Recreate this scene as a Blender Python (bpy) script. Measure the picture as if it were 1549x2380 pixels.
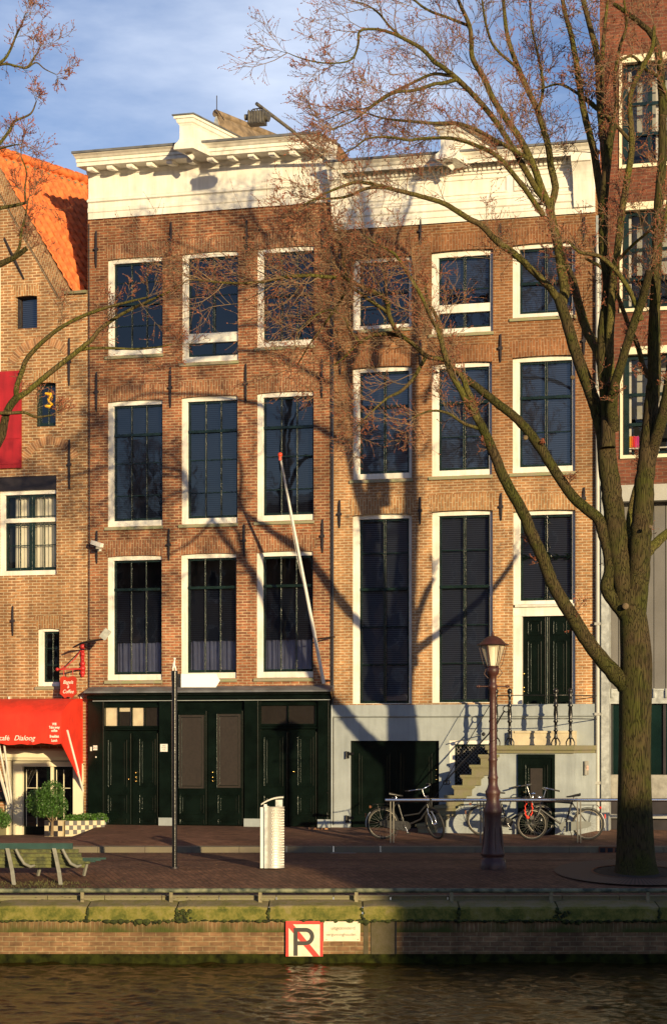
import bpy, math, random
import numpy as np
from mathutils import Vector, Matrix
random.seed(7)
S = bpy.context.scene
for o in list(bpy.data.objects): bpy.data.objects.remove(o)
COL = S.collection
# ------------------------------------------------------------------ camera
# photo measured on a 1549 x 2380 grid; world X runs along the facades, Y into the houses, Z up
F_, CX, YH, K = 4200.0, 775.0, 1720.0, 5.9e-5
TH = math.atan(K*F_); CT, ST = math.cos(TH), math.sin(TH)
R_ = np.array([CT, ST, 0.]); FW = np.array([-ST, CT, 0.]); UP = np.array([0, 0, 1.])
HC, D0 = 2.071, 42.86
CAM = np.array([D0*ST, -D0*CT, HC])
cd = bpy.data.cameras.new('camera'); cam = bpy.data.objects.new('camera', cd); COL.objects.link(cam)
cam.location = CAM; cam.rotation_euler = (math.pi/2, 0, TH)
cd.sensor_fit = 'HORIZONTAL'; cd.sensor_width = 36; cd.lens = F_/1549*36
cd.shift_y = (YH-1190)/1549; cd.clip_start = .1; cd.clip_end = 3000
S.camera = cam
S.render.resolution_x = 666; S.render.resolution_y = 1024
# ------------------------------------------------------------------ light
LV = Vector((-.82, 1, -.205)).normalized()
EL = math.asin(-LV.z); AZ = math.atan2(-LV.x, -LV.y)
w = bpy.data.worlds.new('World'); S.world = w; w.use_nodes = True
nt = w.node_tree; N = nt.nodes; N.clear()
out = N.new('ShaderNodeOutputWorld'); bg = N.new('ShaderNodeBackground')
sky = N.new('ShaderNodeTexSky'); sky.sky_type = 'NISHITA'; sky.sun_disc = False
sky.sun_elevation = EL; sky.sun_rotation = AZ; sky.air_density = 1.0; sky.dust_density = .25; sky.ozone_density = 2.2
bg.inputs[1].default_value = .095
tc = N.new('ShaderNodeTexCoord'); mp = N.new('ShaderNodeMapping'); mp.inputs['Scale'].default_value = (2.2, 2.2, 7)
mp.inputs['Rotation'].default_value = (0, .5, .3)
ns = N.new('ShaderNodeTexNoise'); ns.inputs['Scale'].default_value = 1.6; ns.inputs['Detail'].default_value = 7; ns.inputs['Roughness'].default_value = .55
cr = N.new('ShaderNodeValToRGB'); cr.color_ramp.elements[0].position = .38; cr.color_ramp.elements[1].position = .66
cr.color_ramp.elements[1].color = (.75, .75, .75, 1)
mx = N.new('ShaderNodeMixRGB'); mx.inputs[2].default_value = (7.4, 8.1, 9.4, 1)
hs = N.new('ShaderNodeMixRGB'); hs.blend_type = 'MULTIPLY'; hs.inputs[0].default_value = 1; hs.inputs[2].default_value = (1.12, 1.05, 1.26, 1)
L = nt.links.new
L(tc.outputs['Generated'], mp.inputs[0]); L(mp.outputs[0], ns.inputs[0]); L(ns.outputs[0], cr.inputs[0])
sx_ = N.new('ShaderNodeSeparateXYZ'); L(tc.outputs['Generated'], sx_.inputs[0])
m1_ = N.new('ShaderNodeMapRange'); m1_.inputs[1].default_value = .75; m1_.inputs[2].default_value = .45; L(sx_.outputs[2], m1_.inputs[0])
m2_ = N.new('ShaderNodeMapRange'); m2_.inputs[1].default_value = -.1; m2_.inputs[2].default_value = .4; L(sx_.outputs[1], m2_.inputs[0])
m3_ = N.new('ShaderNodeMath'); m3_.operation = 'MULTIPLY'; L(m1_.outputs[0], m3_.inputs[0]); L(m2_.outputs[0], m3_.inputs[1])
m4_ = N.new('ShaderNodeMath'); m4_.operation = 'MULTIPLY'; L(cr.outputs[0], m4_.inputs[0]); L(m3_.outputs[0], m4_.inputs[1]); L(m4_.outputs[0], mx.inputs[0]); L(sky.outputs[0], hs.inputs[1]); L(hs.outputs[0], mx.inputs[1])
# a pale daytime moon low above the roofs
md = (FW + R_*((655-775)/F_) + UP*((YH-78)/F_)); md = md/np.linalg.norm(md)
dt = N.new('ShaderNodeVectorMath'); dt.operation = 'DOT_PRODUCT'; dt.inputs[1].default_value = tuple(md)
L(tc.outputs['Generated'], dt.inputs[0])
rr = 14/F_
mr = N.new('ShaderNodeMapRange'); mr.inputs[1].default_value = math.cos(rr*1.05); mr.inputs[2].default_value = math.cos(rr*.9); mr.inputs[4].default_value = .05
L(dt.outputs['Value'], mr.inputs[0])
mm = N.new('ShaderNodeMixRGB'); mm.inputs[2].default_value = (7.5, 7.8, 8.2, 1)
L(mr.outputs[0], mm.inputs[0]); L(mx.outputs[0], mm.inputs[1]); L(mm.outputs[0], bg.inputs[0]); L(bg.outputs[0], out.inputs[0])
sl = bpy.data.lights.new('sun', 'SUN'); sl.energy = 5.0; sl.angle = math.radians(.55); sl.color = (1, .77, .43)
so = bpy.data.objects.new('sun', sl); COL.objects.link(so); so.rotation_euler = LV.to_track_quat('-Z', 'Y').to_euler()
so.location = (20, -30, 30)
S.view_settings.view_transform = 'Standard'; S.view_settings.look = 'None'; S.view_settings.gamma = 1
S.view_settings.exposure = .48
# ------------------------------------------------------------------ picture grid -> world
def ray(x, y): return FW + R_*((x-CX)/F_) + UP*((YH-y)/F_)
def P(x, y, Y=0.0):                      # point on the plane Y
    r = ray(x, y); return CAM + r*((Y-CAM[1])/r[1])
def Dp(x, y, d): return CAM + ray(x, y)*d
def FX(x, Y=0.0): return float(P(x, 1720, Y)[0])
def FZ(x, y, Y=0.0): return float(P(x, y, Y)[2])
def UD(u, d, z=0.0): v = CAM + R_*u + FW*d; return np.array([v[0], v[1], z])
BK = .2335                               # the plots run back at a slant
# ------------------------------------------------------------------ materials
def newmat(name):
    m = bpy.data.materials.new(name); m.use_nodes = True
    b = m.node_tree.nodes['Principled BSDF']; return m, m.node_tree, b
def rgb(c): return (c[0], c[1], c[2], 1)
def mat(name, c, rough=.6, metal=0., var=.15, vs=4., bump=0., bs=40., c2=None, spec=.5, streak=0.):
    m, t, b = newmat(name); n = t.nodes
    b.inputs['Roughness'].default_value = rough; b.inputs['Metallic'].default_value = metal
    b.inputs['Specular IOR Level'].default_value = spec
    tc = n.new('ShaderNodeTexCoord'); no = n.new('ShaderNodeTexNoise'); no.inputs['Scale'].default_value = vs; no.inputs['Detail'].default_value = 6
    t.links.new(tc.outputs['Object'], no.inputs[0])
    r = n.new('ShaderNodeMixRGB'); 
    a = n.new('ShaderNodeMapRange'); a.inputs[1].default_value = .35; a.inputs[2].default_value = .65
    t.links.new(no.outputs[0], a.inputs[0]); t.links.new(a.outputs[0], r.inputs[0])
    r.inputs[1].default_value = rgb([v*(1-var) for v in c]); r.inputs[2].default_value = rgb(c2 if c2 else [min(1, v*(1+var)) for v in c])
    co = r.outputs[0]
    if streak:      # rain streaks and grime
        s1 = n.new('ShaderNodeMapping'); s1.inputs['Scale'].default_value = (5, 5, .5); s2 = n.new('ShaderNodeTexNoise'); s2.inputs['Scale'].default_value = 1.5; s2.inputs['Detail'].default_value = 7; s2.inputs['Roughness'].default_value = .65
        s3 = n.new('ShaderNodeMapRange'); s3.inputs[1].default_value = .38; s3.inputs[2].default_value = .58; s3.inputs[3].default_value = 1-streak; s3.inputs[4].default_value = 1.0
        s4 = n.new('ShaderNodeMixRGB'); s4.blend_type = 'MULTIPLY'; s4.inputs[0].default_value = 1
        t.links.new(tc.outputs['Object'], s1.inputs[0]); t.links.new(s1.outputs[0], s2.inputs[0]); t.links.new(s2.outputs[0], s3.inputs[0]); t.links.new(co, s4.inputs[1]); t.links.new(s3.outputs[0], s4.inputs[2]); co = s4.outputs[0]
    t.links.new(co, b.inputs['Base Color'])
    if bump:
        n2 = n.new('ShaderNodeTexNoise'); n2.inputs['Scale'].default_value = bs; n2.inputs['Detail'].default_value = 4
        t.links.new(tc.outputs['Object'], n2.inputs[0])
        bp = n.new('ShaderNodeBump'); bp.inputs['Strength'].default_value = bump; bp.inputs['Distance'].default_value = .02
        t.links.new(n2.outputs[0], bp.inputs['Height']); t.links.new(bp.outputs[0], b.inputs['Normal'])
    return m
def brick(name, c1, c2, mo, bw=.215, bh=.067, ms=.009, axis='XZ', off=.5, grad=None, stain=.45, green=None, rot=0, bumpd=.006):
    m, t, b = newmat(name); n = t.nodes; l = t.links.new
    b.inputs['Roughness'].default_value = .85; b.inputs['Specular IOR Level'].default_value = .25
    tc = n.new('ShaderNodeTexCoord'); sp = n.new('ShaderNodeSeparateXYZ'); l(tc.outputs['Object'], sp.inputs[0])
    ad = n.new('ShaderNodeMath'); ad.operation = 'ADD'; cb = n.new('ShaderNodeCombineXYZ')
    if axis == 'XZ': l(sp.outputs[0], ad.inputs[0]); l(sp.outputs[1], ad.inputs[1]); l(ad.outputs[0], cb.inputs[0]); l(sp.outputs[2], cb.inputs[1])
    elif axis == 'ZX': l(sp.outputs[0], ad.inputs[0]); l(sp.outputs[1], ad.inputs[1]); l(sp.outputs[2], cb.inputs[0]); l(ad.outputs[0], cb.inputs[1])
    else: l(sp.outputs[0], cb.inputs[0]); l(sp.outputs[1], cb.inputs[1])
    # wobble so courses are not ruler straight
    nw = n.new('ShaderNodeTexNoise'); nw.inputs['Scale'].default_value = 1.3; l(tc.outputs['Object'], nw.inputs[0])
    vs_ = n.new('ShaderNodeVectorMath'); vs_.operation = 'SCALE'; vs_.inputs['Scale'].default_value = .035; l(nw.outputs['Color'], vs_.inputs[0])
    va = n.new('ShaderNodeVectorMath'); va.operation = 'ADD'; l(cb.outputs[0], va.inputs[0]); l(vs_.outputs[0], va.inputs[1])
    mpn = n.new('ShaderNodeMapping'); mpn.inputs['Rotation'].default_value = (0, 0, rot); l(va.outputs[0], mpn.inputs[0])
    br = n.new('ShaderNodeTexBrick'); l(mpn.outputs[0], br.inputs[0])
    br.offset = off; br.inputs['Scale'].default_value = 1; br.inputs['Brick Width'].default_value = bw; br.inputs['Row Height'].default_value = bh
    br.inputs['Mortar Size'].default_value = ms; br.inputs['Mortar Smooth'].default_value = .3; br.inputs['Bias'].default_value = -.1
    br.inputs['Color1'].default_value = rgb(c1); br.inputs['Color2'].default_value = rgb(c2); br.inputs['Mortar'].default_value = rgb(mo)
    col = br.outputs[0]
    # cell noise: odd dark and pale bricks
    wn = n.new('ShaderNodeTexNoise'); wn.inputs['Scale'].default_value = 6.5; wn.inputs['Detail'].default_value = 3
    m2 = n.new('ShaderNodeMapping'); m2.inputs['Scale'].default_value = (1, 3.0, 1); l(mpn.outputs[0], m2.inputs[0]); l(m2.outputs[0], wn.inputs[0])
    r1 = n.new('ShaderNodeMapRange'); r1.inputs[1].default_value = .3; r1.inputs[2].default_value = .7; r1.inputs[3].default_value = .62; r1.inputs[4].default_value = 1.28
    l(wn.outputs[0], r1.inputs[0])
    mu = n.new('ShaderNodeMixRGB'); mu.blend_type = 'MULTIPLY'; mu.inputs[0].default_value = .8; l(col, mu.inputs[1]); l(r1.outputs[0], mu.inputs[2]); col = mu.outputs[0]
    # soot streaks running down
    k1 = n.new('ShaderNodeMapping'); k1.inputs['Scale'].default_value = (2.2, 2.2, .22); k2 = n.new('ShaderNodeTexNoise'); k2.inputs['Scale'].default_value = 1.4; k2.inputs['Detail'].default_value = 6
    k3 = n.new('ShaderNodeMapRange'); k3.inputs[1].default_value = .36; k3.inputs[2].default_value = .62; k3.inputs[3].default_value = .74; k3.inputs[4].default_value = 1.08
    l(tc.outputs['Object'], k1.inputs[0]); l(k1.outputs[0], k2.inputs[0]); l(k2.outputs[0], k3.inputs[0])
    mk = n.new('ShaderNodeMixRGB'); mk.blend_type = 'MULTIPLY'; mk.inputs[0].default_value = 1; l(col, mk.inputs[1]); l(k3.outputs[0], mk.inputs[2]); col = mk.outputs[0]
    # broad weathering
    st = n.new('ShaderNodeTexNoise'); st.inputs['Scale'].default_value = .55; st.inputs['Detail'].default_value = 7; st.inputs['Roughness'].default_value = .62; l(tc.outputs['Object'], st.inputs[0])
    r2 = n.new('ShaderNodeMapRange'); r2.inputs[1].default_value = .33; r2.inputs[2].default_value = .66; r2.inputs[3].default_value = 1-stain; r2.inputs[4].default_value = 1.12
    l(st.outputs[0], r2.inputs[0])
    mu2 = n.new('ShaderNodeMixRGB'); mu2.blend_type = 'MULTIPLY'; mu2.inputs[0].default_value = 1; l(col, mu2.inputs[1]); l(r2.outputs[0], mu2.inputs[2]); col = mu2.outputs[0]
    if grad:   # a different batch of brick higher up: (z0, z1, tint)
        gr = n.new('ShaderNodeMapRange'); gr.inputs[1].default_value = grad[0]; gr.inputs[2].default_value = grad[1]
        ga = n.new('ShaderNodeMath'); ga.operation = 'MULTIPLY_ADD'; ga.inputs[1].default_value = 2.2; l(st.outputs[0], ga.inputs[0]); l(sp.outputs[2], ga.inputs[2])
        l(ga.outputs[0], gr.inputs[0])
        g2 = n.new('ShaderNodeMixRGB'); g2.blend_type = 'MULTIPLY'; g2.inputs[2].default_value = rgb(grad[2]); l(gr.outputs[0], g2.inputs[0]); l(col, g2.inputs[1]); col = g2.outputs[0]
    if green:  # moss: (z0, z1, colour)
        gr = n.new('ShaderNodeMapRange'); gr.inputs[1].default_value = green[0]; gr.inputs[2].default_value = green[1]
        ga = n.new('ShaderNodeMath'); ga.operation = 'MULTIPLY_ADD'; ga.inputs[1].default_value = .5
        n3 = n.new('ShaderNodeTexNoise'); n3.inputs['Scale'].default_value = 2.3; n3.inputs['Detail'].default_value = 8; l(tc.outputs['Object'], n3.inputs[0])
        l(n3.outputs[0], ga.inputs[0]); l(sp.outputs[2], ga.inputs[2]); l(ga.outputs[0], gr.inputs[0])
        g2 = n.new('ShaderNodeMixRGB'); g2.inputs[2].default_value = rgb(green[2]); l(gr.outputs[0], g2.inputs[0]); l(col, g2.inputs[1]); col = g2.outputs[0]
    l(col, b.inputs['Base Color'])
    bp = n.new('ShaderNodeBump'); bp.invert = True; bp.inputs['Strength'].default_value = .7; bp.inputs['Distance'].default_value = bumpd
    l(br.outputs['Fac'], bp.inputs['Height']); l(bp.outputs[0], b.inputs['Normal'])
    return m
M = {}
M['white'] = mat('white_paint', (.80, .77, .68), .45, var=.10, vs=2.5, bump=.12, bs=9, c2=(.83, .81, .75), streak=.16)
M['cream'] = mat('cream_paint', (.72, .66, .48), .5, var=.06, vs=2)
M['green'] = mat('dark_green_gloss_paint', (.003, .0065, .005), .2, var=.3, vs=3, bump=.05, bs=14, spec=.3)
M['trim'] = mat('green_trim_glint', (.012, .022, .018), .24, var=.3, vs=5, bump=.8, bs=30, spec=.45)  # lighter, bumpier copy of the green, put on bars for their sun glints
M['green_sash'] = mat('sash_green_paint', (.008, .018, .015), .2, var=.3, vs=5, bump=.3, bs=20)
M['black'] = mat('black_iron', (.008, .008, .009), .28, var=.2, bump=.2, bs=30)
M['anchor'] = mat('anchor_iron', (.02, .016, .02), .5, var=.3)
M['stone'] = mat('mossy_stone', (.26, .23, .15), .85, var=.3, vs=5, bump=.4, bs=25, c2=(.17, .165, .08))
M['sill'] = mat('grey_sill_stone', (.33, .29, .21), .85, var=.2, vs=5, c2=(.24, .25, .13), bump=.3)
M['lead'] = mat('lead_flashing', (.115, .12, .13), .5, var=.3, vs=3, bump=.3)
M['plinth'] = mat('blue_grey_plinth_paint', (.31, .345, .355), .6, var=.10, vs=2.2, bump=.15, bs=15, streak=.12)
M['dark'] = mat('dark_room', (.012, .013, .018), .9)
M['brass'] = mat('brass', (.75, .5, .16), .22, metal=1)
M['bronze'] = mat('dark_bronze_glass_cloth', (.030, .024, .020), .4, var=.15, vs=20)
M['interior'] = mat('lit_interior_panel', (.85, .74, .55), .6, var=.1, vs=6)
M['curtain'] = mat('grey_blue_curtain', (.62, .63, .74), .9, var=.1)
M['wcurtain'] = mat('white_curtain', (.75, .72, .6), .9, var=.05)
M['red'] = mat('red_canvas', (.70, .03, .010), .75, var=.14, vs=2.5, bump=.6, bs=3.5, streak=.15)
M['redpaint'] = mat('red_paint', (.42, .02, .02), .45, var=.15, vs=2)
M['redsign'] = mat('red_sign_paint', (.45, .035, .015), .4, var=.1)
M['wtext'] = mat('white_lettering', (.85, .82, .72), .5, var=.02)
M['btext'] = mat('black_lettering', (.03, .028, .025), .6, var=.1)
M['steel'] = mat('brushed_steel', (.50, .48, .43), .5, metal=.35, var=.06)
M['studs'] = mat('steel_studs', (.85, .82, .75), .3, metal=.5)
M['lamp_grey'] = mat('weathered_lamp_grey', (.13, .12, .10), .5, var=.3, vs=8)
M['chrome'] = mat('chrome', (.75, .75, .75), .12, metal=1, var=.03)
M['zinc'] = mat('galvanised_zinc', (.42, .44, .43), .5, metal=.4, var=.25, vs=9)
M['zincp'] = mat('pale_zinc_panel', (.38, .38, .35), .5, metal=.1, var=.08, vs=2)
M['panel'] = mat('grey_metal_panel', (.13, .125, .12), .6, var=.08, vs=2)
M['concrete'] = mat('concrete_base', (.28, .27, .24), .85, var=.2, vs=8, bump=.2)
M['oldtile'] = mat('weathered_roof_tile', (.20, .15, .10), .9, var=.35, vs=6, bump=.4)
M['tile'] = mat('orange_pantile', (.58, .145, .036), .75, var=.28, vs=7, bump=.2, bs=30)
M['plum'] = mat('maroon_cast_iron_paint', (.055, .019, .015), .45, var=.2, vs=7, bump=.25, bs=22)
M['rust'] = mat('rusty_iron', (.14, .05, .02), .8, var=.3)
M['leaf'] = mat('box_leaf', (.045, .11, .015), .5, var=.45, vs=12)
M['leaf2'] = mat('bright_leaf', (.05, .12, .013), .5, var=.35, vs=12)
M['checkcream'] = mat('chequer_cream', (.50, .42, .27), .6, var=.1)
M['yellow'] = mat('yellow_glaze', (.80, .42, .02), .35, var=.1)
M['plastic'] = mat('white_plastic', (.70, .69, .65), .4, var=.05)
M['grey_paint'] = mat('grey_tube_paint', (.28, .27, .24), .5, var=.3, vs=8)
def glass(name, tint, fres=1.0):
    m = bpy.data.materials.new(name); m.use_nodes = True; t = m.node_tree; n = t.nodes; n.clear(); l = t.links.new
    o = n.new('ShaderNodeOutputMaterial'); tr = n.new('ShaderNodeBsdfTransparent'); gl = n.new('ShaderNodeBsdfGlossy'); ms = n.new('ShaderNodeMixShader'); fr = n.new('ShaderNodeFresnel')
    fr.inputs[0].default_value = 1.52; gl.inputs['Roughness'].default_value = .02; tr.inputs[0].default_value = rgb(tint)
    tc = n.new('ShaderNodeTexCoord'); no = n.new('ShaderNodeTexNoise'); no.inputs['Scale'].default_value = 1.6; no.inputs['Detail'].default_value = 2; bp = n.new('ShaderNodeBump'); bp.inputs['Strength'].default_value = .12; bp.inputs['Distance'].default_value = .02
    l(tc.outputs['Object'], no.inputs[0]); l(no.outputs[0], bp.inputs['Height']); l(bp.outputs[0], gl.inputs['Normal'])
    mu = n.new('ShaderNodeMath'); mu.operation = 'MULTIPLY'; mu.inputs[1].default_value = fres; l(fr.outputs[0], mu.inputs[0])
    l(mu.outputs[0], ms.inputs[0]); l(tr.outputs[0], ms.inputs[1]); l(gl.outputs[0], ms.inputs[2]); l(ms.outputs[0], o.inputs[0])
    return m
M['glass'] = glass('window_glass', (.60, .63, .72), 2.4)
M['glass_dark'] = glass('dark_window_glass', (.26, .27, .42), 2.3)
M['clear'] = glass('clear_window_glass', (.9, .9, .9), 1.0)
M['lampglass'] = mat('frosted_lamp_glass', (.75, .68, .50), .35, var=.1)
M['lampglass'].node_tree.nodes['Principled BSDF'].inputs['Alpha'].default_value = .42
def blindmat():
    m, t, b = newmat('louvre_blind'); n = t.nodes; l = t.links.new
    tc = n.new('ShaderNodeTexCoord'); wv = n.new('ShaderNodeTexWave'); wv.bands_direction = 'Z'; wv.inputs['Scale'].default_value = 6.4; wv.inputs['Distortion'].default_value = 0
    l(tc.outputs['Object'], wv.inputs[0]); r = n.new('ShaderNodeMixRGB'); r.inputs[1].default_value = (.10, .115, .14, 1); r.inputs[2].default_value = (.30, .33, .38, 1)
    l(wv.outputs[0], r.inputs[0]); l(r.outputs[0], b.inputs['Base Color']); b.inputs['Roughness'].default_value = .6
    return m
M['blind'] = blindmat()
M['blindA'] = M['blind'].copy(); M['blindA'].name = 'dark_louvre_blind'
for q_ in M['blindA'].node_tree.nodes:
    if q_.type == 'MIX_RGB': q_.inputs[1].default_value = (.025, .030, .042, 1); q_.inputs[2].default_value = (.085, .10, .125, 1)
BR = {
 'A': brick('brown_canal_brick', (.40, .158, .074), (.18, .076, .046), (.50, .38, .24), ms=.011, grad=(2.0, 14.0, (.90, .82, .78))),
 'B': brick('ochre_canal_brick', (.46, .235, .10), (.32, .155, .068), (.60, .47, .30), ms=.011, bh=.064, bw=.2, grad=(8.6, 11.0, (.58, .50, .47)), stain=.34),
 'C': brick('tan_cafe_brick', (.40, .20, .088), (.24, .115, .055), (.58, .46, .29), ms=.011, bh=.072, bw=.22, stain=.35),
 'D': brick('red_modern_brick', (.22, .075, .043), (.12, .043, .030), (.22, .165, .115), bh=.078, bw=.24, ms=.006, stain=.3),
 'aA': brick('brown_arch_brick', (.37, .155, .074), (.22, .092, .052), (.47, .35, .22), axis='ZX', off=.5),
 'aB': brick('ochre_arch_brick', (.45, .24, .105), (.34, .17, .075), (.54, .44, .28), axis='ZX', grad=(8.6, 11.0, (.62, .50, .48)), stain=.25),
 'aC': brick('tan_arch_brick', (.41, .21, .09), (.28, .13, .06), (.54, .44, .27), axis='ZX', stain=.25),
}
# ------------------------------------------------------------------ mesh helpers
class MB:
    def __init__(s): s.v = []; s.f = []; s.sm = []; s.mi = []
    def add(s, vs, fs, smooth=False, mi=0):
        o = len(s.v); s.v += [tuple(map(float, p)) for p in vs]
        for f in fs: s.f.append([i+o for i in f]); s.sm.append(smooth); s.mi.append(mi)
        return s
    def box(s, x0, x1, y0, y1, z0, z1, mi=0, sk=0):
        c = [(x+sk*y, y, z) for z in (z0, z1) for y in (y0, y1) for x in (x0, x1)]
        return s.add(c, [(0, 2, 3, 1), (4, 5, 7, 6), (0, 1, 5, 4), (2, 6, 7, 3), (0, 4, 6, 2), (1, 3, 7, 5)], mi=mi)
    def prism(s, prof, x0, x1, sk=0, mi=0, smooth=False):    # prof in (y,z), extruded along x
        n = len(prof)
        vs = [(x0+sk*p[0], p[0], p[1]) for p in prof]+[(x1+sk*p[0], p[0], p[1]) for p in prof]
        s.add(vs, [(i, (i+1) % n, n+(i+1) % n, n+i) for i in range(n)], smooth, mi)
        s.add(vs, [tuple(range(n))[::-1], tuple(range(n, 2*n))], False, mi); return s
    def poly(s, pts, y0, y1, mi=0):                          # pts in (x,z), thickness y0..y1
        n = len(pts)
        vs = [(p[0], y0, p[1]) for p in pts]+[(p[0], y1, p[1]) for p in pts]
        s.add(vs, [tuple(range(n)), tuple(range(n, 2*n))[::-1]]+[(i, n+i, n+(i+1) % n, (i+1) % n) for i in range(n)], mi=mi); return s
    def tube(s, pts, rad, k=8, cap=True, smooth=True, mi=0):
        P_ = np.array(pts, float); n = len(P_); rad = [rad]*n if np.isscalar(rad) else rad
        T = np.gradient(P_, axis=0); T /= np.linalg.norm(T, axis=1)[:, None]+1e-9
        a = np.array([0, 0, 1.]) if abs(T[0][2]) < .9 else np.array([1., 0, 0]); vs = []
        for i in range(n):
            a = a-T[i]*a.dot(T[i]); a /= np.linalg.norm(a)+1e-9; b = np.cross(T[i], a)
            for j in range(k):
                t = 2*math.pi*j/k; vs.append(P_[i]+rad[i]*(math.cos(t)*a+math.sin(t)*b))
        fs = [(i*k+j, i*k+(j+1) % k, (i+1)*k+(j+1) % k, (i+1)*k+j) for i in range(n-1) for j in range(k)]
        s.add(vs, fs, smooth, mi)
        if cap: s.add(vs, [tuple(range(k))[::-1], tuple(range((n-1)*k, n*k))], False, mi)
        return s
    def lathe(s, prof, c=(0, 0, 0), k=20, smooth=True, mi=0, rot=0):     # prof (r,z)
        vs = [(c[0]+r*math.cos(2*math.pi*j/k+rot), c[1]+r*math.sin(2*math.pi*j/k+rot), c[2]+z) for r, z in prof for j in range(k)]
        n = len(prof)
        s.add(vs, [(i*k+j, i*k+(j+1) % k, (i+1)*k+(j+1) % k, (i+1)*k+j) for i in range(n-1) for j in range(k)], smooth, mi)
        s.add(vs, [tuple(range(k))[::-1], tuple(range((n-1)*k, n*k))], False, mi); return s
    def ball(s, c, r, k=12, sz=1., mi=0):
        pr = [(r*math.sin(math.pi*i/8)+1e-4, -r*sz*math.cos(math.pi*i/8)) for i in range(9)]
        return s.lathe(pr, c, k, True, mi)
    def ring(s, c, R, r, ax=(0, 1, 0), k=32, kk=8, mi=0, a0=0, a1=2*math.pi, sx=1.0):     # torus about axis ax
        ax = Vector(ax).normalized(); e = Vector((0, 0, 1)) if abs(ax.z) < .9 else Vector((1, 0, 0))
        e1 = (e-ax*e.dot(ax)).normalized(); e2 = ax.cross(e1); c = Vector(c)
        full = abs(a1-a0-2*math.pi) < 1e-6; n = k if full else k+1; vs = []
        for i in range(n):
            t = a0+(a1-a0)*i/k; d = e1*math.cos(t)+e2*math.sin(t)*sx
            for j in range(kk):
                q = 2*math.pi*j/kk; vs.append(c+d*(R+r*math.cos(q))+ax*(r*math.sin(q)))
        m = n if full else n-1
        return s.add(vs, [(i*kk+j, i*kk+(j+1) % kk, ((i+1) % n)*kk+(j+1) % kk, ((i+1) % n)*kk+j) for i in range(m) for j in range(kk)], True, mi)
    def xf(s, Mx):
        s.v = [tuple(Mx @ Vector(p)) for p in s.v]; return s
    def build(s, name, mats, parent=None, off=None):
        me = bpy.data.meshes.new(name)
        if off is None and parent is not None and parent.get('off') is not None: off = parent['off']
        off = off or (0, 0, 0)
        vs = [(a-off[0], b-off[1], c-off[2]) for a, b, c in s.v] if any(off) else s.v
        me.from_pydata(vs, [], s.f)
        me.polygons.foreach_set('use_smooth', s.sm); me.polygons.foreach_set('material_index', s.mi)
        for m in (mats if isinstance(mats, (list, tuple)) else [mats]): me.materials.append(M[m] if isinstance(m, str) else m)
        me.update(); o = bpy.data.objects.new(name, me); COL.objects.link(o)
        if parent is not None:
            o.parent = parent
            if parent.get('off') is not None: o['off'] = parent['off']
        return o
def tag(o, label=None, cat=None, group=None, kind=None):
    for k, v in (('label', label), ('category', cat), ('group', group), ('kind', kind)):
        if v: o[k] = v
    return o
def thing(name, label, cat, loc=(0, 0, 0), rz=0, group=None, world=False):
    o = bpy.data.objects.new(name, None); COL.objects.link(o); o.location = tuple(map(float, loc)); o.rotation_euler = (0, 0, rz)
    if world: o['off'] = tuple(map(float, loc))      # children are written in world coordinates
    return tag(o, label, cat, group)
def street(name, label, cat, x, y, d, group=None, turn=0.0):   # a thing standing on the street, local X = picture right, Y = away
    return thing(name, label, cat, Dp(x, y, d), TH+turn, group)
def copy_thing(o):
    c = o.copy(); COL.objects.link(c)
    for ch in list(o.children):
        q = ch.copy(); COL.objects.link(q); q.parent = c
        for g in list(ch.children):
            h = g.copy(); COL.objects.link(h); h.parent = q
    return c
def text(name, s, size, m, parent, Mx, ext=.002, shear=0, align='CENTER', bold=0, sx=1.0):
    cu = bpy.data.curves.new('lettering', 'FONT'); cu.body = s; cu.size = size; cu.extrude = ext; cu.shear = shear; cu.align_x = align; cu.offset = bold
    cu.align_y = 'CENTER'; cu.space_line = 1.0
    t = bpy.data.objects.new('tmp', cu); COL.objects.link(t); bpy.context.view_layer.update()
    me = bpy.data.meshes.new_from_object(t.evaluated_get(bpy.context.evaluated_depsgraph_get()))
    bpy.data.objects.remove(t); me.transform(Matrix.Diagonal((sx, 1, 1, 1)))
    me.transform(Mx); me.materials.clear(); me.materials.append(M[m]); me.name = name
    o = bpy.data.objects.new(name, me); COL.objects.link(o); o.parent = parent
    return o
def up_at(x, y, z, rz=0): return Matrix.Translation((x, y, z)) @ Matrix.Rotation(rz, 4, 'Z') @ Matrix.Rotation(math.pi/2, 4, 'X')
# ------------------------------------------------------------------ the ground
GP = [(28, -.9), (31.0, -.80), (31.6, -.681), (32.3, -.575), (33.9, -.413), (34.4, -.372), (36, -.335), (38.5, -.323)]
def gz(d):
    return float(np.interp(d, [a for a, b in GP], [b for a, b in GP]))
def fac_d(u): return D0-K*F_*u
def walk_z(u, d):       # pavement beyond the kerb rises to the house fronts, lower in front of the cafe
    df = fac_d(u); zt = float(np.interp(u, [-9, -6.2, -5.7, 30], [-.30, -.26, 0, 0]))
    pts = [38.53, 39.25, max(df, 39.6)]
    zm = -.125 if u > -5.5 else -.16
    return float(np.interp(d, pts, [-.195, zm, zt]))
def sheet(name, us, ds, zf, m, kind='structure'):
    b = MB(); n = len(ds)
    for u in us:
        for i, d in enumerate(ds): b.v.append(tuple(UD(u, d, zf(u, d))))
    for i in range(len(us)-1):
        for j in range(n-1):
            b.f.append([i*n+j, (i+1)*n+j, (i+1)*n+j+1, i*n+j+1]); b.sm.append(False); b.mi.append(0)
    return tag(b.build(name, m), kind=kind)
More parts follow.
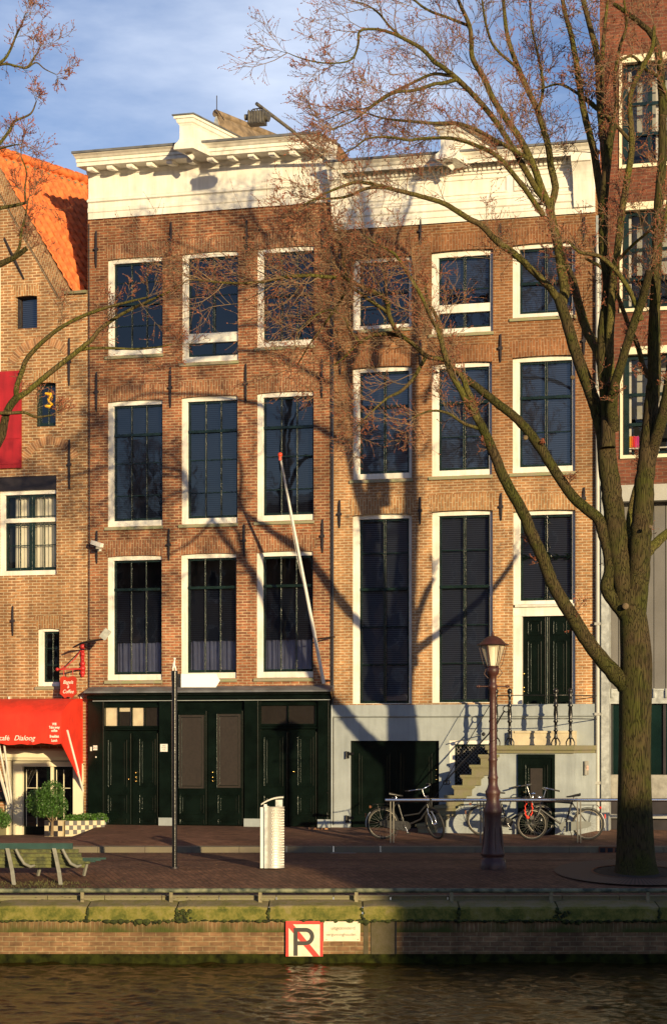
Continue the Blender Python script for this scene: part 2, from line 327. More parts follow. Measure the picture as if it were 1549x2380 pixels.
def paving(name, c1, c2, mo, rot, bw=.2, bh=.1, moss=None):
    m = brick(name, c1, c2, mo, bw=bw, bh=bh, ms=.006, axis='XY', rot=rot, stain=.38, bumpd=.004)
    return m
road_m = paving('red_brown_street_brick', (.19, .095, .056), (.13, .066, .041), (.062, .044, .029), TH+.75)
walk_m = paving('pavement_clinker', (.23, .115, .07), (.165, .08, .052), (.08, .056, .04), TH)
us = list(np.linspace(-30, 30, 61))
sheet('street', us, [31.6, 32.3, 33.0, 33.9, 34.4, 35.2, 36, 37.2, 38.53], lambda u, d: gz(d), road_m)
g2 = MB()   # pavement up to and under the houses
wus = sorted(set(us+[-6.2, -6.0, -5.8, -5.7, -5.5]))
for u in wus:
    df = fac_d(u)
    for t in (0, .12, .3, .5, .75, 1.0):
        d = 38.53+(max(df, 39.0)+.5-38.53)*t if t == 1.0 else 38.53+(max(df, 39.0)-38.53)*t/.75
        g2.v.append(tuple(UD(u, d, walk_z(u, d))))
for i in range(len(wus)-1):
    for j in range(5): g2.f.append([i*6+j, (i+1)*6+j, (i+1)*6+j+1, i*6+j+1]); g2.sm.append(False); g2.mi.append(0)
tag(g2.build('pavement', walk_m), kind='structure')
# kerb stones
kb = MB(); kx = -30.
kj = []
while kx < 30:
    ln = 1.0
    kb.add([UD(kx+.004, 38.36, -.34), UD(kx+ln-.004, 38.36, -.34), UD(kx+ln-.004, 38.53, -.34), UD(kx+.004, 38.53, -.34),
            UD(kx+.004, 38.38, -.205), UD(kx+ln-.004, 38.38, -.205), UD(kx+ln-.004, 38.57, -.188), UD(kx+.004, 38.57, -.188)],
           [(0, 3, 2, 1), (4, 5, 6, 7), (0, 1, 5, 4), (1, 2, 6, 5), (2, 3, 7, 6), (3, 0, 4, 7)]); kx += ln
tag(kb.build('kerb', mat('kerb_stone', (.17, .14, .10), .85, var=.25, vs=3, bump=.3, c2=(.15, .13, .08))), kind='structure')
# gutter strip of long bricks and a worn white mark
gs = sheet('gutter', us, [36.0, 36.35], lambda u, d: gz(d)+.004, brick('gutter_clinker', (.15, .07, .05), (.10, .045, .033), (.05, .035, .03), bw=.2, bh=.05, ms=.006, axis='XY', rot=TH, stain=.3))
wm = MB(); a = [Dp(765, 1983, 38.2), Dp(826, 1983.6, 38.2)]
for q0, q1 in ((38.15, 38.22),):
    wm.add([UD(-.08, q0, gz(q0)+.004), UD(.50, q0, gz(q0)+.004), UD(.47, q1, gz(q1)+.004), UD(-.05, q1, gz(q1)+.004)], [(0, 1, 2, 3)])
tag(wm.build('road_marking', mat('worn_white_road_paint', (.5, .48, .42), .8, var=.2)), kind='structure')
dr = thing('gully_inlet', 'rusty cast iron gully inlet in the kerb beside the big tree', 'drain', UD(0, 0, 0), world=False)
dloc = UD((1423-775)/109, 38.37, -.27); dr.location = tuple(dloc); dr.rotation_euler = (0, 0, TH)
MB().box(-.32, .32, -.03, .02, -.065, .075).build('frame', 'rust', dr)
for q in (-.24, -.08, .08, .24):
    MB().box(q-.055, q+.055, -.036, -.031, -.045, .045).build('slot', 'dark', dr)
# water, far canal bed
wz = HC-520/135.
def water():
    m, t, b = newmat('canal_water'); n = t.nodes; l = t.links.new
    b.inputs['Base Color'].default_value = (.022, .015, .003, 1); b.inputs['Roughness'].default_value = .02; b.inputs['Specular IOR Level'].default_value = .29; b.inputs['IOR'].default_value = 1.33
    tc = n.new('ShaderNodeTexCoord')
    mpn = n.new('ShaderNodeMapping'); mpn.inputs['Rotation'].default_value = (0, 0, -TH+.12); mpn.inputs['Scale'].default_value = (1.0, 1.9, 1); l(tc.outputs['Object'], mpn.inputs[0])
    a = n.new('ShaderNodeTexNoise'); a.inputs['Scale'].default_value = 1.9; a.inputs['Detail'].default_value = 6; a.inputs['Roughness'].default_value = .62; a.inputs['Distortion'].default_value = .9; l(mpn.outputs[0], a.inputs[0])
    c = n.new('ShaderNodeTexNoise'); c.inputs['Scale'].default_value = 9; c.inputs['Detail'].default_value = 4; l(mpn.outputs[0], c.inputs[0])
    ad = n.new('ShaderNodeMath'); ad.operation = 'MULTIPLY_ADD'; ad.inputs[1].default_value = .22; l(c.outputs[0], ad.inputs[0]); l(a.outputs[0], ad.inputs[2])
    bp = n.new('ShaderNodeBump'); bp.inputs['Strength'].default_value = 1; bp.inputs['Distance'].default_value = .02; l(ad.outputs[0], bp.inputs['Height']); l(bp.outputs[0], b.inputs['Normal'])
    return m
wa = MB()
nu, nd_ = 620, 330; U_ = np.linspace(-8.6, 8.6, nu); D_ = np.linspace(23.0, 31.4, nd_); UU, DD = np.meshgrid(U_, D_, indexing='ij'); hw = np.zeros_like(UU); rw_ = np.random.RandomState(4)
for lam, amp, m_ in ((1.9, .007, 5), (.95, .0055, 9), (.5, .0058, 14), (.31, .0052, 20), (.20, .0028, 20)):
    for q in range(m_):
        an = rw_.normal(1.35, .55); kk_ = 2*math.pi/(lam*rw_.uniform(.75, 1.35)); ph = rw_.uniform(0, 6.28); bend = .5*np.sin(UU*.45+ph)+.4*np.sin(DD*.8+ph*2)
        hw += amp/math.sqrt(m_)*1.6*np.sin(kk_*(UU*math.cos(an)+DD*math.sin(an))+ph+bend)
edge = np.minimum(1, np.minimum(np.minimum(UU+8.6, 8.6-UU), DD-23.0)/.5); hw = hw*np.clip(edge, 0, 1)
for i in range(nu):
    pq = CAM[None]+R_[None]*U_[i]+FW[None]*D_[:, None]; pq[:, 2] = wz+hw[i]; wa.v += [tuple(v) for v in pq.tolist()]
wa.f = [[i*nd_+j, (i+1)*nd_+j, (i+1)*nd_+j+1, i*nd_+j+1] for i in range(nu-1) for j in range(nd_-1)]; wa.sm = [True]*len(wa.f); wa.mi = [0]*len(wa.f)
for (a, b_, c, d_) in ((-60, -8.6, 5.2, 31.6), (8.6, 60, 5.2, 31.6), (-8.6, 8.6, 5.2, 23.0), (-8.6, 8.6, 31.4, 31.6)): wa.add([UD(a, c, wz), UD(b_, c, wz), UD(b_, d_, wz), UD(a, d_, wz)], [(0, 1, 2, 3)])
tag(wa.build('water', water()), kind='structure')
fb = MB()
fb.add([UD(-90, -90, -.05), UD(90, -90, -.05), UD(90, 5.2, -.05), UD(-90, 5.2, -.05), UD(-90, 5.2, -4), UD(90, 5.2, -4)], [(0, 1, 2, 3), (3, 2, 5, 4)])
tag(fb.build('opposite_bank', walk_m), kind='structure')
# earth under the whole block, beyond the streets
eg = MB(); eg.add([UD(-400, 46, -.6), UD(400, 46, -.6), UD(400, 900, -.6), UD(-400, 900, -.6)], [(0, 1, 2, 3)]); tag(eg.build('ground', mat('block_ground', (.1, .09, .07), .9)), kind='structure')
# ------------------------------------------------------------------ facades
def holes_wall(mb, X0, X1, Z0, Z1, holes, Y=0., dep=.35, mi=0):
    xs = sorted(set([X0, X1]+[h[0] for h in holes]+[h[1] for h in holes])); zs = sorted(set([Z0, Z1]+[h[2] for h in holes]+[h[3] for h in holes]))
    idx = {}
    def vid(x, z):
        if (x, z) not in idx: idx[(x, z)] = len(mb.v); mb.v.append((x, Y, z))
        return idx[(x, z)]
    for i in range(len(xs)-1):
        for j in range(len(zs)-1):
            cx, cz = (xs[i]+xs[i+1])/2, (zs[j]+zs[j+1])/2
            if any(h[0] < cx < h[1] and h[2] < cz < h[3] for h in holes): continue
            mb.f.append([vid(xs[i], zs[j]), vid(xs[i+1], zs[j]), vid(xs[i+1], zs[j+1]), vid(xs[i], zs[j+1])]); mb.sm.append(False); mb.mi.append(mi)
    for a, b, c, d in holes:
        mb.add([(a, Y, c), (b, Y, c), (b, Y, d), (a, Y, d), (a, Y+dep, c), (b, Y+dep, c), (b, Y+dep, d), (a, Y+dep, d)],
               [(0, 4, 7, 3), (1, 2, 6, 5), (3, 7, 6, 2), (0, 1, 5, 4)], mi=mi)
def rectZ(x0, x1, yt, yb, Y=0.):
    xm = (x0+x1)/2
    return FX(x0, Y), FX(x1, Y), FZ(xm, yb, Y), FZ(xm, yt, Y)     # X0,X1,Z0,Z1
def bar(mb, x0, x1, y0, y1, z0, z1): mb.box(x0, x1, y0, y1, z0, z1)
def vbar(mb, x, y, z0, z1, r=.016): mb.tube([(x, y, z0), (x, y, (z0+z1)/2), (x, y, z1)], r, 8, mi=1)
def window(par, X0, X1, Z0, Z1, fl=.13, fr=.012, ft=.11, fb=.14, cols=3, rows=(), heavy=None, inner='dark', rec=.035, Y=0., split=False, sill=True, blind=None, curtain=None, glassm='glass', sash='green_sash', frame='white', label=None, tran=None, sw=.05, sillm='sill', arch=None, archh=.28, archm='aA', mid=0, blindm='blind'):
    """one sash window; rows = fractions of glazing bars from the bottom, heavy = fraction of the meeting rail"""
    f = MB(); y0, y1 = Y+rec, Y+rec+.16
    f.box(X0, X0+fl, y0, y1, Z0+fb, Z1-ft); f.box(X1-fr, X1, y0, y1, Z0+fb, Z1-ft)
    f.box(X0, X1, y0-.004, y1, Z1-ft, Z1); f.box(X0, X1, y0-.012, y1, Z0, Z0+fb)
    # inner bead
    f.box(X0+fl, X0+fl+.012, y0+.03, y1, Z0+fb, Z1-ft)
    a, b, c, d = X0+fl+.012, X1-fr, Z0+fb, Z1-ft
    if tran:   # a white transom bar (fractions)
        t0, t1 = c+(d-c)*tran[0], c+(d-c)*tran[1]; f.box(a, b, y0+.004, y1, t0, t1)
    wo = f.build('window', frame, par)
    if label: wo['label'] = label
    s = MB(); ys = y0+.065
    s.box(a, a+sw, ys, ys+.05, c, d); s.box(b-sw, b, ys, ys+.05, c, d)
    s.box(a+sw, b-sw, ys, ys+.05, c, c+sw*1.3); s.box(a+sw, b-sw, ys, ys+.05, d-sw, d)
    if heavy is not None:
        for hv in (heavy if isinstance(heavy, (list, tuple)) else [heavy]):
            z = c+(d-c)*hv; s.box(a, b, ys-.035, ys+.03, z-.035, z+.03)
    for i in range(1, cols):
        x = a+sw+(b-a-2*sw)*i/cols
        if split: s.box(x-.026, x+.026, ys+.002, ys+.04, c+.01, d-.01); vbar(s, x+.02, ys-.004, c, d, .011); vbar(s, x-.022, ys-.002, c, d, .008)
        else: vbar(s, x, ys+.010, c+.02, d-.02, .017)
    if mid: s.box((a+b)/2-mid, (a+b)/2+mid, ys-.003, ys+.05, c+.01, d-.01)
    for q in rows:
        z = c+(d-c)*q; s.box(a+sw, b-sw, ys+.008, ys+.03, z-.012, z+.012)
    s.build('sash', [sash, 'trim'], wo)
    g = MB(); g.add([(a, ys+.028, c), (b, ys+.028, c), (b, ys+.028, d), (a, ys+.028, d)], [(0, 1, 2, 3)]); g.build('pane', glassm, wo)
    if blind:
        z0, z1 = c+(d-c)*blind[0], c+(d-c)*blind[1]; bb = MB(); n = max(1, len(blind) > 2 and blind[2] or 1)
        for i in range(n):
            w_ = (b-a)/n; bb.box(a+w_*i+.03, a+w_*(i+1)-.03, ys+.1, ys+.11, z0, z1)
        bb.build('blind', blindm, wo)
    if curtain:
        z0, z1 = c+(d-c)*curtain[0], c+(d-c)*curtain[1]; xa = a+(b-a)*curtain[2]; xb = a+(b-a)*curtain[3]; cm = curtain[4]
        n = 60; rn = random.Random(int(X0*100)); ph = [rn.uniform(0, 6) for _ in range(3)]
        vs = []
        for i in range(n+1):
            t = i/n; x = xa+(xb-xa)*t
            for k_, z in enumerate((z0, z0+(z1-z0)*.5, z1)):
                vs.append((x, ys+.15+.03*math.sin(t*70+ph[0]+k_*.3)+.02*math.sin(t*33+ph[1]), z))
        cm_ = MB(); cm_.add(vs, [(i*3+j, (i+1)*3+j, (i+1)*3+j+1, i*3+j+1) for i in range(n) for j in range(2)], True); cm_.build('curtain', cm, wo)
    if sill:
        sb = MB(); sb.prism([(Y-.05, Z0-.085), (Y+.05, Z0-.085), (Y+.05, Z0-.002), (Y-.045, Z0-.018)], X0-.06, X1+.02); sb.build('sill', sillm, wo)
    if arch is not None:
        aw = MB(); k = 14; e = .10; za, zb = Z1+.004, Z1+archh; rise = .03
        top = []; bot = []
        for i in range(k+1):
            t = i/k; r = rise*(1-(2*t-1)**2); bot.append((X0+(X1-X0)*t, za-.03+r)); top.append((X0-e+(X1-X0+2*e)*t, zb+r*.7))
        vs = [(x, Y-.005, z) for x, z in bot]+[(x, Y-.005, z) for x, z in top]+[(x, Y+.02, z) for x, z in bot]+[(x, Y+.02, z) for x, z in top]
        k1 = k+1; fs = [(i, i+1, k1+i+1, k1+i) for i in range(k)]+[(i, 2*k1+i, 2*k1+i+1, i+1) for i in range(k)]+[(k1+i, k1+i+1, 3*k1+i+1, 3*k1+i) for i in range(k)]+[(0, k1, 3*k1, 2*k1), (k, 2*k1+k, 3*k1+k, k1+k)]
        aw.add(vs, fs); aw.build('flat_arch', BR[archm], par)
    return wo
def anchor(par, x, y0, y1, Y=0.):     # wall tie iron: tapered rod with a knob in the middle
    X = FX(x, Y); z1, z0 = FZ(x, y0, Y), FZ(x, y1, Y); zm = (z0+z1)/2
    b = MB(); b.tube([(X, Y-.03, z0), (X, Y-.04, z0+.15), (X, Y-.04, zm), (X, Y-.04, z1-.12), (X, Y-.03, z1)], [.014, .026, .03, .026, .02], 6, smooth=False)
    b.box(X-.045, X+.045, Y-.075, Y, zm-.03, zm+.03); b.build('wall_anchor', 'anchor', par)
def panelled(mb, x0, x1, z0, z1, y, w=.022, dep=.022):     # raised moulding with an inner field
    for k_, (i, ww, dd) in enumerate(((0, w, dep), (.07, .012, .012))):
        a, b, c, d = x0+i, x1-i, z0+i, z1-i
        mb.box(a, b, y-dd, y, c, c+ww); mb.box(a, b, y-dd, y, d-ww, d); mb.tube([(a+ww/2, y-dd*.6, c+ww), (a+ww/2, y-dd*.6, d-ww)], ww*.62, 8, mi=1); mb.tube([(b-ww/2, y-dd*.6, c+ww), (b-ww/2, y-dd*.6, d-ww)], ww*.5, 8, mi=0)  # only the left bar takes the lighter copy, standing in for sunlit edges

# ================================================================== house A (left, brown brick)
XA0, XA1 = FX(204.5), FX(772.5)
hA = thing('canal_house', 'brown brick canal house with dark green double door shopfront and white bracketed cornice', 'house', (XA0, 0, 0), world=True)
winA = []
ar = dict(arch=1, archm='aA')
rowsA = [
 [(250.5, 378.4, 598, 824), (423, 553.5, 585, 840), (597.5, 730, 573, 804)],
 [(250, 378, 930, 1223), (421.5, 552, 920, 1217), (597, 729, 910, 1210)],
 [(249.5, 376.3, 1291, 1581), (420.4, 549.6, 1286, 1577), (596, 727.6, 1281, 1575)]]
hol = []
for r in rowsA:
    for q in r: hol.append(rectZ(*q))
ZA = lambda y: FZ(205, y)
z_top = ZA(510)
shop_top = FZ(485, 1606)
wl = MB(); holes_wall(wl, XA0, XA1, shop_top-.2, z_top+.3, hol)
wl.box(XA0+.02, XA1-.02, .36, 12, z_top-.5, z_top+1.6)      # body behind
wl.add([(XA0, 0, z_top+1.2), (XA0, 0, -.3), (XA0+12*BK, 12, -.3), (XA0+12*BK, 12, z_top+1.2)], [(0, 1, 2, 3)])
wl.build('wall', BR['A'], hA)
kinds = [
 [dict(cols=3, rows=(.28, .78), heavy=.53, glassm='glass_dark'), dict(cols=2, split=True, rows=(.62, .82), heavy=None, tran=(.14, .235), glassm='glass_dark'), dict(cols=3, rows=(.26, .75), heavy=.52, glassm='glass_dark')],
 [dict(cols=3, rows=(.22, .50), heavy=.745, blind=(.0, 1.), blindm='blindA')]*3,
 [dict(cols=3, rows=(), heavy=.745, blind=(.28, .745), blindm='blindA', curtain=(.02, .30, .02, .97, 'curtain'), glassm='glass')]*3]
for ri, r in enumerate(rowsA):
    for ci, q in enumerate(r):
        X0, X1, Z0, Z1 = rectZ(*q); kw = dict(kinds[ri][ci]); 
        window(hA, X0, X1, Z0, Z1, arch=1, archm='aA', archh=.36 if ri else .34, rec=.06, **kw)
# the lower sashes of the bottom row run as one pane: thin bars only in the top light
for wn_ in [c for c in hA.children if c.name.startswith('window')]: pass
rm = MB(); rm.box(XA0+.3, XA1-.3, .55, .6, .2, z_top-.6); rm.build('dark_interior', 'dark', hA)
for x, a, b in ((225, 537, 622), (399, 516, 600), (574.5, 512, 590), (751, 500, 575), (226, 865, 957), (397.5, 854, 948), (572.5, 846, 937), (749, 835, 925), (226.5, 1234, 1310), (394, 1230, 1303), (568.5, 1219, 1294), (750.5, 1207, 1285)):
    anchor(hA, x, a, b)
# cornice
x1c = FX(757, -.4)
zt = FZ(173, 353, -.68); zl = lambda y, Y: FZ(190, y, Y)
pr = [(.0, zl(511, 0)), (-.05, zl(511, -.05)), (-.05, zl(497, -.05)), (-.07, zl(495, -.05)), (-.07, zl(486, -.07)), (-.05, zl(484, -.05)), (-.05, zl(474, -.05)), (-.10, zl(470, -.1)), (-.10, zl(466, -.1)), (-.035, zl(463, -.03)),
      (-.035, zl(412, -.03)), (-.06, zl(410, -.06)), (-.10, zl(405, -.1)), (-.12, zl(402, -.12)), (-.12, zl(399, -.12)), (-.14, zl(398, -.14)), (-.14, zl(386, -.5)), (-.50, zl(386, -.5)), (-.50, zl(378, -.5)), (-.53, zl(376, -.53)), (-.53, zl(369, -.53)), (-.56, zl(367, -.56)), (-.60, zl(362, -.6)), (-.66, zl(357, -.66)), (-.67, zl(354, -.67)), (.3, zl(353, -.6))]
cA = MB(); cA.prism(pr, FX(208), XA1-.02, sk=BK*1.1)
cor = cA.build('cornice', 'white', hA)
ld = MB(); ld.prism([(-.70, zt-.035), (.4, zt-.03), (.4, zt+.03), (-.70, zt+.02)], FX(207), XA1, sk=BK*1.1); ld.build('lead_capping', 'lead', cor)
n = 12; zb1, zb0 = zl(388.5, -.14), zl(402, -.14); zf_ = zl(397.5, -.42)
for i in range(n):
    cx = FX(212)+.24+(XA1-FX(212)-.5)*i/(n-1)
    b = MB(); b.prism([(-.14, zb0-.02), (-.30, zf_), (-.42, zf_), (-.44, zf_+.03), (-.44, zb1), (-.14, zb1)], cx-.07, cx+.07, sk=BK)
    b.build('bracket', 'white', cor)
def hood(par, xl, ytop, zsc, Y, name='hoist_beam_hood', slant=.511, w=.24, body=.15, H=.0):
    """white moulded casing over the hoist beam, running back at a slant"""
    p0 = P(xl, ytop, Y); zt_ = p0[2]; xc = p0[0]+w
    lev = [(0, w, 0), (-.06, w, 0), (-.07, w-.03, .03), (-.15, w-.045, .05), (-.17, body+.02, .07), (-.22, body, .09), (-.62*zsc, body, .09), (-.72*zsc, body+.03, .06), (-.80*zsc, w-.01, .02), (-.92*zsc, w, 0), (-.96*zsc, w, 0)]
    b = MB(); vs = []; back = 2.4
    for dz, hw, st in lev:
        z = zt_+dz
        for (sx, yy) in ((-1, Y+st), (1, Y+st), (1, Y+back), (-1, Y+back)):
            vs.append((xc+sx*hw+BK*1.35*(yy-Y), yy, z))
    n_ = len(lev)
    fs = [(i*4+j, (i+1)*4+j, (i+1)*4+(j+1) % 4, i*4+(j+1) % 4) for i in range(n_-1) for j in range(4)]+[(3, 2, 1, 0), tuple((n_-1)*4+j for j in range(4))]
    b.add(vs, fs); h = b.build(name, 'white', par)
    c = MB(); c.add([(xc+sx*(w+.03)+BK*1.35*(yy-Y), yy, zt_+.004+dz) for dz in (0, .03) for (sx, yy) in ((-1, Y-.03), (1, Y-.03), (1, Y+back), (-1, Y+back))],
                    [(0, 3, 2, 1), (4, 5, 6, 7), (0, 1, 5, 4), (1, 2, 6, 5), (2, 3, 7, 6), (3, 0, 4, 7)]); c.build('capping', 'lead', h)
    # hoist hook bracket
    k_ = MB(); zz = zt_-.96*zsc; k_.poly([(xc-.07, zz), (xc+.10, zz), (xc+.16, zz-.10), (xc+.10, zz-.17)], Y+.3, Y+.38); k_.build('hook_bracket', 'white', h)
    return h
hood(hA, 404, 269, .82, -1.15)
# roof ridge behind the cornice with a zinc end and old tiles, antenna
def ridge(par, xa, ya, Ya, le, drop, m1, m2):
    a = P(xa, ya, Ya); dirb = np.array([BK*1.9, 1, 0]); e = a+dirb*le
    L1 = a+np.array([-.55, -.15, -drop]); L2 = e+np.array([-1.6, 0, -drop]); R1 = a+np.array([.5, -.2, -drop]); R2 = e+np.array([1.6, 0, -drop])
    b = MB(); b.add([a, e, R1, R2], [(0, 2, 3, 1)], mi=0); b.add([a, L1, R1, e, L2], [(0, 1, 2)], mi=1); b.add([a, e, L2, L1], [(0, 1, 2, 3)], mi=1)
    r = b.build('roof', [m1, m2], par)
    b = MB(); b.tube([a+np.array([-.03, 0, 0]), (a+e)/2, e], .10, 8); b.build('ridge_tiles', m1, r)
    return r, a
rA, apx = ridge(hA, 503, 262, 3.2, 5, 2.2, 'oldtile', 'zinc')
b = MB(); q = P(504, 262, 3.1); b.tube([q+[.2, 0, -.2], q+[.0, 0, .1], q+[0, 0, .45]], .012, 5); b.build('antenna', 'anchor', rA)
# ---- shopfront
yS = -.14
sx = lambda x: FX(x, yS)
sz = lambda y, x=480: FZ(x, y, yS)
sf = MB()
zc = sz(1627); zbse = sz(1902)
# back board
sf.box(XA0+.01, FX(768), -.02, .3, -.02, zc+.12)
sfo = sf.build('shopfront', 'green', hA)
pl = [(205, 243), (370, 402), (568, 602), (739, 766)]
for a, b_ in pl:
    p = MB(); p.box(sx(a), sx(b_), yS, -.02, sz(1902)+.003, zc); p.tube([(sx(b_)-.03, yS-.004, sz(1900)), (sx(b_)-.03, yS-.004, zc)], .014, 6); p.build('pilaster', 'green', sfo)
    p = MB(); p.box(sx(a)-.01, sx(b_)+.015, yS-.012, -.02, -.04, sz(1902)); p.build('pilaster_base', 'plinth', sfo)
c = MB()
zz = [sz(1627), sz(1625), sz(1612), sz(1609)]
c.prism([(-.02, zz[0]), (-.20, zz[0]), (-.21, zz[1]), (-.25, zz[1]+.02), (-.25, zz[2]-.06), (-.33, zz[2]-.02), (-.36, zz[2]+.02), (-.36, zz[3]), (-.02, zz[3]+.02)], FX(200, -.3), FX(769, -.3))
c.build('shop_cornice', 'green', sfo)
c = MB(); c.prism([(.03, FZ(480, 1594, 0)), (-.38, zz[3]+.03), (-.385, zz[3]-.01), (-.37, zz[3]-.01), (.03, zz[3]-.0)], FX(198, -.3), FX(770, -.3)); c.build('lead_flashing', 'lead', sfo)
c = MB(); c.box(FX(213, -.3), FX(765, -.3), -.225, -.205, sz(1629), sz(1627.6)); c.build('moulding', 'plinth', sfo)
yD = -.05
dx = lambda x: FX(x, yD)
dz = lambda y, x=480: FZ(x, y, yD)
def leaf(x0, x1, y0, y1, panels, glassp=None, knobs=(), m='green'):
    d = MB(); X0, X1, Z0, Z1 = dx(x0), dx(x1), dz(y1), dz(y0)
    d.box(X0, X1, yD-.02, -.021, Z0, Z1)
    for (a, b_, t, u) in panels: panelled(d, dx(a), dx(b_), dz(u), dz(t), yD-.02)
    d.tube([(X1-.02, yD-.03, Z0+.02), (X1-.02, yD-.03, Z1-.02)], .014, 6)
    o = d.build('door', [m, 'trim'], sfo)
    if glassp:
        a, b_, t, u = glassp; g = MB(); g.box(dx(a), dx(b_), yD-.026, yD-.021, dz(u), dz(t)); g.build('screen_pane', 'bronze', o)
        g = MB(); panelled(g, dx(a)-.02, dx(b_)+.02, dz(u)-.02, dz(t)+.02, yD-.02, .018, .02); g.build('pane_moulding', ['green', 'trim'], o)
    for kx_, ky_ in knobs:
        k_ = MB(); k_.ball((dx(kx_), yD-.06, dz(ky_)), .026, 10); k_.build('door_knob', 'brass', o)
    return o
leaf(244, 307, 1703, 1920, [(252, 297, 1718, 1833), (252, 297, 1848, 1894), (252, 297, 1904, 1918)], knobs=[(301.5, 1812)])
leaf(309, 369, 1703, 1920, [(325, 363, 1716, 1829), (325, 363, 1847, 1892), (325, 363, 1903, 1917)], knobs=[(318, 1797), (318, 1808), (318, 1817)])
leaf(416, 482, 1651, 1918, [(419, 475, 1847, 1893), (419, 475, 1903, 1917)], glassp=(418, 475, 1662, 1833), knobs=[(496, 1795)] and [])
leaf(484, 566, 1651, 1918, [(507, 557, 1846, 1892), (507, 557, 1903, 1917)], glassp=(506, 560, 1660, 1831), knobs=[(496, 1795), (496, 1807), (496, 1815)])
leaf(604, 670, 1700, 1918, [(614, 659, 1712, 1828), (614, 659, 1846, 1892)])
leaf(672, 737, 1700, 1918, [(692, 730, 1711, 1827), (692, 730, 1846, 1892)], knobs=[(684, 1793)])
def translight(x0, x1, y0, y1, n, inner, lit):
    X0, X1, Z0, Z1 = dx(x0), dx(x1), dz(y1), dz(y0)
    b = MB(); b.box(X0-.05, X1+.05, yD-.03, -.021, Z0-.05, Z0); b.box(X0-.05, X1+.05, yD-.03, -.021, Z1, Z1+.05)
    b.box(X0-.05, X0, yD-.03, -.021, Z0, Z1); b.box(X1, X1+.05, yD-.03, -.021, Z0, Z1)
    for i in range(1, n): xx = X0+(X1-X0)*i/n; b.box(xx-.016, xx+.016, yD-.035, -.021, Z0, Z1)
    o = b.build('transom_light', 'green', sfo)
    g = MB(); g.add([(X0, yD-.01, Z0), (X1, yD-.01, Z0), (X1, yD-.01, Z1), (X0, yD-.01, Z1)], [(0, 1, 2, 3)]); g.build('pane', 'clear', o)
    for (a, b_, t, u, m) in inner:
        q = MB(); q.box(X0+(X1-X0)*a, X0+(X1-X0)*b_, -.026, -.0215, Z0+(Z1-Z0)*t, Z0+(Z1-Z0)*u); q.build('room_panel', m, o)
translight(246, 369, 1644, 1687, 4, [(0, .25, 0, 1, 'interior'), (.26, .46, 0, .78, 'bronze'), (.26, .5, .78, 1, 'interior'), (.46, .5, 0, .78, 'interior'), (.51, .75, 0, .98, 'interior'), (.76, 1, 0, 1, 'bronze')], 1)
translight(608, 733, 1641, 1683, 2, [(0, .49, 0, 1, 'bronze'), (.51, 1, 0, 1, 'bronze')], 0)
c = MB(); c.box(dx(242), dx(370), yD-.06, -.02, dz(1697), dz(1693)); c.box(dx(602), dx(739), yD-.06, -.02, dz(1694), dz(1690)); c.build('door_ledge', 'green', sfo)
# plates
def plate(par, x, y, w_, h_, Y, lines, size, name='name_plate', m='plastic'):
    X, Z = FX(x, Y), FZ(x, y, Y); b = MB(); b.box(X-w_/2, X+w_/2, Y-.012, Y, Z-h_/2, Z+h_/2); o = b.build(name, m, par)
    off = par['off']
    for i, s in enumerate(lines):
        zz_ = Z+(len(lines)-1)*size*.65-i*size*1.3
        text('lettering', s, size, 'btext', o, up_at(X-off[0], Y-.0125-off[1], zz_-off[2]), .001)
    return o
plate(hA, 222, 1738.5, .105, .115, yS, ['263'], .075, 'house_number_plate')
plate(hA, 381.5, 1738.5, .185, .185, yS, ['ANNE', 'FRANK', 'HUIS'], .036)
b = MB(); X, Z = FX(212.5, yS), FZ(212, 1741, yS); b.box(X-.02, X+.02, yS-.02, yS, Z-.05, Z+.05); b.ball((FX(224, yS), yS-.02, FZ(224, 1760, yS)), .02); b.build('doorbell', 'plastic', hA)
# gutter pipe strip + joint with house B
b = MB(); xx = FX(771.5); b.box(xx-.03, xx+.02, -.03, 0, .0, FZ(771, 540)); b.tube([(xx+.045, -.05, .05), (xx+.045, -.05, FZ(771, 640))], .012, 6); b.build('rain_pipe', 'anchor', hA)
b = MB(); xx = FX(208.5); b.tube([(xx, -.03, FZ(208, 1600)), (xx+.01, -.03, FZ(208, 1200)), (xx, -.03, FZ(208, 520))], .012, 6); b.build('cable', 'anchor', hA)

# ================================================================== house B (right, ochre brick)
XB0, XB1 = FX(774), FX(1383)
hB = thing('canal_house', 'ochre brick canal house with blue grey plinth, tall sash windows and high stoop door', 'house', (XB0, 0, 0), world=True)
rowsB = [
 [(818.9, 956.5, 596, 763), (1001.6, 1145.6, 580, 773), (1190, 1336.6, 563, 735)],
 [(818.5, 957, 851, 1113), (1002.3, 1143, 841, 1105), (1190, 1336.6, 826, 1097)],
 [(818, 956.7, 1194, 1636), (1002.6, 1144.7, 1185.5, 1633.5), (1191.5, 1336.7, 1185, 1405)]]
hol = [rectZ(*q) for r in rowsB for q in r]
door = (1191.5, 1336.7, 1405, 1699); dq = rectZ(*door); hol[-1] = (hol[-1][0], hol[-1][1], dq[2], hol[-1][3])
zplT = FZ(1000, 1638); zBt = FZ(774, 533)
